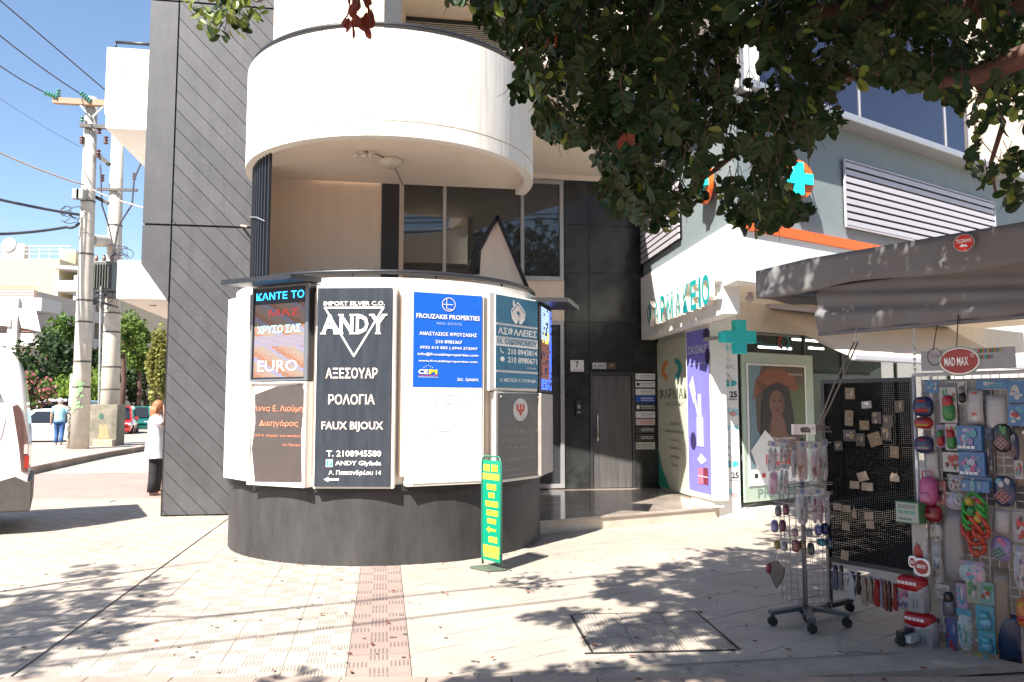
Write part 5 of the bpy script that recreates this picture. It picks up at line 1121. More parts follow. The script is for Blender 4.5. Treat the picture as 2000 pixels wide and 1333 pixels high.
bagsp = [(SPf, 1556, 862, 1581, 942, [pc(.62, .60, .60), pc(.55, .22, .08), pc(.45, .25, .2)], 'clear bag with orange and cream hair accessories, front left on the spinner'), (SPf, 1583, 864, 1606, 942, [pc(.62, .60, .60), pc(.50, .20, .25), pc(.25, .12, .12)], 'clear bag with pink and brown accessories, front right on the spinner'),
 (SPf, 1554, 954, 1582, 1026, [pc(.60, .60, .62), pc(.42, .42, .44), pc(.02, .03, .08)], 'clear bag with a navy roll in the second row of the spinner'), (SPf, 1584, 954, 1612, 1026, [pc(.60, .60, .62), pc(.20, .02, .05), pc(.22, .02, .06)], 'clear bag with maroon rolls in the second row of the spinner'),
 (SPl, 1502, 862, 1524, 925, [pc(.60, .58, .56), pc(.42, .36, .34), pc(.30, .24, .25)], 'clear bag of grey scrunchies on the left side of the spinner'), (SPl, 1524, 858, 1546, 908, [pc(.40, .36, .36), pc(.12, .05, .06), pc(.18, .10, .10)], 'clear bag of dark clips beside the grey scrunchies'), (SPl, 1505, 908, 1526, 970, [pc(.60, .58, .60), pc(.65, .15, .38)], 'clear bag with a hot pink ribbon hanging on the left of the spinner'), (SPl, 1524, 906, 1545, 966, [pc(.55, .55, .55), pc(.03, .14, .09), pc(.30, .22, .22)], 'clear bag with a dark green ribbon next to the pink one'), (SPf, 1606, 858, 1618, 940, [pc(.4, .4, .4), pc(.10, .11, .10), pc(.14, .12, .12)], 'dim clear bag half hidden at the right side of the spinner'), (SPf, 1612, 960, 1622, 1030, [pc(.4, .4, .4), pc(.12, .08, .10), pc(.2, .2, .2)], 'narrow dark bag squeezed against the pegboard post'), (SPf, 1546, 870, 1556, 938, [pc(.4, .38, .38), pc(.08, .07, .07), pc(.12, .08, .08)], 'dark narrow bag behind the orange accessories bag')]
for pn, x0, y0, x1, y1, cl_, lb in bagsp: goods('accessory_bag', lb, 'bag', pn, x0, y0, x1, y1, .02, 'bag', cl_, 'bags of hair accessories on the spinner', tilt=0 if pn is SPf else -6)
cl = [(SPl, 1507, 1012, 1522, 1040, (.40, .36, .62), 'lilac plush keyring at the left of the spinner'), (SPl, 1523, 1012, 1537, 1038, (.25, .08, .14), 'wine red keyring beside the lilac one'), (SPf, 1590, 1022, 1602, 1046, (.20, .20, .42), 'violet keyring at the right of the spinner'), (SPf, 1602, 1018, 1616, 1044, (.02, .03, .12), 'navy keyring at the far right of the spinner'), (SPf, 1594, 1050, 1612, 1066, (.05, .28, .32), 'teal purse charm at the lower right of the spinner'), (SPl, 1513, 1052, 1526, 1072, (.45, .40, .12), 'yellow keyring in the lower left row of the spinner'), (SPl, 1527, 1054, 1540, 1076, (.50, .50, .52), 'silver grey keyring in the lower left row of the spinner'), (SPf, 1545, 1050, 1560, 1078, (.30, .10, .10), 'brown red keyring in the lower middle of the spinner')]
cl += [(SPf, 1546, 1030, 1556, 1048, (.35, .20, .25), 'dusty rose keyring just left of the spinner pole'), (SPf, 1572, 1030, 1584, 1048, (.30, .30, .32), 'pale grey keyring just right of the spinner pole'), (SPl, 1515, 985, 1528, 1008, (.30, .28, .30), 'grey keyring above the lilac plush on the spinner'), (SPl, 1530, 982, 1543, 1006, (.32, .12, .16), 'rosy keyring above the wine red one'), (SPf, 1612, 1046, 1622, 1072, (.10, .12, .2), 'slate blue keyring hanging by the pegboard post'), (SPf, 1560, 1052, 1570, 1074, (.35, .30, .12), 'mustard keyring low on the spinner pole'), (SPf, 1576, 1056, 1588, 1084, (.08, .10, .09), 'blackish green keyring low at the centre of the spinner')]
for pn, x0, y0, x1, y1, c_, lb in cl: goods('keyring', lb, 'keyring', pn, x0, y0, x1, y1, .0, 'pouch', [pc(*c_), pc(*[min(1, x*1.6+.02) for x in c_]), pc(*[x*.5 for x in c_])], 'keyrings on the spinner')
f = SPl.frpx(1499, 1094, 1536, 1150, .02); t = thing('soft_cap', 'grey pointed cloth cap with a red edge hanging low on the spinner', 'cap', f.p(.5, 1)); q = MB()
P = [(.0, .75), (.25, .95), (.6, 1), (.98, .75), (.9, .4), (.5, 0), (.3, .3)]; n_ = len(P); k = [f.p(u, v, .03) for u, v in P]+[f.p(u, v, 0) for u, v in P]; q.add(k, [tuple(range(n_)), tuple(reversed(range(n_, 2*n_)))]+[((a+1) % n_, a, n_+a, n_+(a+1) % n_) for a in range(n_)], pc(.12, .12, .11)); q.build('cloth', None, t, bevel=.006)
q = MB(); lump(q, f, .14, .70, .14, .2, .03, pc(.30, .03, .05), .02); q.build('red_edge', None, t, smooth=True); q = MB(); q.bar(f.p(.55, 1, .015), f.p(.75, 1.6, .0), .003, .003, W_); q.build('string', None, t)
# ---- toy grid
gx0 = KL.sz(1784, 735)[0]; gz0 = .075; gz1 = KL.sz(1786, 733)[1]; GW = 1.75; gdw = mat('grid_white', (.50, .50, .52), .4, .2)
gd = thing('toy_grid', 'white wire grid panel hung with packaged toys at the right edge', 'display stand', KL.pt(gx0+.6, 0))
q = MB()
for a in (gx0, gx0+GW): q.tube([KL.pt(a, gz0, .0), KL.pt(a, gz1, 0)], .013, gdw)
for z in (gz0, gz1): q.tube([KL.pt(gx0, z), KL.pt(gx0+GW, z)], .012, gdw)
q.build('frame', None, gd, smooth=True); q = MB(); n_ = int(GW/.055)
for k in range(1, n_): q.bar(KL.pt(gx0+GW*k/n_, gz0, .004), KL.pt(gx0+GW*k/n_, gz1, .004), .0035, .0035, gdw)
for k in range(1, 32): q.bar(KL.pt(gx0, gz0+(gz1-gz0)*k/32, .0), KL.pt(gx0+GW, gz0+(gz1-gz0)*k/32, .0), .0035, .0035, gdw)
q.build('wire_mesh', None, gd)
for a in (gx0+.02, gx0+1.2): q = MB(); q.bar(KL.pt(a, .05, .26), KL.pt(a, .05, -.26), .05, .05, gdw); q.build('foot', None, gd, bevel=.004)
q = MB(); q.tube([KL.pt(gx0+.12, gz1, .0), KL.pt(gx0+.12, .06, -.02)], .012, gdw); q.build('brace', None, gd)
GR = 'packaged toys hung on the white wire grid'; w1_ = pc(.58, .57, .56); rd = pc(.50, .03, .03); gn_ = pc(.05, .30, .08); nav = pc(.03, .05, .14); blu = pc(.06, .22, .50); pnk = pc(.62, .12, .32); yel = pc(.6, .45, .05); lila = pc(.32, .26, .50); cya = pc(.10, .42, .52); org = pc(.65, .20, .04); gry = pc(.34, .33, .33); blk = pc(.02, .02, .025); cardb = pc(.26, .20, .15)
T_ = [('toy_pouch', 'pouch', 1787, 770, 1828, 815, [nav, rd, rd], 'navy and red round pouch highest at the left of the toy grid', 'toy'), ('toy_pouch', 'pouch', 1789, 812, 1826, 838, [rd, yel, nav], 'small red pouch with yellow marks tucked under the highest pouch', 'toy'), ('toy_pouch', 'pouch', 1790, 848, 1828, 886, [nav, gry, rd], 'navy round pouch with grey disc and red top, below the red pouch', 'toy'),
 ('water_toy', 'blister', 1838, 757, 1871, 826, [w1_, gn_, rd, blu], 'white toy card with green and red ball, top of its column', 'toy'), ('water_toy', 'blister', 1831, 830, 1848, 874, [lila, rd, gn_, blu], 'lilac toy card with red ball, left of the twin in the second row', 'toy'), ('water_toy', 'blister', 1848, 828, 1872, 880, [w1_, gn_, rd, yel], 'white toy card with red over green ball in the second row', 'toy'),
 ('toy_card', 'plain', 1889, 760, 1922, 830, [w1_, rd], 'long white card with two red lip marks near the top of the grid', 'card'), ('toy_card', 'plain', 1930, 772, 1968, 850, [w1_], 'large blank white card hanging below the blue header strips', 'card'), ('toy_card', 'plain', 1810, 880, 1834, 940, [w1_], 'plain pale card behind the pink rucksack', 'card'),
 ('boxed_toy', 'box', 1875, 832, 1923, 880, [blu, lila, cya, pnk, pc(.5, .55, .7)], 'blue and lilac square toy box, upper of two alike', 'box'), ('boxed_toy', 'box', 1879, 883, 1929, 930, [blu, lila, cya, pnk, pc(.5, .55, .7)], 'blue and lilac square toy box, lower of two alike', 'box'),
 ('puzzle_toy', 'cube', 1940, 828, 1980, 884, [blk, pc(.62, .25, .22), nav, gn_], 'black puzzle toy blister with red cube and green top', 'toy'), ('puzzle_toy', 'cube', 1941, 930, 1986, 990, [nav, pc(.62, .2, .2), blk, w1_, cya], 'navy puzzle toy blister with red cube beside the bubble bag', 'toy'), ('puzzle_toy', 'cube', 1941, 1048, 1982, 1098, [lila, pc(.15, .42, .38), blk, pnk], 'lilac puzzle packet with teal cube, hanging askew', 'toy'),
 ('boxed_toy', 'card', 1970, 744, 2006, 787, [blu, pc(.5, .3, .2), w1_, rd, cya], 'blue picture packet at the top right corner of the grid', 'packet'), ('boxed_toy', 'card', 1970, 790, 2006, 832, [blu, yel, w1_, rd, cya], 'blue picture packet just below the top right corner packet', 'packet'), ('header_strip', 'card', 1908, 742, 1968, 760, [blu, cya, w1_], 'long bright blue header strip near the top of the grid', 'card'),
 ('red_toy_card', 'card', 1843, 884, 1880, 922, [w1_, rd, rd, blk], 'white card with a dark red block under the twin ball toys', 'card'), ('sunglasses_pack', 'bag', 1852, 928, 1886, 962, [gry, pc(.15, .02, .03), pc(.08, .03, .04)], 'clear bag of dark red toy sunglasses', 'packet'), ('sunglasses_pack', 'bag', 1848, 962, 1884, 996, [gry, lila, pc(.15, .05, .1)], 'clear bag of lilac toy cars below the red sunglasses', 'packet'),
 ('tall_board', 'plain', 1846, 996, 1886, 1140, [gry], 'tall bare grey card strip in the middle of the toy grid', 'card'), ('tall_board', 'plain', 1944, 996, 1976, 1045, [w1_], 'bare white card strip under the navy puzzle toy', 'card'), ('brown_board', 'plain', 1944, 1110, 1978, 1282, [cardb], 'long brown cardboard strip low on the right of the grid', 'card'), ('brown_board', 'plain', 1984, 836, 2008, 950, [pc(.30, .24, .18)], 'wide brown card at the right edge beside the navy puzzle toy', 'card'),
 ('sticker_strip', 'card', 1786, 1022, 1814, 1140, [w1_, rd, w1_], 'tall white strip with red stickers on the left of the toy grid', 'card'), ('small_bottles', 'bag', 1818, 1018, 1842, 1060, [blk, pc(.35, .28, .12), pc(.10, .06, .05)], 'dark bag with two yellowish balls left of the bare grey strip', 'packet'), ('small_bottles', 'bag', 1822, 1080, 1842, 1140, [gry, pc(.04, .05, .09), pc(.2, .18, .16)], 'dark bag with silvery figures left of the bare grey strip', 'packet'),
 ('slipper_pack', 'bag', 1872, 1190, 1902, 1272, [cya, cya, pc(.05, .30, .22)], 'aqua and green packet at the bottom of the grid, left one', 'packet'), ('slipper_pack', 'blister', 1908, 1184, 1944, 1232, [cya, pc(.18, .45, .60), cya, w1_], 'light blue rounded packet, upper of two near the bottom', 'packet'), ('slipper_pack', 'blister', 1912, 1234, 1946, 1276, [cya, pc(.15, .40, .55), cya, w1_], 'light blue rounded packet, lower of two near the bottom', 'packet'),
 ('candy_bag', 'bag', 1874, 1096, 1926, 1140, [pc(.40, .30, .45), cya, pnk], 'pastel striped bag below the net of balls', 'packet'), ('candy_bag', 'card', 1888, 1118, 1916, 1178, [pc(.38, .42, .32), pc(.12, .2, .15), w1_, gn_], 'pale green packet with black marks in front of the pastel bag', 'packet'), ('striped_pack', 'card', 1850, 1208, 1872, 1278, [pc(.10, .12, .3), w1_, rd, blu], 'blue, red and white striped packet low at the left of the grid', 'packet'), ('orange_toy', 'pouch', 1990, 1160, 2016, 1225, [org, rd, yel], 'bright orange toy cut by the right edge low on the grid', 'toy'), ('blue_sheet', 'plain', 1952, 1200, 1996, 1292, [pc(.008, .03, .09)], 'dark blue sheet behind the brown strip at the bottom right', 'card'), ('picture_packet', 'card', 1808, 744, 1834, 768, [blu, w1_, cya], 'small blue packet at the very top left of the grid', 'packet'), ('picture_packet', 'blister', 1872, 745, 1890, 790, [w1_, blk, gry, rd], 'slim white blister with dark figure left of the lip card', 'packet'), ('game_pack', 'card', 1928, 862, 1942, 926, [blk, nav, gry], 'narrow black packet between the lilac box and the puzzle toy', 'packet'), ('game_pack', 'card', 1925, 836, 1940, 860, [nav, blk, blu], 'little navy packet right of the upper lilac box', 'packet'),
 ('bubble_set', 'card', 1886, 932, 1938, 952, [blu, cya, w1_, gn_], 'wide blue header packet directly above the ball net', 'packet'), ('bubble_set', 'cube', 1976, 846, 1992, 900, [nav, pc(.4, .2, .2), blk, gry], 'dim puzzle packet half behind the wide brown card', 'packet'), ('sticker_pack', 'card', 1984, 900, 2000, 936, [w1_, rd, gn_, blu], 'white sticker packet with red corner near the right edge', 'packet'), ('sticker_pack', 'card', 1834, 940, 1850, 985, [pc(.4, .1, .12), pc(.5, .4, .4), blk], 'dull red packet between the rucksack and the sunglasses', 'packet'),
 ('doll_pack', 'bag', 1820, 1060, 1840, 1082, [gry, pc(.2, .25, .35)], 'bluish little bag between the yellowish balls and silvery figures', 'packet'), ('doll_pack', 'blister', 1842, 1142, 1870, 1205, [pc(.12, .12, .14), pc(.2, .2, .24), blk, gry], 'dark blister packet under the bare grey strip', 'packet'), ('pastel_pack', 'card', 1870, 1140, 1890, 1188, [pc(.45, .3, .5), cya, w1_], 'lilac packet at the left of the pale green packet', 'packet'), ('pastel_pack', 'card', 1916, 1138, 1944, 1182, [pc(.2, .4, .4), w1_, rd, gn_], 'teal packet with pale marks right of the pale green packet', 'packet'),
 ('pastel_pack', 'card', 1900, 1276, 1940, 1292, [pc(.3, .3, .15), yel, cya], 'yellow green packet bottommost on the grid', 'packet'), ('hair_band_pack', 'card', 1980, 1000, 2006, 1060, [pc(.35, .34, .36), blk, rd], 'grey packet with dark marks by the right edge under the navy puzzle', 'packet'), ('hair_band_pack', 'bag', 1982, 1066, 2008, 1150, [gry, pc(.06, .08, .2), pc(.3, .05, .1)], 'clear bag of blue and red bands at the right edge', 'packet'), ('white_box', 'card', 1828, 1142, 1856, 1170, [w1_, gry], 'small blank white packet low under the dark figure bag', 'packet')]
for i, (nm, kd, x0, y0, x1, y1, cl_, lb, ct) in enumerate(T_):
    goods(nm, lb, ct, KL, x0, y0, x1, y1, .035 if kd != 'plain' else .02, kd, cl_, GR, tilt={13: -10, 21: -6}.get(i, 0))
# rucksack, net of balls, green box, two red gift bags
f = KL.frpx(1800, 926, 1838, 986, .05); t = thing('toy_rucksack', 'little hot pink toy rucksack on the left of the toy grid', 'toy bag', f.p(.5, 1)); q = MB(); lump(q, f, .48, .45, .46, .48, .05, pnk, .02); q.build('body', None, t, smooth=True); q = MB(); lump(q, f, .45, .25, .34, .2, .055, pc(.7, .25, .45), .035, e=.6); q.build('pocket', None, t, smooth=True); q = MB(); q.tube([f.p(.2, .8, .03), f.p(.25, 1.08, .03), f.p(.7, 1.08, .03), f.p(.8, .8, .03)], .006, pnk); q.build('handle', None, t, smooth=True)
f = KL.frpx(1800, 985, 1842, 1020, .05); t = thing('red_toy_case', 'dark red toy case under the pink rucksack', 'toy', f.p(.5, 1)); q = MB(); lump(q, f, .6, .5, .38, .5, .04, pc(.30, .01, .02), .01); q.build('case', None, t, smooth=True); q = MB(); f.rect(q, .35, .3, .8, .5, pc(.5, .1, .1), .055); q.build('print', None, t)
f = KL.frpx(1886, 940, 1938, 1095, .07); t = thing('ball_net', 'green ring net of coloured balls with red rings hanging below a blue header', 'toy', f.p(.5, 1)); q = MB(); f.box(q, .0, .86, 1.05, 1.0, .01, blu); q.build('header_card', None, t); q = MB(); blobs(f, q, [cya, w1_, yel], 6, .012, 0, .87, 1, .99, (.03, .1)); q.build('header_print', None, t)
q = MB()
for k in range(3): c_ = [(.5, .70), (.5, .52)][k % 2] if k < 2 else (.48, .60); q.tube([f.p(c_[0]+.42*math.cos(a), c_[1]+.14*math.sin(a), .02+.03*math.sin(a*2)) for a in [i*math.pi/10 for i in range(21)]], .011, pc(.04, .42, .05), 8)
q.build('green_rings', None, t, smooth=True); q = MB()
for c_ in ((.30, .42), (.72, .42), (.5, .34), (.55, .22)): q.tube([f.p(c_[0]+.26*math.cos(a), c_[1]+.13*math.sin(a), .03+.02*math.sin(a*2)) for a in [i*math.pi/9 for i in range(19)]], .014, pc(.60, .06, .02), 8)
q.build('red_rings', None, t, smooth=True)
for c_, m_ in (((.32, .74), yel), ((.70, .75), rd), ((.38, .62), gn_), ((.72, .60), org), ((.62, .53), yel), ((.52, .10), pc(.55, .08, .03))): q = MB(); lump(q, f, c_[0], c_[1], .17, .06, .026, m_, .03, e=1.); q.build('ball', None, t, smooth=True)
f = KL.frpx(1757, 978, 1812, 1022, .12); t = thing('green_box', 'pale green printed carton jutting out between pegboard and toy grid', 'box', f.p(.5, 0)); q = MB(); f.box(q, 0, .0, .85, .95, .10, pc(.10, .32, .14), -.05); q.build('carton', None, t, bevel=.003); q = MB(); f.rect(q, .04, .05, .82, .90, pc(.52, .60, .52), .052); wordrow(f, q, .66, .82, .12, .76, pc(.2, .3, .25), pc(.52, .60, .52), .054, 4); wordrow(f, q, .42, .56, .12, .76, pc(.1, .45, .35), pc(.3, .5, .4), .054, 3); f.rect(q, .12, .14, .6, .24, pc(.2, .3, .25), .054); q.build('print', None, t)
for i, (x0, y0, x1, y1) in enumerate(((1757, 1127, 1818, 1196), (1770, 1198, 1834, 1264))):
    f = KL.frpx(x0, y0, x1, y1, .09); t = thing('snack_bag', ('red topped snack bag, upper of two at the foot of the pegboard', 'red topped snack bag, lower of two resting near the grid foot')[i], 'bag', f.p(.5, 0), 'red topped snack bags'); q = MB(); lump(q, f, .5, .45, .5, .48, .06, pc(.48, .46, .47), .0, e=.45); q.build('bag', None, t, smooth=True)
    q = MB(); lump(q, f, .47, .78, .48, .24, .064, pc(.55, .01, .015), .0, e=.5); q.build('red_top', None, t, smooth=True); q = MB(); random.seed(4); f.poly(q, [(.48, .05), (.95, .1), (.95, .5), (.85, .62), (.6, .6), (.48, .5)], pc(.38, .38, .38), .062)
    for k in range(12): u = random.uniform(.05, .42); v = random.uniform(.08, .52); f.line(q, [(u, v), (u+.04, v+.10)], .008, pc(.10, .05, .22), .066)
    for k in range(5): u = random.uniform(.08, .4); v = random.uniform(.45, .62); f.ell(q, u, v, .05, .04, pnk, .068, 8)
    f.line(q, [(.62, .18), (.64, .42)], .006, pc(.15, .15, .2), .066); f.line(q, [(.74, .2), (.74, .4)], .006, pc(.15, .15, .2), .066); wordrow(f, q, .80, .88, .15, .75, W_, R_, .067, 5); q.build('print', None, t)
f = KL.frpx(1776, 1088, 1818, 1128, .10); t = thing('round_tag', 'white wobbler with two round red stickers above the snack bags', 'tag', f.p(.5, 1)); q = MB(); lump(q, f, .6, .5, .4, .45, .006, W_, .0); lump(q, f, .2, .7, .22, .3, .006, W_, .001); q.build('card', None, t, smooth=True); q = MB(); f.ell(q, .62, .52, .31, .34, rd, .010, 20); f.ell(q, .2, .7, .13, .2, rd, .010, 16); f.text(q, 'ΜΕΝΟΥ', .42, .84, .46, .64, W_, .012, .03); f.text(q, 'ω', .12, .28, .62, .78, W_, .012, .03); q.build('print', None, t)
# ---- hanging brand board
f = KL.frpx(1800, 682, 1985, 722, .16); f = Fr(f.O, f.ex, f.w, f.h); t = thing('hanging_sign', 'pale board with red oval brand badge hung on strings over the toy grid', 'sign', f.p(.5, 1)); q = MB(); f.box(q, 0, 0, 1, 1, .008, pc(.48, .46, .48), -.004); q.build('board', None, t, bevel=.002)
q = MB(); f.ell(q, .43, .42, .235, .74, pc(.42, .50, .42), .006, 40); f.ell(q, .43, .42, .215, .66, W_, .008, 40); f.ell(q, .43, .43, .20, .60, pc(.52, .03, .015), .010, 40); f.text(q, 'MAD MAX', .27, .53, .20, .62, W_, .012, .02); f.ring(q, .575, .70, .018, .09, .3, W_, .012)
f.ring(q, .16, .70, .085, .45, .12, pc(.12, .12, .13), .008); f.text(q, 'Toys', .11, .21, .62, .85, pc(.5, .2, .2), .009, .0)
for k in range(10): f.rect(q, .63+k*.024, .78, .65+k*.024, .97, (rd, gn_, org, blu, yel)[k % 5], .008)
for k in range(6): f.rect(q, .64+k*.024, .48, .66+k*.024, .66, (gn_, rd, cya)[k % 3], .008)
q.build('print', None, t); q = MB(); q.tube([f.p(.14, 1, .0), f.p(.17, 2.6, -.05)], .0035, black_mat, 5); q.build('string', None, t); q = MB(); q.tube([f.p(.40, 1, 0), f.p(.40, 2.9, -.05)], .0035, black_mat, 5); q.build('string', None, t)
# ---- chains and ropes
def chain(p, q_, name, label, r=.012, n=None):
    t = thing(name, label, 'chain', p); L = (q_-p).length; n = n or int(L/(r*2.9)); d = (q_-p)/n; u = V(1, 0, 0) if abs(d.normalized().x) < .9 else V(0, 1, 0); a = d.normalized().cross(u).normalized(); b = a.cross(d.normalized()); mb = MB()
    for i in range(n):
        c = p+d*(i+.5); x = a if i % 2 else b; mb.tube([c+d.normalized()*(d.length*.72*math.cos(k))+x*(r*.75*math.sin(k)) for k in [j*math.pi/5 for j in range(11)]], r*.22, steel, 5)
    tag(mb.build('links', None, t), kind='stuff'); return t
ch0 = PC.pt(PC.sz(1675, 633)[0], 2.16); ch1 = PC.pt(PC.sz(1672, 668)[0], PC.sz(1672, 668)[1]); chain(ch0, ch1, 'chain', 'short chain from the curtain hem down to the ropes', .02)
e_ = SPf.pt(SPf.sz(1598, 838)[0], 1.44, 0); t = thing('tie_rope', 'pair of pale ropes stretched from the hem chain down to the spinner top', 'rope', e_); q = MB()
for o_ in (-.012, .014): q.tube([ch1+V(o_, 0, 0), ch1.lerp(e_, .5)+V(o_*1.6, 0, .01), e_+V(o_*.6, 0, 0)], .0055, mat('rope_pale', (.20, .18, .16), .8, var=.2, scale=60), 6)
q.build('rope', None, t, smooth=True); q = MB()
random.seed(9)
for k in range(9): q.tube([e_+V(random.uniform(-.05, .03), random.uniform(-.02, .02), random.uniform(-.03, .03)), e_+V(random.uniform(-.03, .12), 0, random.uniform(-.03, .04)), e_+V(random.uniform(-.05, .1), 0, random.uniform(-.05, .05))], .004, MATS['rope_pale'], 5)
q.build('knot', None, t, smooth=True)
chain(PC.pt(PC.sz(1785, 640)[0], 2.17), PC.pt(PC.sz(1787, 732)[0], PC.sz(1787, 732)[1]), 'chain', 'straight chain hanging down behind the left end of the brand board', .012)
g0 = gz(1641, 1277); t = thing('ground_rope', 'thin string tied from the pegboard foot to a ring in the paving', 'rope', g0); q = MB(); s0_ = KL.pt(.015, .14, .02)
for o_ in (-.02, .02): q.tube([s0_+V(o_, 0, 0), g0+V(o_*.4, 0, .01)], .0028, MATS['rope_pale'], 5)
q.build('string', None, t); q = MB(); q.tube([g0+V(.025*math.cos(k), .025*math.sin(k), .006) for k in [j*math.pi/6 for j in range(13)]], .004, steel, 6); q.tube([g0+V(0, 0, .004), g0+V(.12, .03, .004), g0+V(.25, -.01, .006)], .004, MATS['rope_pale'], 5); q.build('ring', None, t)
random.seed(7)
# ---------------------------------------------------------------- foliage
def leaf_mat(name, c1, c2, trans=.25, rough=.35):
    m = bpy.data.materials.new(name); m.use_nodes = True; n = m.node_tree.nodes; l = m.node_tree.links; b = n['Principled BSDF']; out = n['Material Output']
    geo = n.new('ShaderNodeNewGeometry'); mx = n.new('ShaderNodeMix'); mx.data_type = 'RGBA'; l.new(geo.outputs['Random Per Island'], mx.inputs[0]); mx.inputs[6].default_value = (*c1, 1); mx.inputs[7].default_value = (*c2, 1)
    l.new(mx.outputs[2], b.inputs['Base Color']); b.inputs['Roughness'].default_value = rough; b.inputs['Specular IOR Level'].default_value = .25
    t = n.new('ShaderNodeBsdfTranslucent'); hs = n.new('ShaderNodeHueSaturation'); hs.inputs['Value'].default_value = 1.8; hs.inputs['Hue'].default_value = .48; l.new(mx.outputs[2], hs.inputs['Color']); l.new(hs.outputs[0], t.inputs['Color'])
    ms = n.new('ShaderNodeMixShader'); ms.inputs[0].default_value = trans; l.new(b.outputs[0], ms.inputs[1]); l.new(t.outputs[0], ms.inputs[2]); l.new(ms.outputs[0], out.inputs[0]); return m
leaf_green = leaf_mat('carob_leaf', (.009, .022, .006), (.024, .050, .011), .14, .5); leaf_sun = leaf_mat('sunlit_leaf', (.07, .12, .02), (.17, .21, .04), .3); leaf_dead = leaf_mat('withered_leaf', (.12, .03, .015), (.24, .07, .035), .2, .6)  # leaf_sun: sunlight on the foliage put into a paler leaf colour
bark = mat('bark', (.075, .038, .026), .85, var=.4, scale=14, bump=.6, bscale=40, stretch=(1, 1, .4))
LP = [(0, 0), (.25, .17), (.55, .29), (.82, .27), (1.0, .10), (1.0, -.10), (.82, -.27), (.55, -.29), (.25, -.17)]
def leaf_geo(P, d, n, L):
    """blade starting at P along d, folded a little about its midrib"""
    d = d.normalized(); s_ = d.cross(n).normalized(); n = s_.cross(d).normalized()
    mid = [P, P+d*L*.55-n*L*.03, P+d*L*1.0-n*L*.10]; vs = [P+d*(L*x)+s_*(L*y)+n*(abs(y)*L*.25-x*x*L*.10) for x, y in LP]
    vs += [mid[1]]; return vs, [(0, 1, 2, 9), (9, 2, 3, 4), (9, 4, 5), (9, 5, 6, 7), (0, 9, 7, 8)]
def rdir(): 
    while True:
        v = V(random.uniform(-1, 1), random.uniform(-1, 1), random.uniform(-1, 1))
        if .1 < v.length < 1: return v.normalized()
def sprig(P, out, L=.07, n=4, droop=.9):
    """pinnate twig: returns leaf placements and its stem"""
    d = (rdir()*.8+V(0, 0, -droop)).normalized(); s_ = d.cross(rdir()).normalized(); res = []; ln = L*.42*n
    for i in range(n):
        q = P+d*(ln*(i+.6)/n)
        for sd in (-1, 1): res.append((q, (d*.55+s_*sd*.9+rdir()*.25), (s_.cross(d)+rdir()*.5), L*random.uniform(.75, 1.1)))
    out += res; return (P, P+d*ln)
def inside(poly, x, y):
    c = False
    for i in range(len(poly)):
        (x1, y1), (x2, y2) = poly[i-1], poly[i]
        if (y1 > y) != (y2 > y) and x < (x2-x1)*(y-y1)/(y2-y1)+x1: c = not c
    return c
MASK = [(845, -40), (860, 0), (905, 22), (950, 62), (985, 92), (1012, 125), (990, 150), (1000, 200), (1045, 195), (1040, 250), (1060, 275), (1110, 285), (1150, 305), (1180, 350), (1160, 372), (1180, 400), (1205, 425), (1250, 440), (1270, 455), (1310, 450), (1335, 425), (1362, 395), (1392, 385), (1400, 410), (1430, 440), (1465, 460), (1500, 455), (1530, 440), (1580, 425), (1592, 400), (1555, 370), (1585, 300), (1600, 270), (1640, 262), (1645, 235), (1620, 190), (1660, 165), (1750, 172), (1830, 190), (1850, 205), (1885, 235), (1900, 260), (1885, 320), (1915, 375), (1950, 380), (1970, 410), (2000, 395), (2040, 380), (2040, -40)]
HOLES = [(1388, 362, 12, 40), (1572, 348, 32, 42), (1462, 115, 26, 34), (1445, 175, 16, 26), (1480, 160, 14, 20), (1560, 300, 14, 12), (1400, 290, 16, 14), (1940, 285, 24, 40), (1985, 255, 18, 26), (1905, 180, 10, 14), (1440, 330, 34, 18), (1630, 15, 22, 12), (1500, 262, 14, 12), (1350, 300, 12, 10)]
def ok_mask(x, y):
    if not inside(MASK, x, y): return False
    for hx, hy, a, b in HOLES:
        if ((x-hx)/a)**2+((y-hy)/b)**2 < 1: return False
    return True
leaves = []; stems = []
cnt = 0
while cnt < 1500:
    x = random.uniform(840, 2040); y = random.uniform(-40, 470)
    if not ok_mask(x, y): continue
    dn = 0 if y < 250 else .15
    if x > 1880 and random.random() < .45 and y > 120: continue
    Y = random.uniform(3.2, 5.2); P = at(x, y-18, Y); stems.append(sprig(P, leaves, random.uniform(.055, .075))); cnt += 1
# keep only blades that really fall inside the drooping outline
leaves = [q for q in leaves if (lambda c: ok_mask(c[0], c[1]) or c[1] < -30)(px_of(q[0]+q[1].normalized()*q[3]*.5))]
vis_leaves = list(leaves)
# the crown goes on above the frame towards the sun, which keeps its underside dark
SD = V(-SH[0], -SH[1], 1)
up = []
for k in range(1900):
    q = random.choice(vis_leaves); c = px_of(q[0])
    if c[0] > 1880 and random.random() < .5: continue
    P = q[0]+SD*random.uniform(.5, 2.2)+rdir()*.12; x, y = px_of(P)
    if y < -25 or P.y < .3: stems.append(sprig(P, up, .075))
def shade(blobs_, n, zlo, zhi):
    for k in range(n):
        cx, cy, a, b = random.choices(blobs_, [q[2]*q[3] for q in blobs_])[0]; t = random.random()*6.283; r = math.sqrt(random.random()); G = gz(cx+a*r*math.cos(t), cy+b*r*math.sin(t))
        z = random.uniform(zlo, zhi); P = V(G.x-SH[0]*z, G.y-SH[1]*z, z); x, y = px_of(P)
        if P.y > .1 and -15 < x < 2015 and -15 < y < 1350: continue
        stems.append(sprig(P, up, .09, 4, .3))
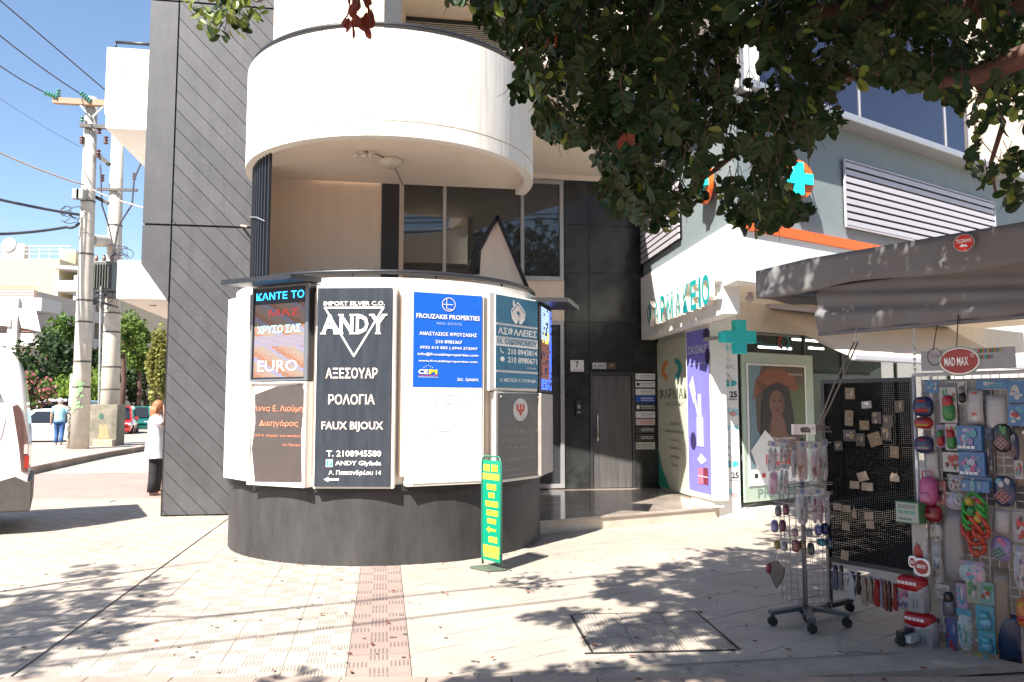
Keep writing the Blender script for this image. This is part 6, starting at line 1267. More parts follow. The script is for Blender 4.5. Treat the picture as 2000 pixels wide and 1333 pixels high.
shade([(1330, 1140, 150, 38), (1500, 1130, 150, 60), (1230, 1160, 60, 22), (1240, 1235, 75, 30), (1360, 1205, 90, 35), (1100, 1200, 45, 14), (1600, 1230, 150, 60), (1500, 1300, 230, 28), (1180, 1322, 130, 14), (1800, 1290, 260, 50), (1850, 1180, 200, 80), (1060, 1325, 60, 12), (1420, 1090, 60, 12)], 2600, 4.6, 6.0)
iL = len(up)
shade([(60, 1215, 90, 34), (150, 1190, 110, 22), (255, 1172, 70, 26), (190, 1120, 30, 26), (200, 1245, 50, 20), (40, 1260, 60, 26), (100, 1165, 90, 10), (215, 1225, 50, 14), (580, 1322, 80, 9), (960, 1318, 60, 10), (60, 1300, 40, 14), (300, 1140, 40, 10)], 330, 4.3, 5.6)
up_left = up[iL:]; up = up[:iL]
# dense crown over the kiosk, behind and above the viewer, added to block sky light
for k in range(4200):
    P = V(random.uniform(-.6, 6.5), random.uniform(-1.5, 6.5), random.uniform(4.9, 6.9)); x, y = px_of(P); Gx = P.x+SH[0]*P.z; Gy = P.y+SH[1]*P.z
    if P.y > .1 and -15 < x < 2015 and -20 < y < 1350: continue
    if P.z > 5.2+1.8*math.sin(math.pi*max(0, min(1, (P.x+.6)/7.1)))**.5: continue
    c = px_of((Gx, Gy, 0)) if Gy > 1 else (9e9, 0)
    if c[1] > 1060 and c[0] < 1230+ (1320-c[1])*.25 + random.uniform(-40, 40) and c[0] > -100 and c[1] < 1345: continue
    if c[0] < 1500 and c[1] < 1075: continue
    hx = P.x+SH[0]*(P.z-2.5); hy = P.y+SH[1]*(P.z-2.5)
    if 1.7 < hx < 4.2 and 4.2 < hy < 6.8 and random.random() > .10: continue
    stems.append(sprig(P, up, .11, 4, .3))
# trunk and limbs
tree = thing('carob_tree', 'large dark leaved tree whose crown hangs into the top right', 'tree', (4.7, 2.3, 0))
tk = MB(); tk.tube([(4.75, 2.2, -.1), (4.65, 2.3, .8), (4.6, 2.35, 1.8), (4.4, 2.5, 2.7), (4.0, 2.9, 3.4)], [.26, .2, .18, .17, .14], bark, 14); tk.build('trunk', None, tree, smooth=True)
def limb(pts, rs, name='limb'):
    o = MB().tube(pts, rs, bark, 9).build(name, None, tree, smooth=True); return o
hub = V(4.0, 2.9, 3.4)
limb([hub, at(2060, -15, 3.6), at(1900, 8, 3.9), at(1750, 12, 4.1), at(1620, 20, 4.3), at(1520, 45, 4.5), at(1430, 35, 4.8)], [.13, .09, .075, .065, .055, .04, .02])
limb([at(1750, 12, 4.1), at(1600, 60, 4.2), at(1480, 60, 4.2), at(1400, 85, 4.2), at(1345, 95, 4.2), at(1240, 160, 4.3)], [.05, .035, .03, .025, .02, .01])
limb([hub, at(2050, 90, 3.5), at(1900, 150, 3.7), at(1790, 165, 3.8), at(1700, 130, 3.9), at(1560, 190, 4.0), at(1480, 260, 4.1), at(1400, 330, 4.1), at(1360, 360, 4.1)], [.09, .06, .05, .045, .035, .028, .02, .013, .008])
limb([at(1700, 130, 3.9), at(1620, 160, 4.0), at(1560, 230, 4.0), at(1500, 300, 4.0), at(1500, 400, 4.0)], [.03, .022, .018, .014, .006])
limb([at(1900, 150, 3.7), at(1960, 240, 3.7), at(1935, 320, 3.7), at(1945, 380, 3.7)], [.02, .014, .01, .005])
limb([at(1430, 35, 4.8), at(1300, 20, 4.8), at(1150, 10, 4.7), at(1000, -10, 4.6)], [.03, .025, .018, .01])
limb([at(1300, 20, 4.8), at(1220, 140, 4.6), at(1180, 280, 4.5), at(1210, 400, 4.5)], [.02, .014, .01, .005])
limb([hub, (3.2, 2.2, 4.6), (1.8, 1.8, 5.6)], [.12, .10, .06])
limb([(1.8, 1.8, 5.6), (1.6, 2.9, 5.4), (1.2, 3.4, 5.1)], [.05, .03, .015]); tree2 = thing('carob_tree', 'slender carob tree outside the left edge, casting the leaf shadow at lower left', 'tree', (-9.5, 2.6, 0))
MB().tube([(-9.5, 2.6, -.1), (-9.4, 2.7, 1.6), (-9.0, 2.9, 3.2)], [.16, .12, .09], bark, 12).build('trunk', None, tree2, smooth=True)
for P_, r_1 in (([(-9.0, 2.9, 3.2), (-7.6, 3.2, 4.2), (-6.2, 3.5, 4.7), (-5.2, 3.9, 4.8)], [.08, .06, .045, .02]), ([(-6.9, 3.3, 4.5), (-6.0, 4.2, 4.9), (-5.4, 4.8, 5.0)], [.035, .025, .01]), ([(-6.9, 3.3, 4.5), (-6.0, 2.6, 5.0), (-4.8, 2.4, 5.2), (-3.5, 2.9, 5.3)], [.03, .022, .014, .006])): MB().tube(P_, r_1, bark, 8).build('limb', None, tree2, smooth=True)
lf = MB()
def addl(mb, q, m=None): vs, fs = leaf_geo(q[0], q[1], q[2], q[3]); mb.add(vs, fs, m)
def lsc(q): return q[0].y
big_l = sorted([q for q in vis_leaves if 0 < px_of(q[0])[0] < 2000 and 0 < px_of(q[0])[1] < 700], key=lsc); bigs = big_l[:300]; bs = set(id(q) for q in bigs)
base = MB(); vs, fs = leaf_geo(V(0, 0, 0), V(1, 0, 0), V(0, 0, 1), 1.0); base.add(vs, fs)
lm_ = bpy.data.meshes.new('leaf'); lm_.from_pydata([tuple(v) for v in base.v], [], base.f); lm_.materials.append(leaf_green); lm2 = lm_.copy(); lm2.materials[0] = leaf_sun
for i, q in enumerate(bigs):
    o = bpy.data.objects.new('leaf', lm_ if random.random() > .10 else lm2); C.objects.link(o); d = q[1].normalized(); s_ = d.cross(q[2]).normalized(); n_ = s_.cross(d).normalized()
    M = Matrix((d, s_, n_)).transposed().to_4x4(); M.translation = q[0]; o.parent = tree; o.matrix_parent_inverse = tree.matrix_basis.inverted(); o.matrix_basis = M @ Matrix.Scale(q[3], 4)
for q in vis_leaves:
    if id(q) in bs: continue
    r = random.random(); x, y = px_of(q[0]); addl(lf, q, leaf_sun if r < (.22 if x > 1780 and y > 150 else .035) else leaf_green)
for q in up: addl(lf, q, leaf_green)
lf2 = MB()
for q in up_left: addl(lf2, q, leaf_green)
lf2.build('crown', None, tree2, kind='stuff')
lf.build('crown', None, tree, kind='stuff')
tw = MB()
for a, b in stems:
    if a.x < -3: continue
    tw.tube([a-V(0, 0, -.04), (a+b)/2, b], [.0022, .0016, .0008], bark, 4, cap=False)
tw.build('twigs', None, tree, kind='stuff')
dead = thing('withered_sprig', 'hanging sprig of withered red brown leaves in front of the round balcony rim', 'leaves', at(695, 0, 4.4)); q = MB(); q.tube([at(712, -60, 4.4), at(705, -10, 4.4), at(697, 22, 4.4), at(690, 50, 4.4)], [.006, .005, .004, .002], bark, 6); q.build('twig', None, dead)
for k in range(22):
    x = random.gauss(0, 1); P = at(702+random.uniform(-26, 26), random.uniform(-15, 50), 4.4+random.uniform(-.1, .1)); q = MB(); vs, fs = leaf_geo(P, V(random.uniform(-.4, .4), random.uniform(-.4, .4), -1), rdir(), random.uniform(.07, .11)); q.add(vs, fs, leaf_dead); q.build('leaf', None, dead)
for k, (x, y) in enumerate(((1072, 70), (1085, 60), (1220, 260), (1230, 250))):
    q = MB(); vs, fs = leaf_geo(at(x, y, 3.3), V(random.uniform(-.4, .4), 0, -1), rdir(), .075); q.add(vs, fs, leaf_dead); q.build('leaf', None, tree)
sun_br = thing('sunlit_branch', 'sunlit yellow green leafy branch tip at the top left', 'branch', at(455, -40, 4.5)); q = MB(); q.tube([at(470, -80, 4.5), at(462, -20, 4.5), at(450, 25, 4.5), at(438, 60, 4.5)], [.008, .006, .004, .002], bark, 6); q.tube([at(462, -20, 4.5), at(500, 5, 4.5), at(530, -5, 4.5)], .004, bark, 6); q.build('twig', None, sun_br)
tmp = []
for k in range(46):
    t = random.random()*6.283; r = math.sqrt(random.random()); x = 452+70*r*math.cos(t); y = 15+60*r*math.sin(t)
    if y > 95 - abs(x-455)*.7: continue
    sprig(at(x, y-15, 4.5+random.uniform(-.2, .2)), tmp, .075, 2)
for k in range(8): sprig(at(random.uniform(495, 545), random.uniform(-15, 5), 4.5), tmp, .06, 2)
for qq in tmp[:170]: q = MB(); vs, fs = leaf_geo(*qq); q.add(vs, fs, leaf_sun if random.random() < .65 else leaf_green); q.build('leaf', None, sun_br)
# overhead cables whose shadows cross the paving
for i, (ga, gb) in enumerate((((250, 1222), (1290, 1112)), ((300, 1268), (1290, 1148)))):
    a = gz(*ga); b = gz(*gb); d = (b-a).normalized(); z = 7.2; a = a-d*6; b = b+d*9; q = MB(); q.tube([V(a.x-SH[0]*z, a.y-SH[1]*z, z), V(b.x-SH[0]*z, b.y-SH[1]*z, z)], .022, rubber, 6)
    tag(q.build('overhead_cable'), ('overhead cable casting the shadow stripe nearer the drum', 'overhead cable casting the shadow stripe nearer the kerb')[i], 'cable', 'cables over the plaza')
# ---------------------------------------------------------------- van
van = thing('parked_van', 'white panel van parked at the left edge, showing its rear corner', 'van', (-8.6, 10.9, 0)); vw = mat('van_white', (.74, .72, .72), .28, var=.01, coat=.6); trim = mat('bumper_plastic', (.07, .065, .06), .6, var=.15, scale=10)
VB = V(.866, .5, 0); VA = V(-.5, .866, 0); V0 = V(-6.08, 10.12, 0)
def vp(s, w_, z): return V0 - VB*s + VA*w_ + V(0, 0, z)      # s forward (to the left), w_ across
RS = [(0.42, 0.02), (.9, .02), (1.3, .04), (1.7, .09), (2.0, .14), (2.2, .20), (2.33, .30), (2.39, .50)]
def ring_at(s0, zt, zb, wy0, wy1, r=.16, n=5):
    return None
def van_section(s):
    """outline across the van at distance s from the tail: list of (w, z)"""
    zt = 2.40
    if s < .8: 
        for (za, sa), (zb, sb_) in zip(RS, RS[1:]):
            if sa <= s <= sb_: zt = za+(zb-za)*(s-sa)/max(1e-6, sb_-sa)
    if s > 3.3: zt = 2.40-(s-3.3)*1.0 if s < 4.2 else 1.5-(s-4.2)*.55
    W = 1.9; th = .13
    return [(0.0, .42), (0.0, min(1.1, zt)), (.03, min(1.5, zt)), (.07, min(2.0, zt)), (.14, min(2.25, zt)), (.26, min(2.36, zt)), (.5, zt), (W-.5, zt), (W-.26, min(2.36, zt)), (W-.14, min(2.25, zt)), (W-.07, min(2.0, zt)), (W-.03, min(1.5, zt)), (W, min(1.1, zt)), (W, .42)]
ss = [.03, .05, .09, .14, .2, .28, .38, .52, .8, 1.2, 2.0, 3.0, 3.3, 3.7, 4.2, 4.6, 4.9]
q = MB(); q.loft([[vp(s, w_, z) for w_, z in van_section(s)] for s in ss], vw); o = q.build('body', None, van, smooth=True); o.data.set_sharp_from_angle(angle=.9)
q = MB(); q.prism([vp(-.02, -.01, 0).xy, vp(-.02, 1.91, 0).xy, vp(.98, 1.91, 0).xy, vp(.98, -.01, 0).xy], .28, .66, trim); o = q.build('rear_bumper', None, van, bevel=.03)
q = MB(); P = [(-.012, .62), (.16, .72), (.55, .60), (.98, .50), (.98, .30), (-.012, .30)]; k = [vp(s, -.016, z) for s, z in P]+[vp(s, .05, z) for s, z in P]; n_ = len(P); q.add(k, [tuple(range(n_)), tuple(reversed(range(n_, 2*n_)))]+[((i+1) % n_, i, n_+i, n_+(i+1) % n_) for i in range(n_)], trim); q.build('side_skirt', None, van)
q = MB(); P = [(.17, 1.62), (.23, 1.60), (.14, 1.1), (.10, .78), (.028, .76), (.045, 1.2), (.11, 1.5)]; n_ = len(P); k = [vp(s, -.018 if z < 1.45 else -.0, z) for s, z in P]+[vp(s, .05, z) for s, z in P]; q.add(k, [tuple(range(n_)), tuple(reversed(range(n_, 2*n_)))]+[((i+1) % n_, i, n_+i, n_+(i+1) % n_) for i in range(n_)], mat('tail_lamp_dark', (.11, .06, .055), .2, coat=.8)); tl = q.build('tail_lamp', None, van, bevel=.006)
q = MB(); q.box(vp(.045, -.022, .90), (.05, .02, .16), mat('tail_lamp_red', (.30, .03, .02), .25, emit=.0), rz=math.radians(30)); q.box(vp(.06, -.021, 1.06), (.04, .018, .12), mat('tail_lamp_clear', (.5, .45, .42), .2), rz=math.radians(30)); q.build('lens', None, tl)
def vline(P, r, m, name): q = MB(); q.tube([vp(s, w_, z) for s, w_, z in P], r, m, 6); q.build(name, None, van, smooth=True)
q = MB(); P = [(.40, 1.60), (.30, 1.42), (.34, 1.20), (.48, 1.08), (1.9, 1.02), (1.95, 1.62)]; n_ = len(P); q.add([vp(s, -.006+(.035 if z > 1.3 else .01), z) for s, z in P], [tuple(range(n_))], mat('van_panel', (.66, .64, .64), .3, coat=.5)); q.build('pressed_panel', None, van)
vline([(.40, .03, 1.60), (.30, .025, 1.42), (.34, .008, 1.20), (.48, .002, 1.08), (1.9, .0, 1.02)], .012, vw, 'panel_rim'); vline([(.42, .035, 1.62), (2.9, .035, 1.62)], .012, vw, 'panel_rim')
q = MB(); q.add([vp(.36, .045, 1.70), vp(3.0, .045, 1.70), vp(3.0, .058, 1.80), (vp(.40, .058, 1.80))], [(0, 1, 2, 3)], black_mat); o = q.build('side_rail', None, van); k = o.modifiers.new('s', 'SOLIDIFY'); k.thickness = .03
q = MB(); q.add([vp(3.5, -.004, 1.2), vp(4.3, -.004, 1.15), vp(3.95, .06, 1.75), vp(3.5, .06, 1.85)], [(0, 1, 2, 3)], glass_car); q.build('door_glass', None, van)
q = MB(); q.add([vp(.10, .3, 1.35), vp(.10, 1.6, 1.35), vp(.32, 1.55, 2.0), vp(.32, .35, 2.0)], [(0, 1, 2, 3)], glass_car); o = q.build('rear_glass', None, van)
def car_wheel(parent, c, r, wd, ax, name='wheel'):
    ax = ax.normalized(); q = MB(); N = 24
    prof = [(r*.62, -wd/2), (r*.95, -wd/2), (r, -wd*.3), (r, wd*.3), (r*.95, wd/2), (r*.62, wd/2)]
    u = ax.cross(V(0, 0, 1)).normalized(); rings = [[c+ax*o_+(u*math.cos(2*math.pi*k/N)+V(0, 0, 1)*math.sin(2*math.pi*k/N))*rr_ for k in range(N)] for rr_, o_ in prof]
    q.loft(rings, rubber, cap=False); w_ = q.build(name, None, parent, smooth=True); q = MB(); 
    for o_ in (-wd*.30, wd*.30): q.add([c+ax*o_+(u*math.cos(2*math.pi*k/N)+V(0, 0, 1)*math.sin(2*math.pi*k/N))*r*.63 for k in range(N)], [tuple(range(N))], mat('rim_grey', (.28, .28, .29), .35, .6))
    for k in range(6): a = k*math.pi/3; dd = u*math.cos(a)+V(0, 0, 1)*math.sin(a); [q.bar(c+ax*o_, c+ax*o_+dd*r*.6, .04, .03, mat('rim_silver', (.5, .5, .5), .3, .7)) for o_ in (-wd*.36, wd*.36)]
    q.build('rim', None, w_); return w_
for s_ in (.98, 4.05):
    for w_ in (.12, 1.78): car_wheel(van, vp(s_, w_, .33), .33, .22, VA)
    arch = MB(); arch.add([vp(s_+.43*math.cos(a), -.008, .36+.43*math.sin(a)) for a in [math.pi*k/14 for k in range(15)]]+[vp(s_+.37*math.cos(a), -.008, .36+.37*math.sin(a)) for a in [math.pi*k/14 for k in range(15)]], [(k, k+1, 16+k, 15+k) for k in range(14)], trim); arch.add([vp(s_+.37*math.cos(a), -.006, .36+.37*math.sin(a)) for a in [math.pi*k/14 for k in range(15)]], [tuple(range(15))], black_mat); arch.build('wheel_arch', None, van)
# ---------------------------------------------------------------- cars far left
def car(name, label, loc, rz, col, L=4.1, W=1.72, H=1.48, hatch=True, suv=0.):
    t = thing(name, label, 'car', loc, 'cars parked along the far street'); e = V(math.cos(rz), math.sin(rz), 0); s_ = V(-math.sin(rz), math.cos(rz), 0); L0_ = Vector(loc)
    p = lambda x, y, z: L0_+e*x+s_*y+V(0, 0, z); m = mat('car_paint_%s' % name, col, .25, var=.01, coat=.8)
    low = [(-L/2, .35, .30, .86), (-L/2+.05, .95, .26, .90), (-L*.3, 1, .22, .92), (0, 1, .2, .92), (L*.25, 1, .22, .90), (L*.42, .96, .24, .80), (L/2-.05, .9, .28, .72), (L/2, .5, .35, .62)]
    def sec(x, ws, zb, zt): h = W/2; ws = max(ws, .8); return [p(x, -h*ws*.92, zb), p(x, -h*ws, zb+.25), p(x, -h*ws*.98, zt-.12), p(x, -h*ws*.86, zt), p(x, h*ws*.86, zt), p(x, h*ws*.98, zt-.12), p(x, h*ws, zb+.25), p(x, h*ws*.92, zb)]
    q = MB(); q.loft([sec(*r_) for r_ in low], m); o = q.build('body', None, t, smooth=True); o.data.set_sharp_from_angle(angle=.7)
    zt = H; rb = -L*.47 if hatch else -L*.34
    q = MB(); rf = [(rb, .86), (rb+.28, zt-.06), (-L*.2, zt), (L*.02, zt), (L*.12, zt-.05), (L*.28, .88)]; h = W/2
    q.loft([[p(x, -h*.9, min(.86, z)), p(x, -h*(.9-.2*(z-.86)/(zt-.86)), z), p(x, h*(.9-.2*(z-.86)/(zt-.86)), z), p(x, h*.9, min(.86, z))] for x, z in rf], m); cab = q.build('cabin', None, t, smooth=False, bevel=.03)
    q = MB()
    for sd in (-1, 1):
        for xa, xb, ta, tb in ((rb+.32, -L*.10, rb+.42, -L*.10), (-L*.085, L*.20, -L*.085, L*.09)): q.add([p(xa, sd*(h*.895+.006), .92), p(xb, sd*(h*.895+.006), .92), p(tb, sd*(h*.74+.004), zt-.12), p(ta, sd*(h*.74+.004), zt-.12)], [(0, 1, 2, 3)], glass_car)
    q.build('side_glass', None, t); q = MB(); q.add([p(L*.285, -h*.78, .93), p(L*.285, h*.78, .93), p(L*.135, h*.62, zt-.07), p(L*.135, -h*.62, zt-.07)], [(0, 1, 2, 3)], glass_car); q.build('windscreen', None, t)
    q = MB(); q.add([p(rb+.02, -h*.76, .95), p(rb+.02, h*.76, .95), p(rb+.20, h*.66, zt-.14), p(rb+.20, -h*.66, zt-.14)], [(0, 1, 2, 3)], glass_car); q.build('rear_glass', None, t)
    for x in (-L*.31, L*.31):
        for y in (-W/2+.09, W/2-.09): car_wheel(t, p(x, y, .31), .31, .2, s_)
    for sd in (-1, 1):
        q = MB(); q.box(p(L/2-.12, sd*h*.74, .66), (.18, .3, .12), mat('head_lamp', (.7, .72, .75), .1), rz=rz); q.build('headlight', None, t, bevel=.02); q = MB(); q.box(p(-L/2+.05, sd*h*.80, .80), (.08, .2, .2), MATS['tail_lamp_red'], rz=rz); q.build('tail_lamp', None, t, bevel=.02)
        q = MB(); q.box(p(L*.17, sd*(h+.08), .97), (.12, .16, .11), m, rz=rz); q.build('wing_mirror', None, t, bevel=.02)
    q = MB(); q.box(p(-L/2-.0, 0, .66), (.03, .5, .12), W_, rz=rz); q.build('number_plate', None, t); return t
d = lambda px, py: gz(px, py)
car('white_car', 'silver car parked behind the walking man, its front wheel showing', at(98, 800, 33).xy.to_3d(), math.radians(200), (.50, .50, .51), 4.2, 1.75, 1.5)
car('red_car', 'bright red hatchback behind the concrete block by the poles', at(233, 800, 43).xy.to_3d(), math.radians(290), (.52, .015, .015), 3.9, 1.7, 1.62)
car('green_car', 'dark green car beyond the red hatchback', at(271, 800, 48).xy.to_3d(), math.radians(290), (.01, .13, .11), 4.0, 1.7, 1.6)
car('white_car', 'white estate car half hidden behind the man in the light blue shirt', at(108, 800, 40).xy.to_3d(), math.radians(190), (.72, .72, .72), 4.4, 1.8, 1.95)
car('blue_car', 'dark blue car between the van and the oleander bush', at(68, 800, 46).xy.to_3d(), math.radians(190), (.03, .06, .14), 4.2, 1.75, 1.7)
# ---------------------------------------------------------------- street poles, wires, concrete block
pole_m = mat('pole_concrete', (.50, .45, .38), .85, var=.12, scale=3, bump=.3, bscale=30); dk = mat('pole_fitting', (.08, .07, .065), .6, var=.3)
grf = flat('graffiti_green', (.24, .38, .20)); grk = flat('graffiti_black', (.04, .04, .05))
def pole(base, top, r0, r1, label):
    t = thing('utility_pole', label, 'pole', base, 'concrete utility poles'); b = Vector(base); tp = Vector(top); q = MB(); q.tube([b, b.lerp(tp, .33), b.lerp(tp, .66), tp], [r0, r0+(r1-r0)*.33, r0+(r1-r0)*.66, r1], pole_m, 20); q.build('shaft', None, t, smooth=True)
    for k in (.18, .25, .36, .42, .55, .7): c = b.lerp(tp, k); r = r0+(r1-r0)*k+.012; q = MB(); q.tube([c-V(0, 0, .03), c+V(0, 0, .03)], r, dk, 16); q.build('band', None, t)
    return t, b, tp
p1b = gz(155, 885); p1b.z = .0; p1t = at(179, 192, p1b.y); t1, b1_, tp1 = pole(p1b, p1t, .30, .20, 'nearer concrete utility pole with green graffiti and a crossarm')
p2b = at(212, 874, 31.0); p2b.z = 0; p2t = at(230, 262, 31.0); t2, b2_, tp2 = pole(p2b, p2t, .36, .22, 'farther concrete utility pole rising behind the stained block')
q = MB(); random.seed(2)
for k in range(26):
    a = random.uniform(-2.2, -1.0); z = random.uniform(1.35, 2.35); c = b1_+V(.315*math.cos(a), .315*math.sin(a), z); u = V(-math.sin(a), math.cos(a), 0); q.add([c-u*.05, c+u*.05+V(0, 0, .03), c+u*.04+V(0, 0, .12), c-u*.06+V(0, 0, .09)], [(0, 1, 2, 3)], grf)
q.build('graffiti', None, t1)
po = b1_+V(-.42, .1, 0); t = thing('cable_guard', 'slim pale pipe with black graffiti beside the nearer utility pole', 'pipe', po); q = MB(); q.tube([po, po+V(.03, 0, 2.7)], .09, pole_m, 10); q.build('pipe', None, t, smooth=True); q = MB()
for k in range(22): z = .5+k*.05; q.tube([po+V(random.uniform(-.07, .07), -.10, z), po+V(random.uniform(-.07, .07), -.10, z+.06)], .012, grk, 4)
q.build('graffiti', None, t)
q = MB(); q.tube([at(193, 790, 29.6), at(197, 560, 29.6)], .035, alu, 8); tag(q.build('thin_mast'), 'thin metal mast standing between the two utility poles', 'mast')
bx = thing('concrete_block', 'stained grey concrete utility block between the poles with graffiti blotches', 'block', gz(198, 879)); c = gz(198, 879); bm3 = mat('stained_concrete', (.17, .155, .12), .9, var=.45, scale=2.2, bump=.3, bscale=20)
q = MB(); q.box(c+V(0, .35, .85), (1.0, .7, 1.62), bm3, rz=.05); q.build('block', None, bx, bevel=.02); q = MB(); q.box(c+V(.15, -.12, .2), (.72, .25, .36), mat('block_footing', (.42, .32, .22), .9, var=.2)); q.build('footing', None, bx, bevel=.02)
q = MB()
fbx = Fr(c+V(-.48, -.025, .1), (1, .05, 0), .96, 1.5); fbx.ell(q, .45, .75, .09, .08, flat('stain_green', (.05, .12, .09)), .01, 9); fbx.poly(q, [(.34, .2), (.40, .36), (.37, .52), (.46, .57), (.52, .50), (.60, .56), (.70, .50), (.73, .34), (.80, .2)], flat('stain_ochre', (.34, .25, .14)), .008); q.build('stain', None, bx)
# transformer
c = at(202, 542, 30.0); tr = thing('pole_transformer', 'dark ribbed transformer hung between the utility poles', 'transformer', c); tm = mat('transformer_paint', (.09, .095, .085), .5, var=.2); q = MB(); q.box(c, (.95, .6, 1.15), tm); q.build('tank', None, tr, bevel=.03); q = MB()
for k in range(9): q.box(c+V(-.42+.1*k, -.36, -.02), (.03, .14, .9), tm)
q.build('fins', None, tr); q = MB(); q.box(c+V(0, 0, -.72), (1.5, .5, .14), black_metal); q.bar(c+V(-.7, 0, -.8), c+V(.6, 0, -1.15), .08, .08, black_metal); q.build('bracket', None, tr)
for k in (-.3, 0, .3): q = MB(); q.tube([c+V(k, 0, .57), c+V(k, 0, .72), c+V(k, 0, .86)], [.05, .07, .03], mat('bushing', (.25, .12, .08), .3), 10); q.build('bushing', None, tr, smooth=True)
# crossarms and insulators
ins = mat('glass_insulator', (.06, .24, .19), .15, coat=.8); cb = mat('brown_insulator', (.10, .03, .03), .2, coat=.6)
Yp = p1b.y
def arm(t, x0, y0, x1, y1, Y, w_, m): q = MB(); q.bar(at(x0, y0, Y), at(x1, y1, Y), w_, w_, m); q.build('crossarm', None, t)
arm(t1, 105, 197, 208, 203, Yp-.3, .20, mat('arm_rust', (.33, .22, .15), .8)); arm(t1, 157, 245, 208, 249, Yp-.3, .13, dk); arm(t2, 190, 370, 268, 372, 30.7, .10, dk); arm(t1, 181, 296, 214, 322, Yp+.2, .14, dk); arm(t1, 176, 380, 212, 398, Yp+.3, .12, dk); q = MB(); q.tube([at(176, 470, Yp+.3), at(207, 472, 30.8)], .22, pole_m, 12); q.build('spacer', None, t1)
for a, b in (((155, 203), (176, 228)), ((205, 206), (182, 228))): q = MB(); q.bar(at(*a, Yp-.35), at(*b, Yp-.35), .05, .05, alu); q.build('brace', None, t1)
def insul(t, x, y, Y, m, dx=.0, dz=1., n=3): 
    c = at(x, y, Y); q = MB(); ax = V(dx, 0, dz).normalized()
    for k in range(n): q.tube([c+ax*(k*.10), c+ax*(k*.10+.04), c+ax*(k*.10+.08)], [.045, .10, .04], m, 10)
    q.build('insulator', None, t, smooth=True)
insul(t1, 88, 182, Yp-.4, ins, .9, -.3, 5); insul(t1, 158, 182, Yp-.4, ins, .7, -.6, 5); insul(t1, 114, 190, Yp-.3, ins); insul(t1, 160, 238, Yp-.3, ins, n=2)
for x, y in ((160, 282), (194, 262), (207, 282), (192, 308)): insul(t1, x, y, Yp-.2, cb, 0, 1, 3)
insul(t2, 200, 355, 30.6, cb); insul(t2, 262, 352, 30.6, cb)
for k in range(2): q = MB(); q.box(at(150+k*8, 380, Yp-.4), (.25, .2, .35), mat('junction_box', (.30, .30, .28), .5)); q.build('junction_box', None, t1, bevel=.02)
def wire(label, pts, r, m, sag=0., group='wires leading to the utility poles'):
    P = []; 
    for a, b in zip(pts, pts[1:]):
        for k in range(12): u = k/12; p = a.lerp(b, u); p.z -= sag*4*u*(1-u); P.append(p)
    P.append(pts[-1]); q = MB(); q.tube(P, r, m, 5); tag(q.build('wire', smooth=True), label, 'wire', group)
wk = mat('wire_dark', (.06, .06, .08), .6); wl = mat('wire_pale', (.40, .32, .27), .7)
wire('thin wire, topmost of the three fanning from the upper left corner', [at(-60, -50, 22), at(212, 182, Yp-.3)], .022, wk); wire('thin wire, middle one of the three fanning from the upper left', [at(-60, 20, 22), at(156, 183, Yp-.4)], .022, wk, .1); wire('thin wire, lowest of the three, ending at the left green insulator', [at(-60, 84, 22), at(88, 181, Yp-.4)], .022, wk, .1)
wire('very thin faint wire sloping to the brown insulators', [at(-60, 150, 26), at(158, 288, Yp-.3)], .009, wk, .1); wire('pale pinkish cable sloping across the sky to the nearer pole', [at(-60, 270, 24), at(165, 362, Yp-.3)], .03, wl, .1); wire('pale cable from the nearer pole across to the boarded wall', [at(165, 362, Yp-.3), at(260, 400, 22), at(482, 443, 11.6)], .020, wl, .06)
wire('thick black cable, upper of the two at the left', [at(-60, 376, 24), at(155, 420, Yp-.3)], .05, wk, .05); wire('thick black cable, lower of the two at the left', [at(-60, 458, 24), at(130, 444, Yp-.5), at(155, 436, Yp-.3)], .05, wk, .08)
wire('curly dark jumper hanging from the short crossarm beside the boarded wall', [at(276, 318, 30), at(262, 350, 30), at(258, 400, 30), at(232, 440, 30), at(215, 530, 30)], .035, wk); wire('dark jumper between the poles', [at(196, 320, 29), at(199, 400, 29), at(212, 440, 30), at(225, 500, 30)], .03, wk)
random.seed(21)
for i, (x, y, n_) in enumerate(((136, 418, 9), (232, 500, 10), (200, 590, 6))):
    q = MB()
    for k in range(n_):
        c = at(x+random.uniform(-16, 16), y+random.uniform(-12, 12), Yp-.5+i*.6); a0 = random.random()*6.28; R_1 = random.uniform(.12, .34); q.tube([c+V(R_1*math.cos(a0+j*.45), random.uniform(-.05, .05), R_1*.8*math.sin(a0+j*.45)) for j in range(random.randint(6, 12))], .014, wk, 4)
    tag(q.build('cable_tangle'), ('tangle of black cable loops left of the nearer pole', 'tangle of black wires on top of the transformer', 'bundle of black cable loops under the transformer')[i], 'cables', kind='stuff')
# ---------------------------------------------------------------- far buildings
apc = mat('far_cream', (.50, .42, .25), .8, var=.05, scale=.5); wht = mat('far_white', (.50, .47, .45), .7, var=.04, scale=1); brn = mat('far_brown_rail', (.25, .12, .09), .7); fgl = glass_mat('far_window', (.06, .07, .07), .1, 1.)
ab = thing('far_apartment_block', 'cream apartment block with white corner balconies far behind the poles', 'building', at(60, 793, 78)); Yb = 75.
x0 = at(-160, 793, Yb).x; x1 = at(103, 793, Yb).x; zt = at(60, 506, Yb).z; q = MB(); q.box(((x0+x1)/2, Yb+7, zt/2), (x1-x0, 14, zt)); q.build('wall', apc, ab)
q = MB()
for z in (zt+.5, zt+.9, zt+1.25): q.bar((x0, Yb, z), (x1+1, Yb, z), .07, .07)
for k in range(14): q.bar((x0+(x1-x0)*k/13, Yb, zt), (x0+(x1-x0)*k/13, Yb, zt+1.25), .07, .07)
q.build('roof_rail', wht, ab)
xe = at(158, 793, Yb).x
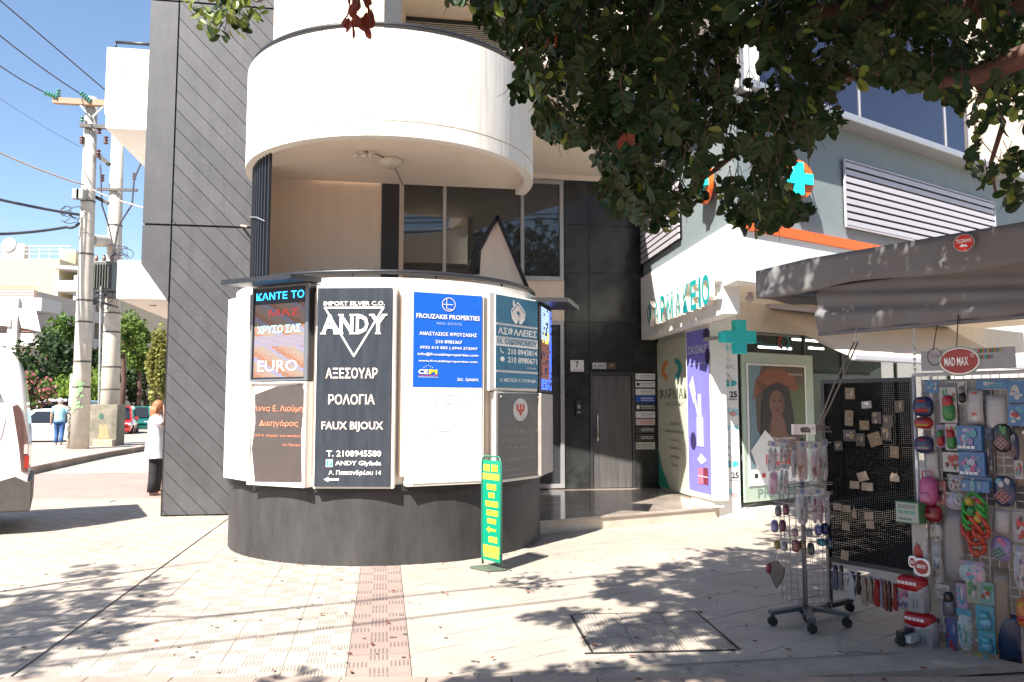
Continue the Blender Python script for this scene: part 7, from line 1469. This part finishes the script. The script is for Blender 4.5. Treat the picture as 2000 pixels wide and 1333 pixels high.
q = MB(); q.box(((x1+xe)/2+1, Yb+9, zt/2-.4), (xe-x1+2, 12, zt-.8)); q.build('wall', mat('far_shaded_cream', (.42, .36, .27), .8), ab)
for i, yy in enumerate((560, 614, 668, 722)):
    z = at(120, yy, Yb).z; q = MB(); q.box(((x1+xe)/2+.3, Yb+.9, z-.1), (xe-x1-.1, 4, 1.05)); q.build('balcony', wht, ab); 
    q = MB(); q.box(((x1+xe)/2, Yb+2.7, z+1.5), (1.6, .2, 1.9)); q.build('window', fgl, ab)
for xx in (x1+.25, xe-.6): q = MB(); q.box((xx, Yb-.6, zt/2-.8), (.35, .35, zt-1.8)); q.build('column', wht, ab)
q = MB(); q.prism([(x1, Yb-1.2), (xe+3, Yb+1.5), (xe+3, Yb+10), (x1, Yb+10)], zt-1.1, zt-.75); q.build('roof', wht, ab)
for k, (px_, w_, h_) in enumerate(((14, 2.0, 2.2), (122, 1.4, 1.6), (128, .9, 1.2))): c = at(px_, 793, Yb+4); q = MB(); q.box((c.x, Yb+4, zt+h_/2), (w_, 1.5, h_), rz=.3); q.build('rooftop_tank', (wht, wht, apc)[k], ab)
q = MB(); q.ball(at(18, 480, Yb), .75, wht, 14, 8, (1, .3, 1)); q.build('satellite_dish', None, ab, smooth=True)
nb = thing('near_apartment_block', 'white balconied block with drooping sun blind at the far left above the van', 'building', at(20, 793, 60)); Yn = 58.; xr = at(76, 793, Yn).x
q = MB(); q.box((xr-14, Yn+6.5, 5.2), (24, 9, 10.4)); q.build('wall', mat('nb_wall', (.42, .36, .32), .8), nb)
for i, (ya, yb) in enumerate(((652, 676), (583, 608))):
    za = at(40, ya, Yn).z; zb_1 = at(40, yb, Yn).z; q = MB(); q.box((xr-12, Yn+1, (za+zb_1)/2), (24, 2.6, za-zb_1)); q.build('balcony', wht, nb)
    q = MB(); 
    for k in range(4): q.bar((xr-22, Yn-.25, za+.15+k*.22), (xr-.4, Yn-.25, za+.15+k*.22), .06, .06)
    q.build('rail', brn, nb)
for px_, w_ in ((25, .7), (-20, .7)): c = at(px_, 793, Yn); q = MB(); q.box((c.x, Yn-.4, at(40, 640, Yn).z), (w_, .3, 4.2)); q.build('pillar', wht, nb)
bm_f = mat('sun_blind', (.62, .58, .54), .8); T1 = [at(33, 602, Yn-.5), at(70, 610, Yn-.5), at(78, 648, Yn-1.9), at(42, 640, Yn-1.9)]; q = MB(); q.add(T1+[p+V(0, .05, .05) for p in T1], [(0, 1, 2, 3), (7, 6, 5, 4), (0, 4, 5, 1), (1, 5, 6, 2), (2, 6, 7, 3), (3, 7, 4, 0)], bm_f); q.build('sun_blind', None, nb)
T1 = [at(-40, 585, Yn-.5), at(20, 592, Yn-.5), at(20, 638, Yn-.7), at(-40, 632, Yn-.7)]; q = MB(); q.add(T1+[p+V(0, .05, 0) for p in T1], [(0, 1, 2, 3), (7, 6, 5, 4), (0, 4, 5, 1), (1, 5, 6, 2), (2, 6, 7, 3), (3, 7, 4, 0)], bm_f); q.build('sun_blind', None, nb)
def block(label, x0, x1, yt, Y, dp, m, rows, cols, name='far_house'):
    a = at(x0, yt, Y); b = at(x1, yt, Y); t = thing(name, label, 'building', ((a.x+b.x)/2, Y, 0)); q = MB(); q.box(((a.x+b.x)/2, Y+dp/2, a.z/2), (b.x-a.x, dp, a.z)); q.build('wall', m, t)
    q = MB(); q.box(((a.x+b.x)/2, Y+dp/2, a.z+.1), (b.x-a.x+.5, dp+.5, .25)); q.build('roof', wht, t)
    for i in range(rows):
        for j in range(cols):
            x = a.x+(b.x-a.x)*(j+.5)/cols; z = a.z-1.7-3*i
            if z < 1: continue
            w1 = min(1.5, (b.x-a.x)/cols*.6); q = MB(); q.box((x, Y-.02, z), (w1, .1, 1.4)); q.build('window', fgl, t)
    return t
block('white flat roofed house with many windows behind the farther pole', 176, 236, 560, 95, 12, wht, 4, 3)
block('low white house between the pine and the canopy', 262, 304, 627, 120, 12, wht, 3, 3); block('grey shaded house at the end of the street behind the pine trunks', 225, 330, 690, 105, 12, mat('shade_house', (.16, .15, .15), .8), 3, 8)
block('white rendered building glimpsed through the leaves beyond the pharmacy', 1905, 2400, -200, 27, 10, wht, 4, 3)
# street front opposite, behind the viewer (it is what the glass reflects)
ob = thing('opposite_building', 'plain cream building across the street behind the viewer', 'building', (0, -20, 0)); q = MB(); q.box((2, -23, 5.0), (70, 8, 10)); q.build('wall', mat('opp_wall', (.30, .26, .22), .8, var=.1, scale=.3), ob)
for i in range(3):
    q = MB(); q.box((2, -18.5, 1.2+3.1*i+2.0), (68, 1.2, .25)); q.build('balcony', wht, ob)
    for j in range(14): q = MB(); q.box((-30+j*4.8, -18.97, 1.6+3.1*i), (2.2, .1, 2.0)); q.build('window', fgl, ob)
# ---------------------------------------------------------------- far trees
fol = {'dark': leaf_mat('foliage_dark', (.012, .028, .010), (.035, .065, .018), .15, .6), 'green': leaf_mat('foliage_green', (.035, .075, .015), (.09, .15, .03), .25, .6), 'bright': leaf_mat('foliage_bright', (.08, .15, .02), (.20, .28, .05), .3, .6), 'pine': leaf_mat('foliage_pine', (.045, .085, .015), (.13, .19, .035), .2, .7), 'olive': leaf_mat('foliage_olive', (.12, .13, .03), (.26, .26, .08), .3, .6)}
pinkf = leaf_mat('oleander_flower', (.45, .10, .14), (.60, .25, .25), .3, .6)
def ftree(name, label, cat, px, Y, yt, yb, wpx, fm, n=900, sz_=.35, trunk=.18, extra=None, gap=.25, group=None):
    top = at(px, yt, Y); bot = at(px, yb, Y); W = wpx*Y/1550/2; H = (top.z-bot.z)/2; zc = (top.z+bot.z)/2; base = V(top.x, Y, 0); t = thing(name, label, cat, base, group)
    q = MB(); q.tube([base, base+V(.1, 0, zc*.5), base+V(-.1, 0, zc), base+V(.1, 0, zc+H*.5)], [trunk, trunk*.8, trunk*.6, trunk*.25], bark, 8)
    for k in range(5): a = k*1.3; q.tube([base+V(0, 0, zc*.8), base+V(W*.6*math.cos(a), W*.5*math.sin(a), zc+H*.3*math.sin(k))], [trunk*.4, trunk*.1], bark, 5)
    q.build('trunk', None, t, smooth=True); q = MB(); cl = []
    for k in range(26): d = rdir(); cl.append((V(top.x+W*.72*d.x, Y+W*.72*d.y, zc+H*.72*d.z), random.uniform(.25, .48)))
    for k in range(n):
        c, r = random.choice(cl); d = rdir()*random.random()**.4; P = c+V(W*r*d.x, W*r*d.y, H*r*d.z*1.1); s1 = sz_*random.uniform(.5, 1.2); u = rdir(); v = u.cross(rdir()).normalized()
        m = fm if not extra or random.random() > extra[1] else extra[0]
        q.add([P-u*s1*.5, P+v*s1*.35, P+u*s1*.5, P-v*s1*.35], [(0, 1, 2, 3)], m)
    q.build('crown', None, t, kind='stuff'); return t
ftree('oleander', 'oleander bush with pink flowers just right of the van roof', 'bush', 66, 38, 727, 800, 78, fol['green'], 1500, .22, .08, (pinkf, .28))
ftree('street_tree', 'dense dark green tree behind the oleander', 'tree', 95, 46, 655, 770, 130, fol['dark'], 2200, .32)
ftree('street_tree', 'light green tree reaching up before the cream apartment block', 'tree', 118, 52, 612, 735, 75, fol['green'], 1600, .34)
ftree('street_tree', 'bright green low tree directly behind the nearer pole', 'tree', 165, 42, 715, 805, 110, fol['bright'], 1800, .28)
ftree('street_tree', 'dark tree mass between the two utility poles', 'tree', 185, 62, 680, 800, 90, fol['dark'], 1600, .4)
for i, (px_, yt, yb, w_, f_1) in enumerate(((245, 608, 700, 80, 'pine'), (275, 640, 730, 60, 'pine'))): ftree('pine_tree', ('big rounded pine right of the farther pole', 'smaller pine close to the ivy column')[i], 'tree', px_, 58+6*i, yt, yb, w_, fol[f_1], 2400, .32, .22)
ftree('street_tree', 'dark shaded tree under the pines at the end of the street', 'tree', 285, 70, 690, 800, 80, fol['dark'], 1700, .42)
ftree('ivy_column', 'tall yellowish green ivy covered bush beside the boarded wall', 'bush', 312, 24, 640, 790, 44, fol['olive'], 2600, .13, .1)
ftree('street_tree', 'dark tree behind the far left block', 'tree', -10, 80, 680, 800, 150, fol['dark'], 1200, .5)
c = at(290, 612, 90); pt_ = thing('palm_tree', 'small distant palm top against the sky left of the boarded wall', 'palm', (c.x, 90, 0)); q = MB(); q.tube([(c.x, 90, 0), (c.x, 90, c.z)], .2, bark, 8); q.build('trunk', None, pt_); q = MB()
for k in range(14):
    a = k*.45; P = [c, c+V(.9*math.cos(a), .9*math.sin(a), .5), c+V(1.5*math.cos(a), 1.5*math.sin(a), -.1-.3*(k % 3))]; s1 = V(-math.sin(a), math.cos(a), 0)*.16; q.add([P[0]-s1*.3, P[0]+s1*.3, P[1]+s1, P[1]-s1, P[2]], [(0, 1, 2, 3), (3, 2, 4)], fol['green'])
q.build('fronds', None, pt_)
# ---------------------------------------------------------------- people
skin = mat('skin', (.48, .26, .18), .5, var=.06)
def body(verts, edges, radii, parent, m):
    me = bpy.data.meshes.new('body'); me.from_pydata([tuple(v) for v in verts], edges, []); o = bpy.data.objects.new('body_tmp', me); C.objects.link(o); md = o.modifiers.new('skin', 'SKIN')
    for i, r in enumerate(radii): me.skin_vertices[0].data[i].radius = (r, r) if not isinstance(r, tuple) else r
    me.skin_vertices[0].data[0].use_root = True
    s_ = o.modifiers.new('sub', 'SUBSURF'); s_.levels = 1; s_.render_levels = 1
    dg = bpy.context.evaluated_depsgraph_get(); dg.update(); me2 = bpy.data.meshes.new_from_object(o.evaluated_get(dg)); bpy.data.objects.remove(o)
    me2.materials.clear(); me2.materials.append(m); me2.polygons.foreach_set('use_smooth', [True]*len(me2.polygons)); ob_ = bpy.data.objects.new('body', me2); link(ob_, parent); return ob_
def person(label, loc, rz, H, J, shirt, pants, hair, coat=False, wide=False):
    t = thing('person', label, 'person', loc, rz=rz); k = H/1.7; e = V(math.cos(rz), math.sin(rz), 0); s_ = V(-math.sin(rz), math.cos(rz), 0); L_ = Vector(loc)
    w = lambda p: L_+(e*p[0]+s_*p[1]+V(0, 0, p[2]))*k if False else L_+e*p[0]*k+s_*p[1]*k+V(0, 0, p[2]*k)
    vs = [(0, 0, .95), (0, 0, 1.12), (.0, 0, 1.30), (0, 0, 1.42), (.01, 0, 1.48), (.03, 0, 1.56), (.04, 0, 1.635)]; R = [.13, .115, .13, .10, .055, .075, .07]; E = [(0, 1), (1, 2), (2, 3), (3, 4), (4, 5), (5, 6)]
    def chain_(start, pts, rs):
        pr = start
        for p, r in zip(pts, rs): vs.append(p); R.append(r); E.append((pr, len(vs)-1)); pr = len(vs)-1
        return pr
    for sd in ('l', 'r'):
        y = .09 if sd == 'l' else -.09; kn, an, toe = J['leg'+sd]; chain_(0, [(0, y, .88), kn, an, toe], [.095, .065, .045, .035])
        sh = (0, .19 if sd == 'l' else -.19, 1.40); el, wr, hd = J['arm'+sd]; i_ = chain_(3, [sh, el, wr, hd], [.055, .042, .030, .026]); hv = Vector(hd); dv = (hv-Vector(wr)).normalized()
        side = dv.cross(V(1, .2, .1)).normalized()
        for f_ in range(4): b_ = hv+dv*.02+side*((f_-1.5)*.019); chain_(i_, [tuple(b_), tuple(b_+dv*(.035+.006*(f_ in (1, 2)))), tuple(b_+dv*.065+V(.01, 0, 0))], [.010, .009, .007])
        chain_(i_, [tuple(hv+side*.035-dv*.02), tuple(hv+side*.055+dv*.02)], [.011, .008])
    body([w(v) for v in vs], E, [r*k for r in R], t, skin)
    # face
    q = MB(); hc = V(.045, 0, 1.60)
    for y in (-.03, .03): q.ball(w((hc.x+.078, y, hc.z+.005)), .009, black_mat, 8, 5)
    q.ball(w((hc.x+.088, 0, hc.z-.025)), .014, skin, 8, 5, (1, 1, 1.5)); q.ball(w((hc.x+.075, 0, hc.z-.065)), .018, mat('lips', (.4, .12, .10), .5), 8, 5, (.6, 1, .4)); 
    for y in (-.082, .082): q.ball(w((hc.x-.01, y, hc.z-.01)), .025, skin, 8, 5, (.8, .4, 1.2))
    q.build('face', None, t, smooth=True)
    q = MB(); q.ball(w((.012, 0, 1.625)), .103*k, hair[0], 16, 10, (1.0, .95, 1.05))
    if hair[1]:
        for j in range(14): a = math.pi*.5+math.pi*j/13; p = V(.01+.085*math.cos(a), .085*math.sin(a), 1.62); q.tube([w(p), w(p+V(-.025, 0, -.12)), w(p+V(-.01, 0, -.24)), w(p+V(.0, 0, -.29))], [.03*k, .032*k, .026*k, .010*k], hair[0], 7)
    q.build('hair', None, t, smooth=True)
    def rings(sp_, m, name, par=t):
        N = 18; q = MB(); q.loft([[w((cx+rx*math.cos(2*math.pi*i/N), cy+ry*math.sin(2*math.pi*i/N), z)) for i in range(N)] for cx, cy, z, rx, ry in sp_], m); return q.build(name, None, par, smooth=True)
    if coat: top_o = rings([(0, 0, .66, .19, .25), (0, 0, .68, .185, .245), (-.01, 0, .85, .17, .225), (0, 0, 1.0, .155, .20), (0, 0, 1.15, .14, .18), (0, 0, 1.30, .145, .20), (0, 0, 1.40, .12, .19), (0, 0, 1.45, .08, .11), (.01, 0, 1.47, .065, .075)], shirt, 'coat')
    else: top_o = rings([(0, 0, .86, .145, .19), (0, 0, .88, .14, .185), (0, 0, 1.0, .135, .175), (0, 0, 1.15, .135, .18), (0, 0, 1.30, .14, .205), (0, 0, 1.40, .115, .19), (0, 0, 1.45, .08, .11), (.01, 0, 1.48, .065, .07)], shirt, 'shirt')
    for sd in ('l', 'r'):
        y = .19 if sd == 'l' else -.19; el = V(*J['arm'+sd][0]); sh = V(0, y*.93, 1.39); q = MB(); q.tube([w(sh), w(sh.lerp(el, .4)), w(sh.lerp(el, .75))], [.078*k, .072*k, .070*k], shirt, 12); q.build('sleeve', None, t, smooth=True)
        kn, an, toe = [V(*p) for p in J['leg'+sd]]; hp = V(0, .09 if sd == 'l' else -.09, .90); q = MB(); g_ = 1.45 if wide else 1.0; q.tube([w(hp), w(hp.lerp(kn, .5)), w(kn), w(kn.lerp(an, .5)), w(an+V(0, 0, -.02 if wide else .02))], [.115*k, .10*k, .078*k*(1+(g_-1)*.6), .066*k*g_, .066*k*g_*1.1], pants, 12); q.build('trouser_leg', None, t, smooth=True)
        q = MB(); q.tube([w(an+V(-.06, 0, -.045)), w(an+V(.03, 0, -.04)), w(toe+V(.03, 0, -.01))], [.035*k, .042*k, .025*k], mat('shoe', (.25, .20, .18), .6), 8); q.build('shoe', None, t, smooth=True)
    rings([(0, 0, .80, .14, .19), (0, 0, .9, .14, .185), (0, 0, .97, .13, .17)], pants, 'trouser_seat'); return t
denim = mat('denim', (.035, .09, .24), .8, var=.2, scale=20); shirtb = mat('light_blue_shirt', (.30, .58, .72), .8, var=.05); coatw = mat('white_coat', (.80, .78, .82), .8, var=.03); blkp = mat('black_trousers', (.012, .012, .014), .8); hairr = mat('auburn_hair', (.28, .11, .045), .6, var=.3, scale=30); hairg = mat('grey_hair', (.45, .42, .40), .7, var=.2)
wl_ = gz(301, 966); J = dict(legl=((.03, .09, .48), (-.02, .10, .07), (.13, .11, .03)), legr=((.01, -.09, .48), (0, -.10, .07), (.15, -.11, .03)), arml=((.08, .24, 1.12), (.26, .14, 1.22), (.30, .08, 1.26)), armr=((.20, -.23, 1.25), (.17, -.13, 1.47), (.14, -.10, 1.56)))
person('woman in white coat and black trousers, hand at her face, by the boarded wall', (wl_.x, wl_.y, 0), math.radians(12), 1.68, J, coatw, blkp, (hairr, True), True, True)
ml_ = gz(114, 876); J = dict(legl=((.12, .09, .50), (.02, .09, .10), (.16, .10, .05)), legr=((.0, -.09, .48), (-.20, -.09, .12), (-.06, -.10, .03)), arml=((-.04, .26, 1.12), (.06, .28, .88), (.09, .28, .80)), armr=((.0, -.27, 1.12), (-.08, -.30, .88), (-.09, -.30, .80)))
person('grey haired man in light blue shirt and jeans walking away beside the silver car', (ml_.x, ml_.y, .10), math.radians(112), 1.78, J, shirtb, denim, (hairg, False))
# dry leaves and crumbs scattered on the paving
q = MB(); random.seed(31)
for k in range(80):
    x = random.gauss(1150, 520); y = random.uniform(1075, 1330); p = gz(x, y)
    if incirc(p, 1.95) or p.x > 3.2: continue
    vs, fs = leaf_geo(p+V(0, 0, .006+random.random()*.01), V(random.uniform(-1, 1), random.uniform(-1, 1), random.uniform(-.05, .1)), V(random.uniform(-.3, .3), 0, 1), random.uniform(.015, .05)); q.add(vs, fs, leaf_dead)
for k in range(70):
    a = random.uniform(-math.pi, 0); R_1 = 1.90+random.random()**2*.15; p = RC+V(R_1*math.cos(a), R_1*math.sin(a), .006); vs, fs = leaf_geo(p, V(random.uniform(-1, 1), random.uniform(-1, 1), .05), V(0, 0, 1), random.uniform(.012, .035)); q.add(vs, fs, leaf_dead)
tag(q.build('leaf_litter', None), kind='stuff')
q = MB(); random.seed(12)
for k in range(90):
    p = gz(random.uniform(0, 1500), random.uniform(1090, 1330)); r = random.uniform(.008, .02)
    if incirc(p, 1.95): continue
    q.add([p+V(r*math.cos(i*1.05)*random.uniform(.7, 1.2), r*math.sin(i*1.05)*random.uniform(.7, 1.2), .003) for i in range(6)], [tuple(range(6))], mat('old_gum', (.10, .085, .075), .9))
tag(q.build('gum_spots'), kind='stuff')
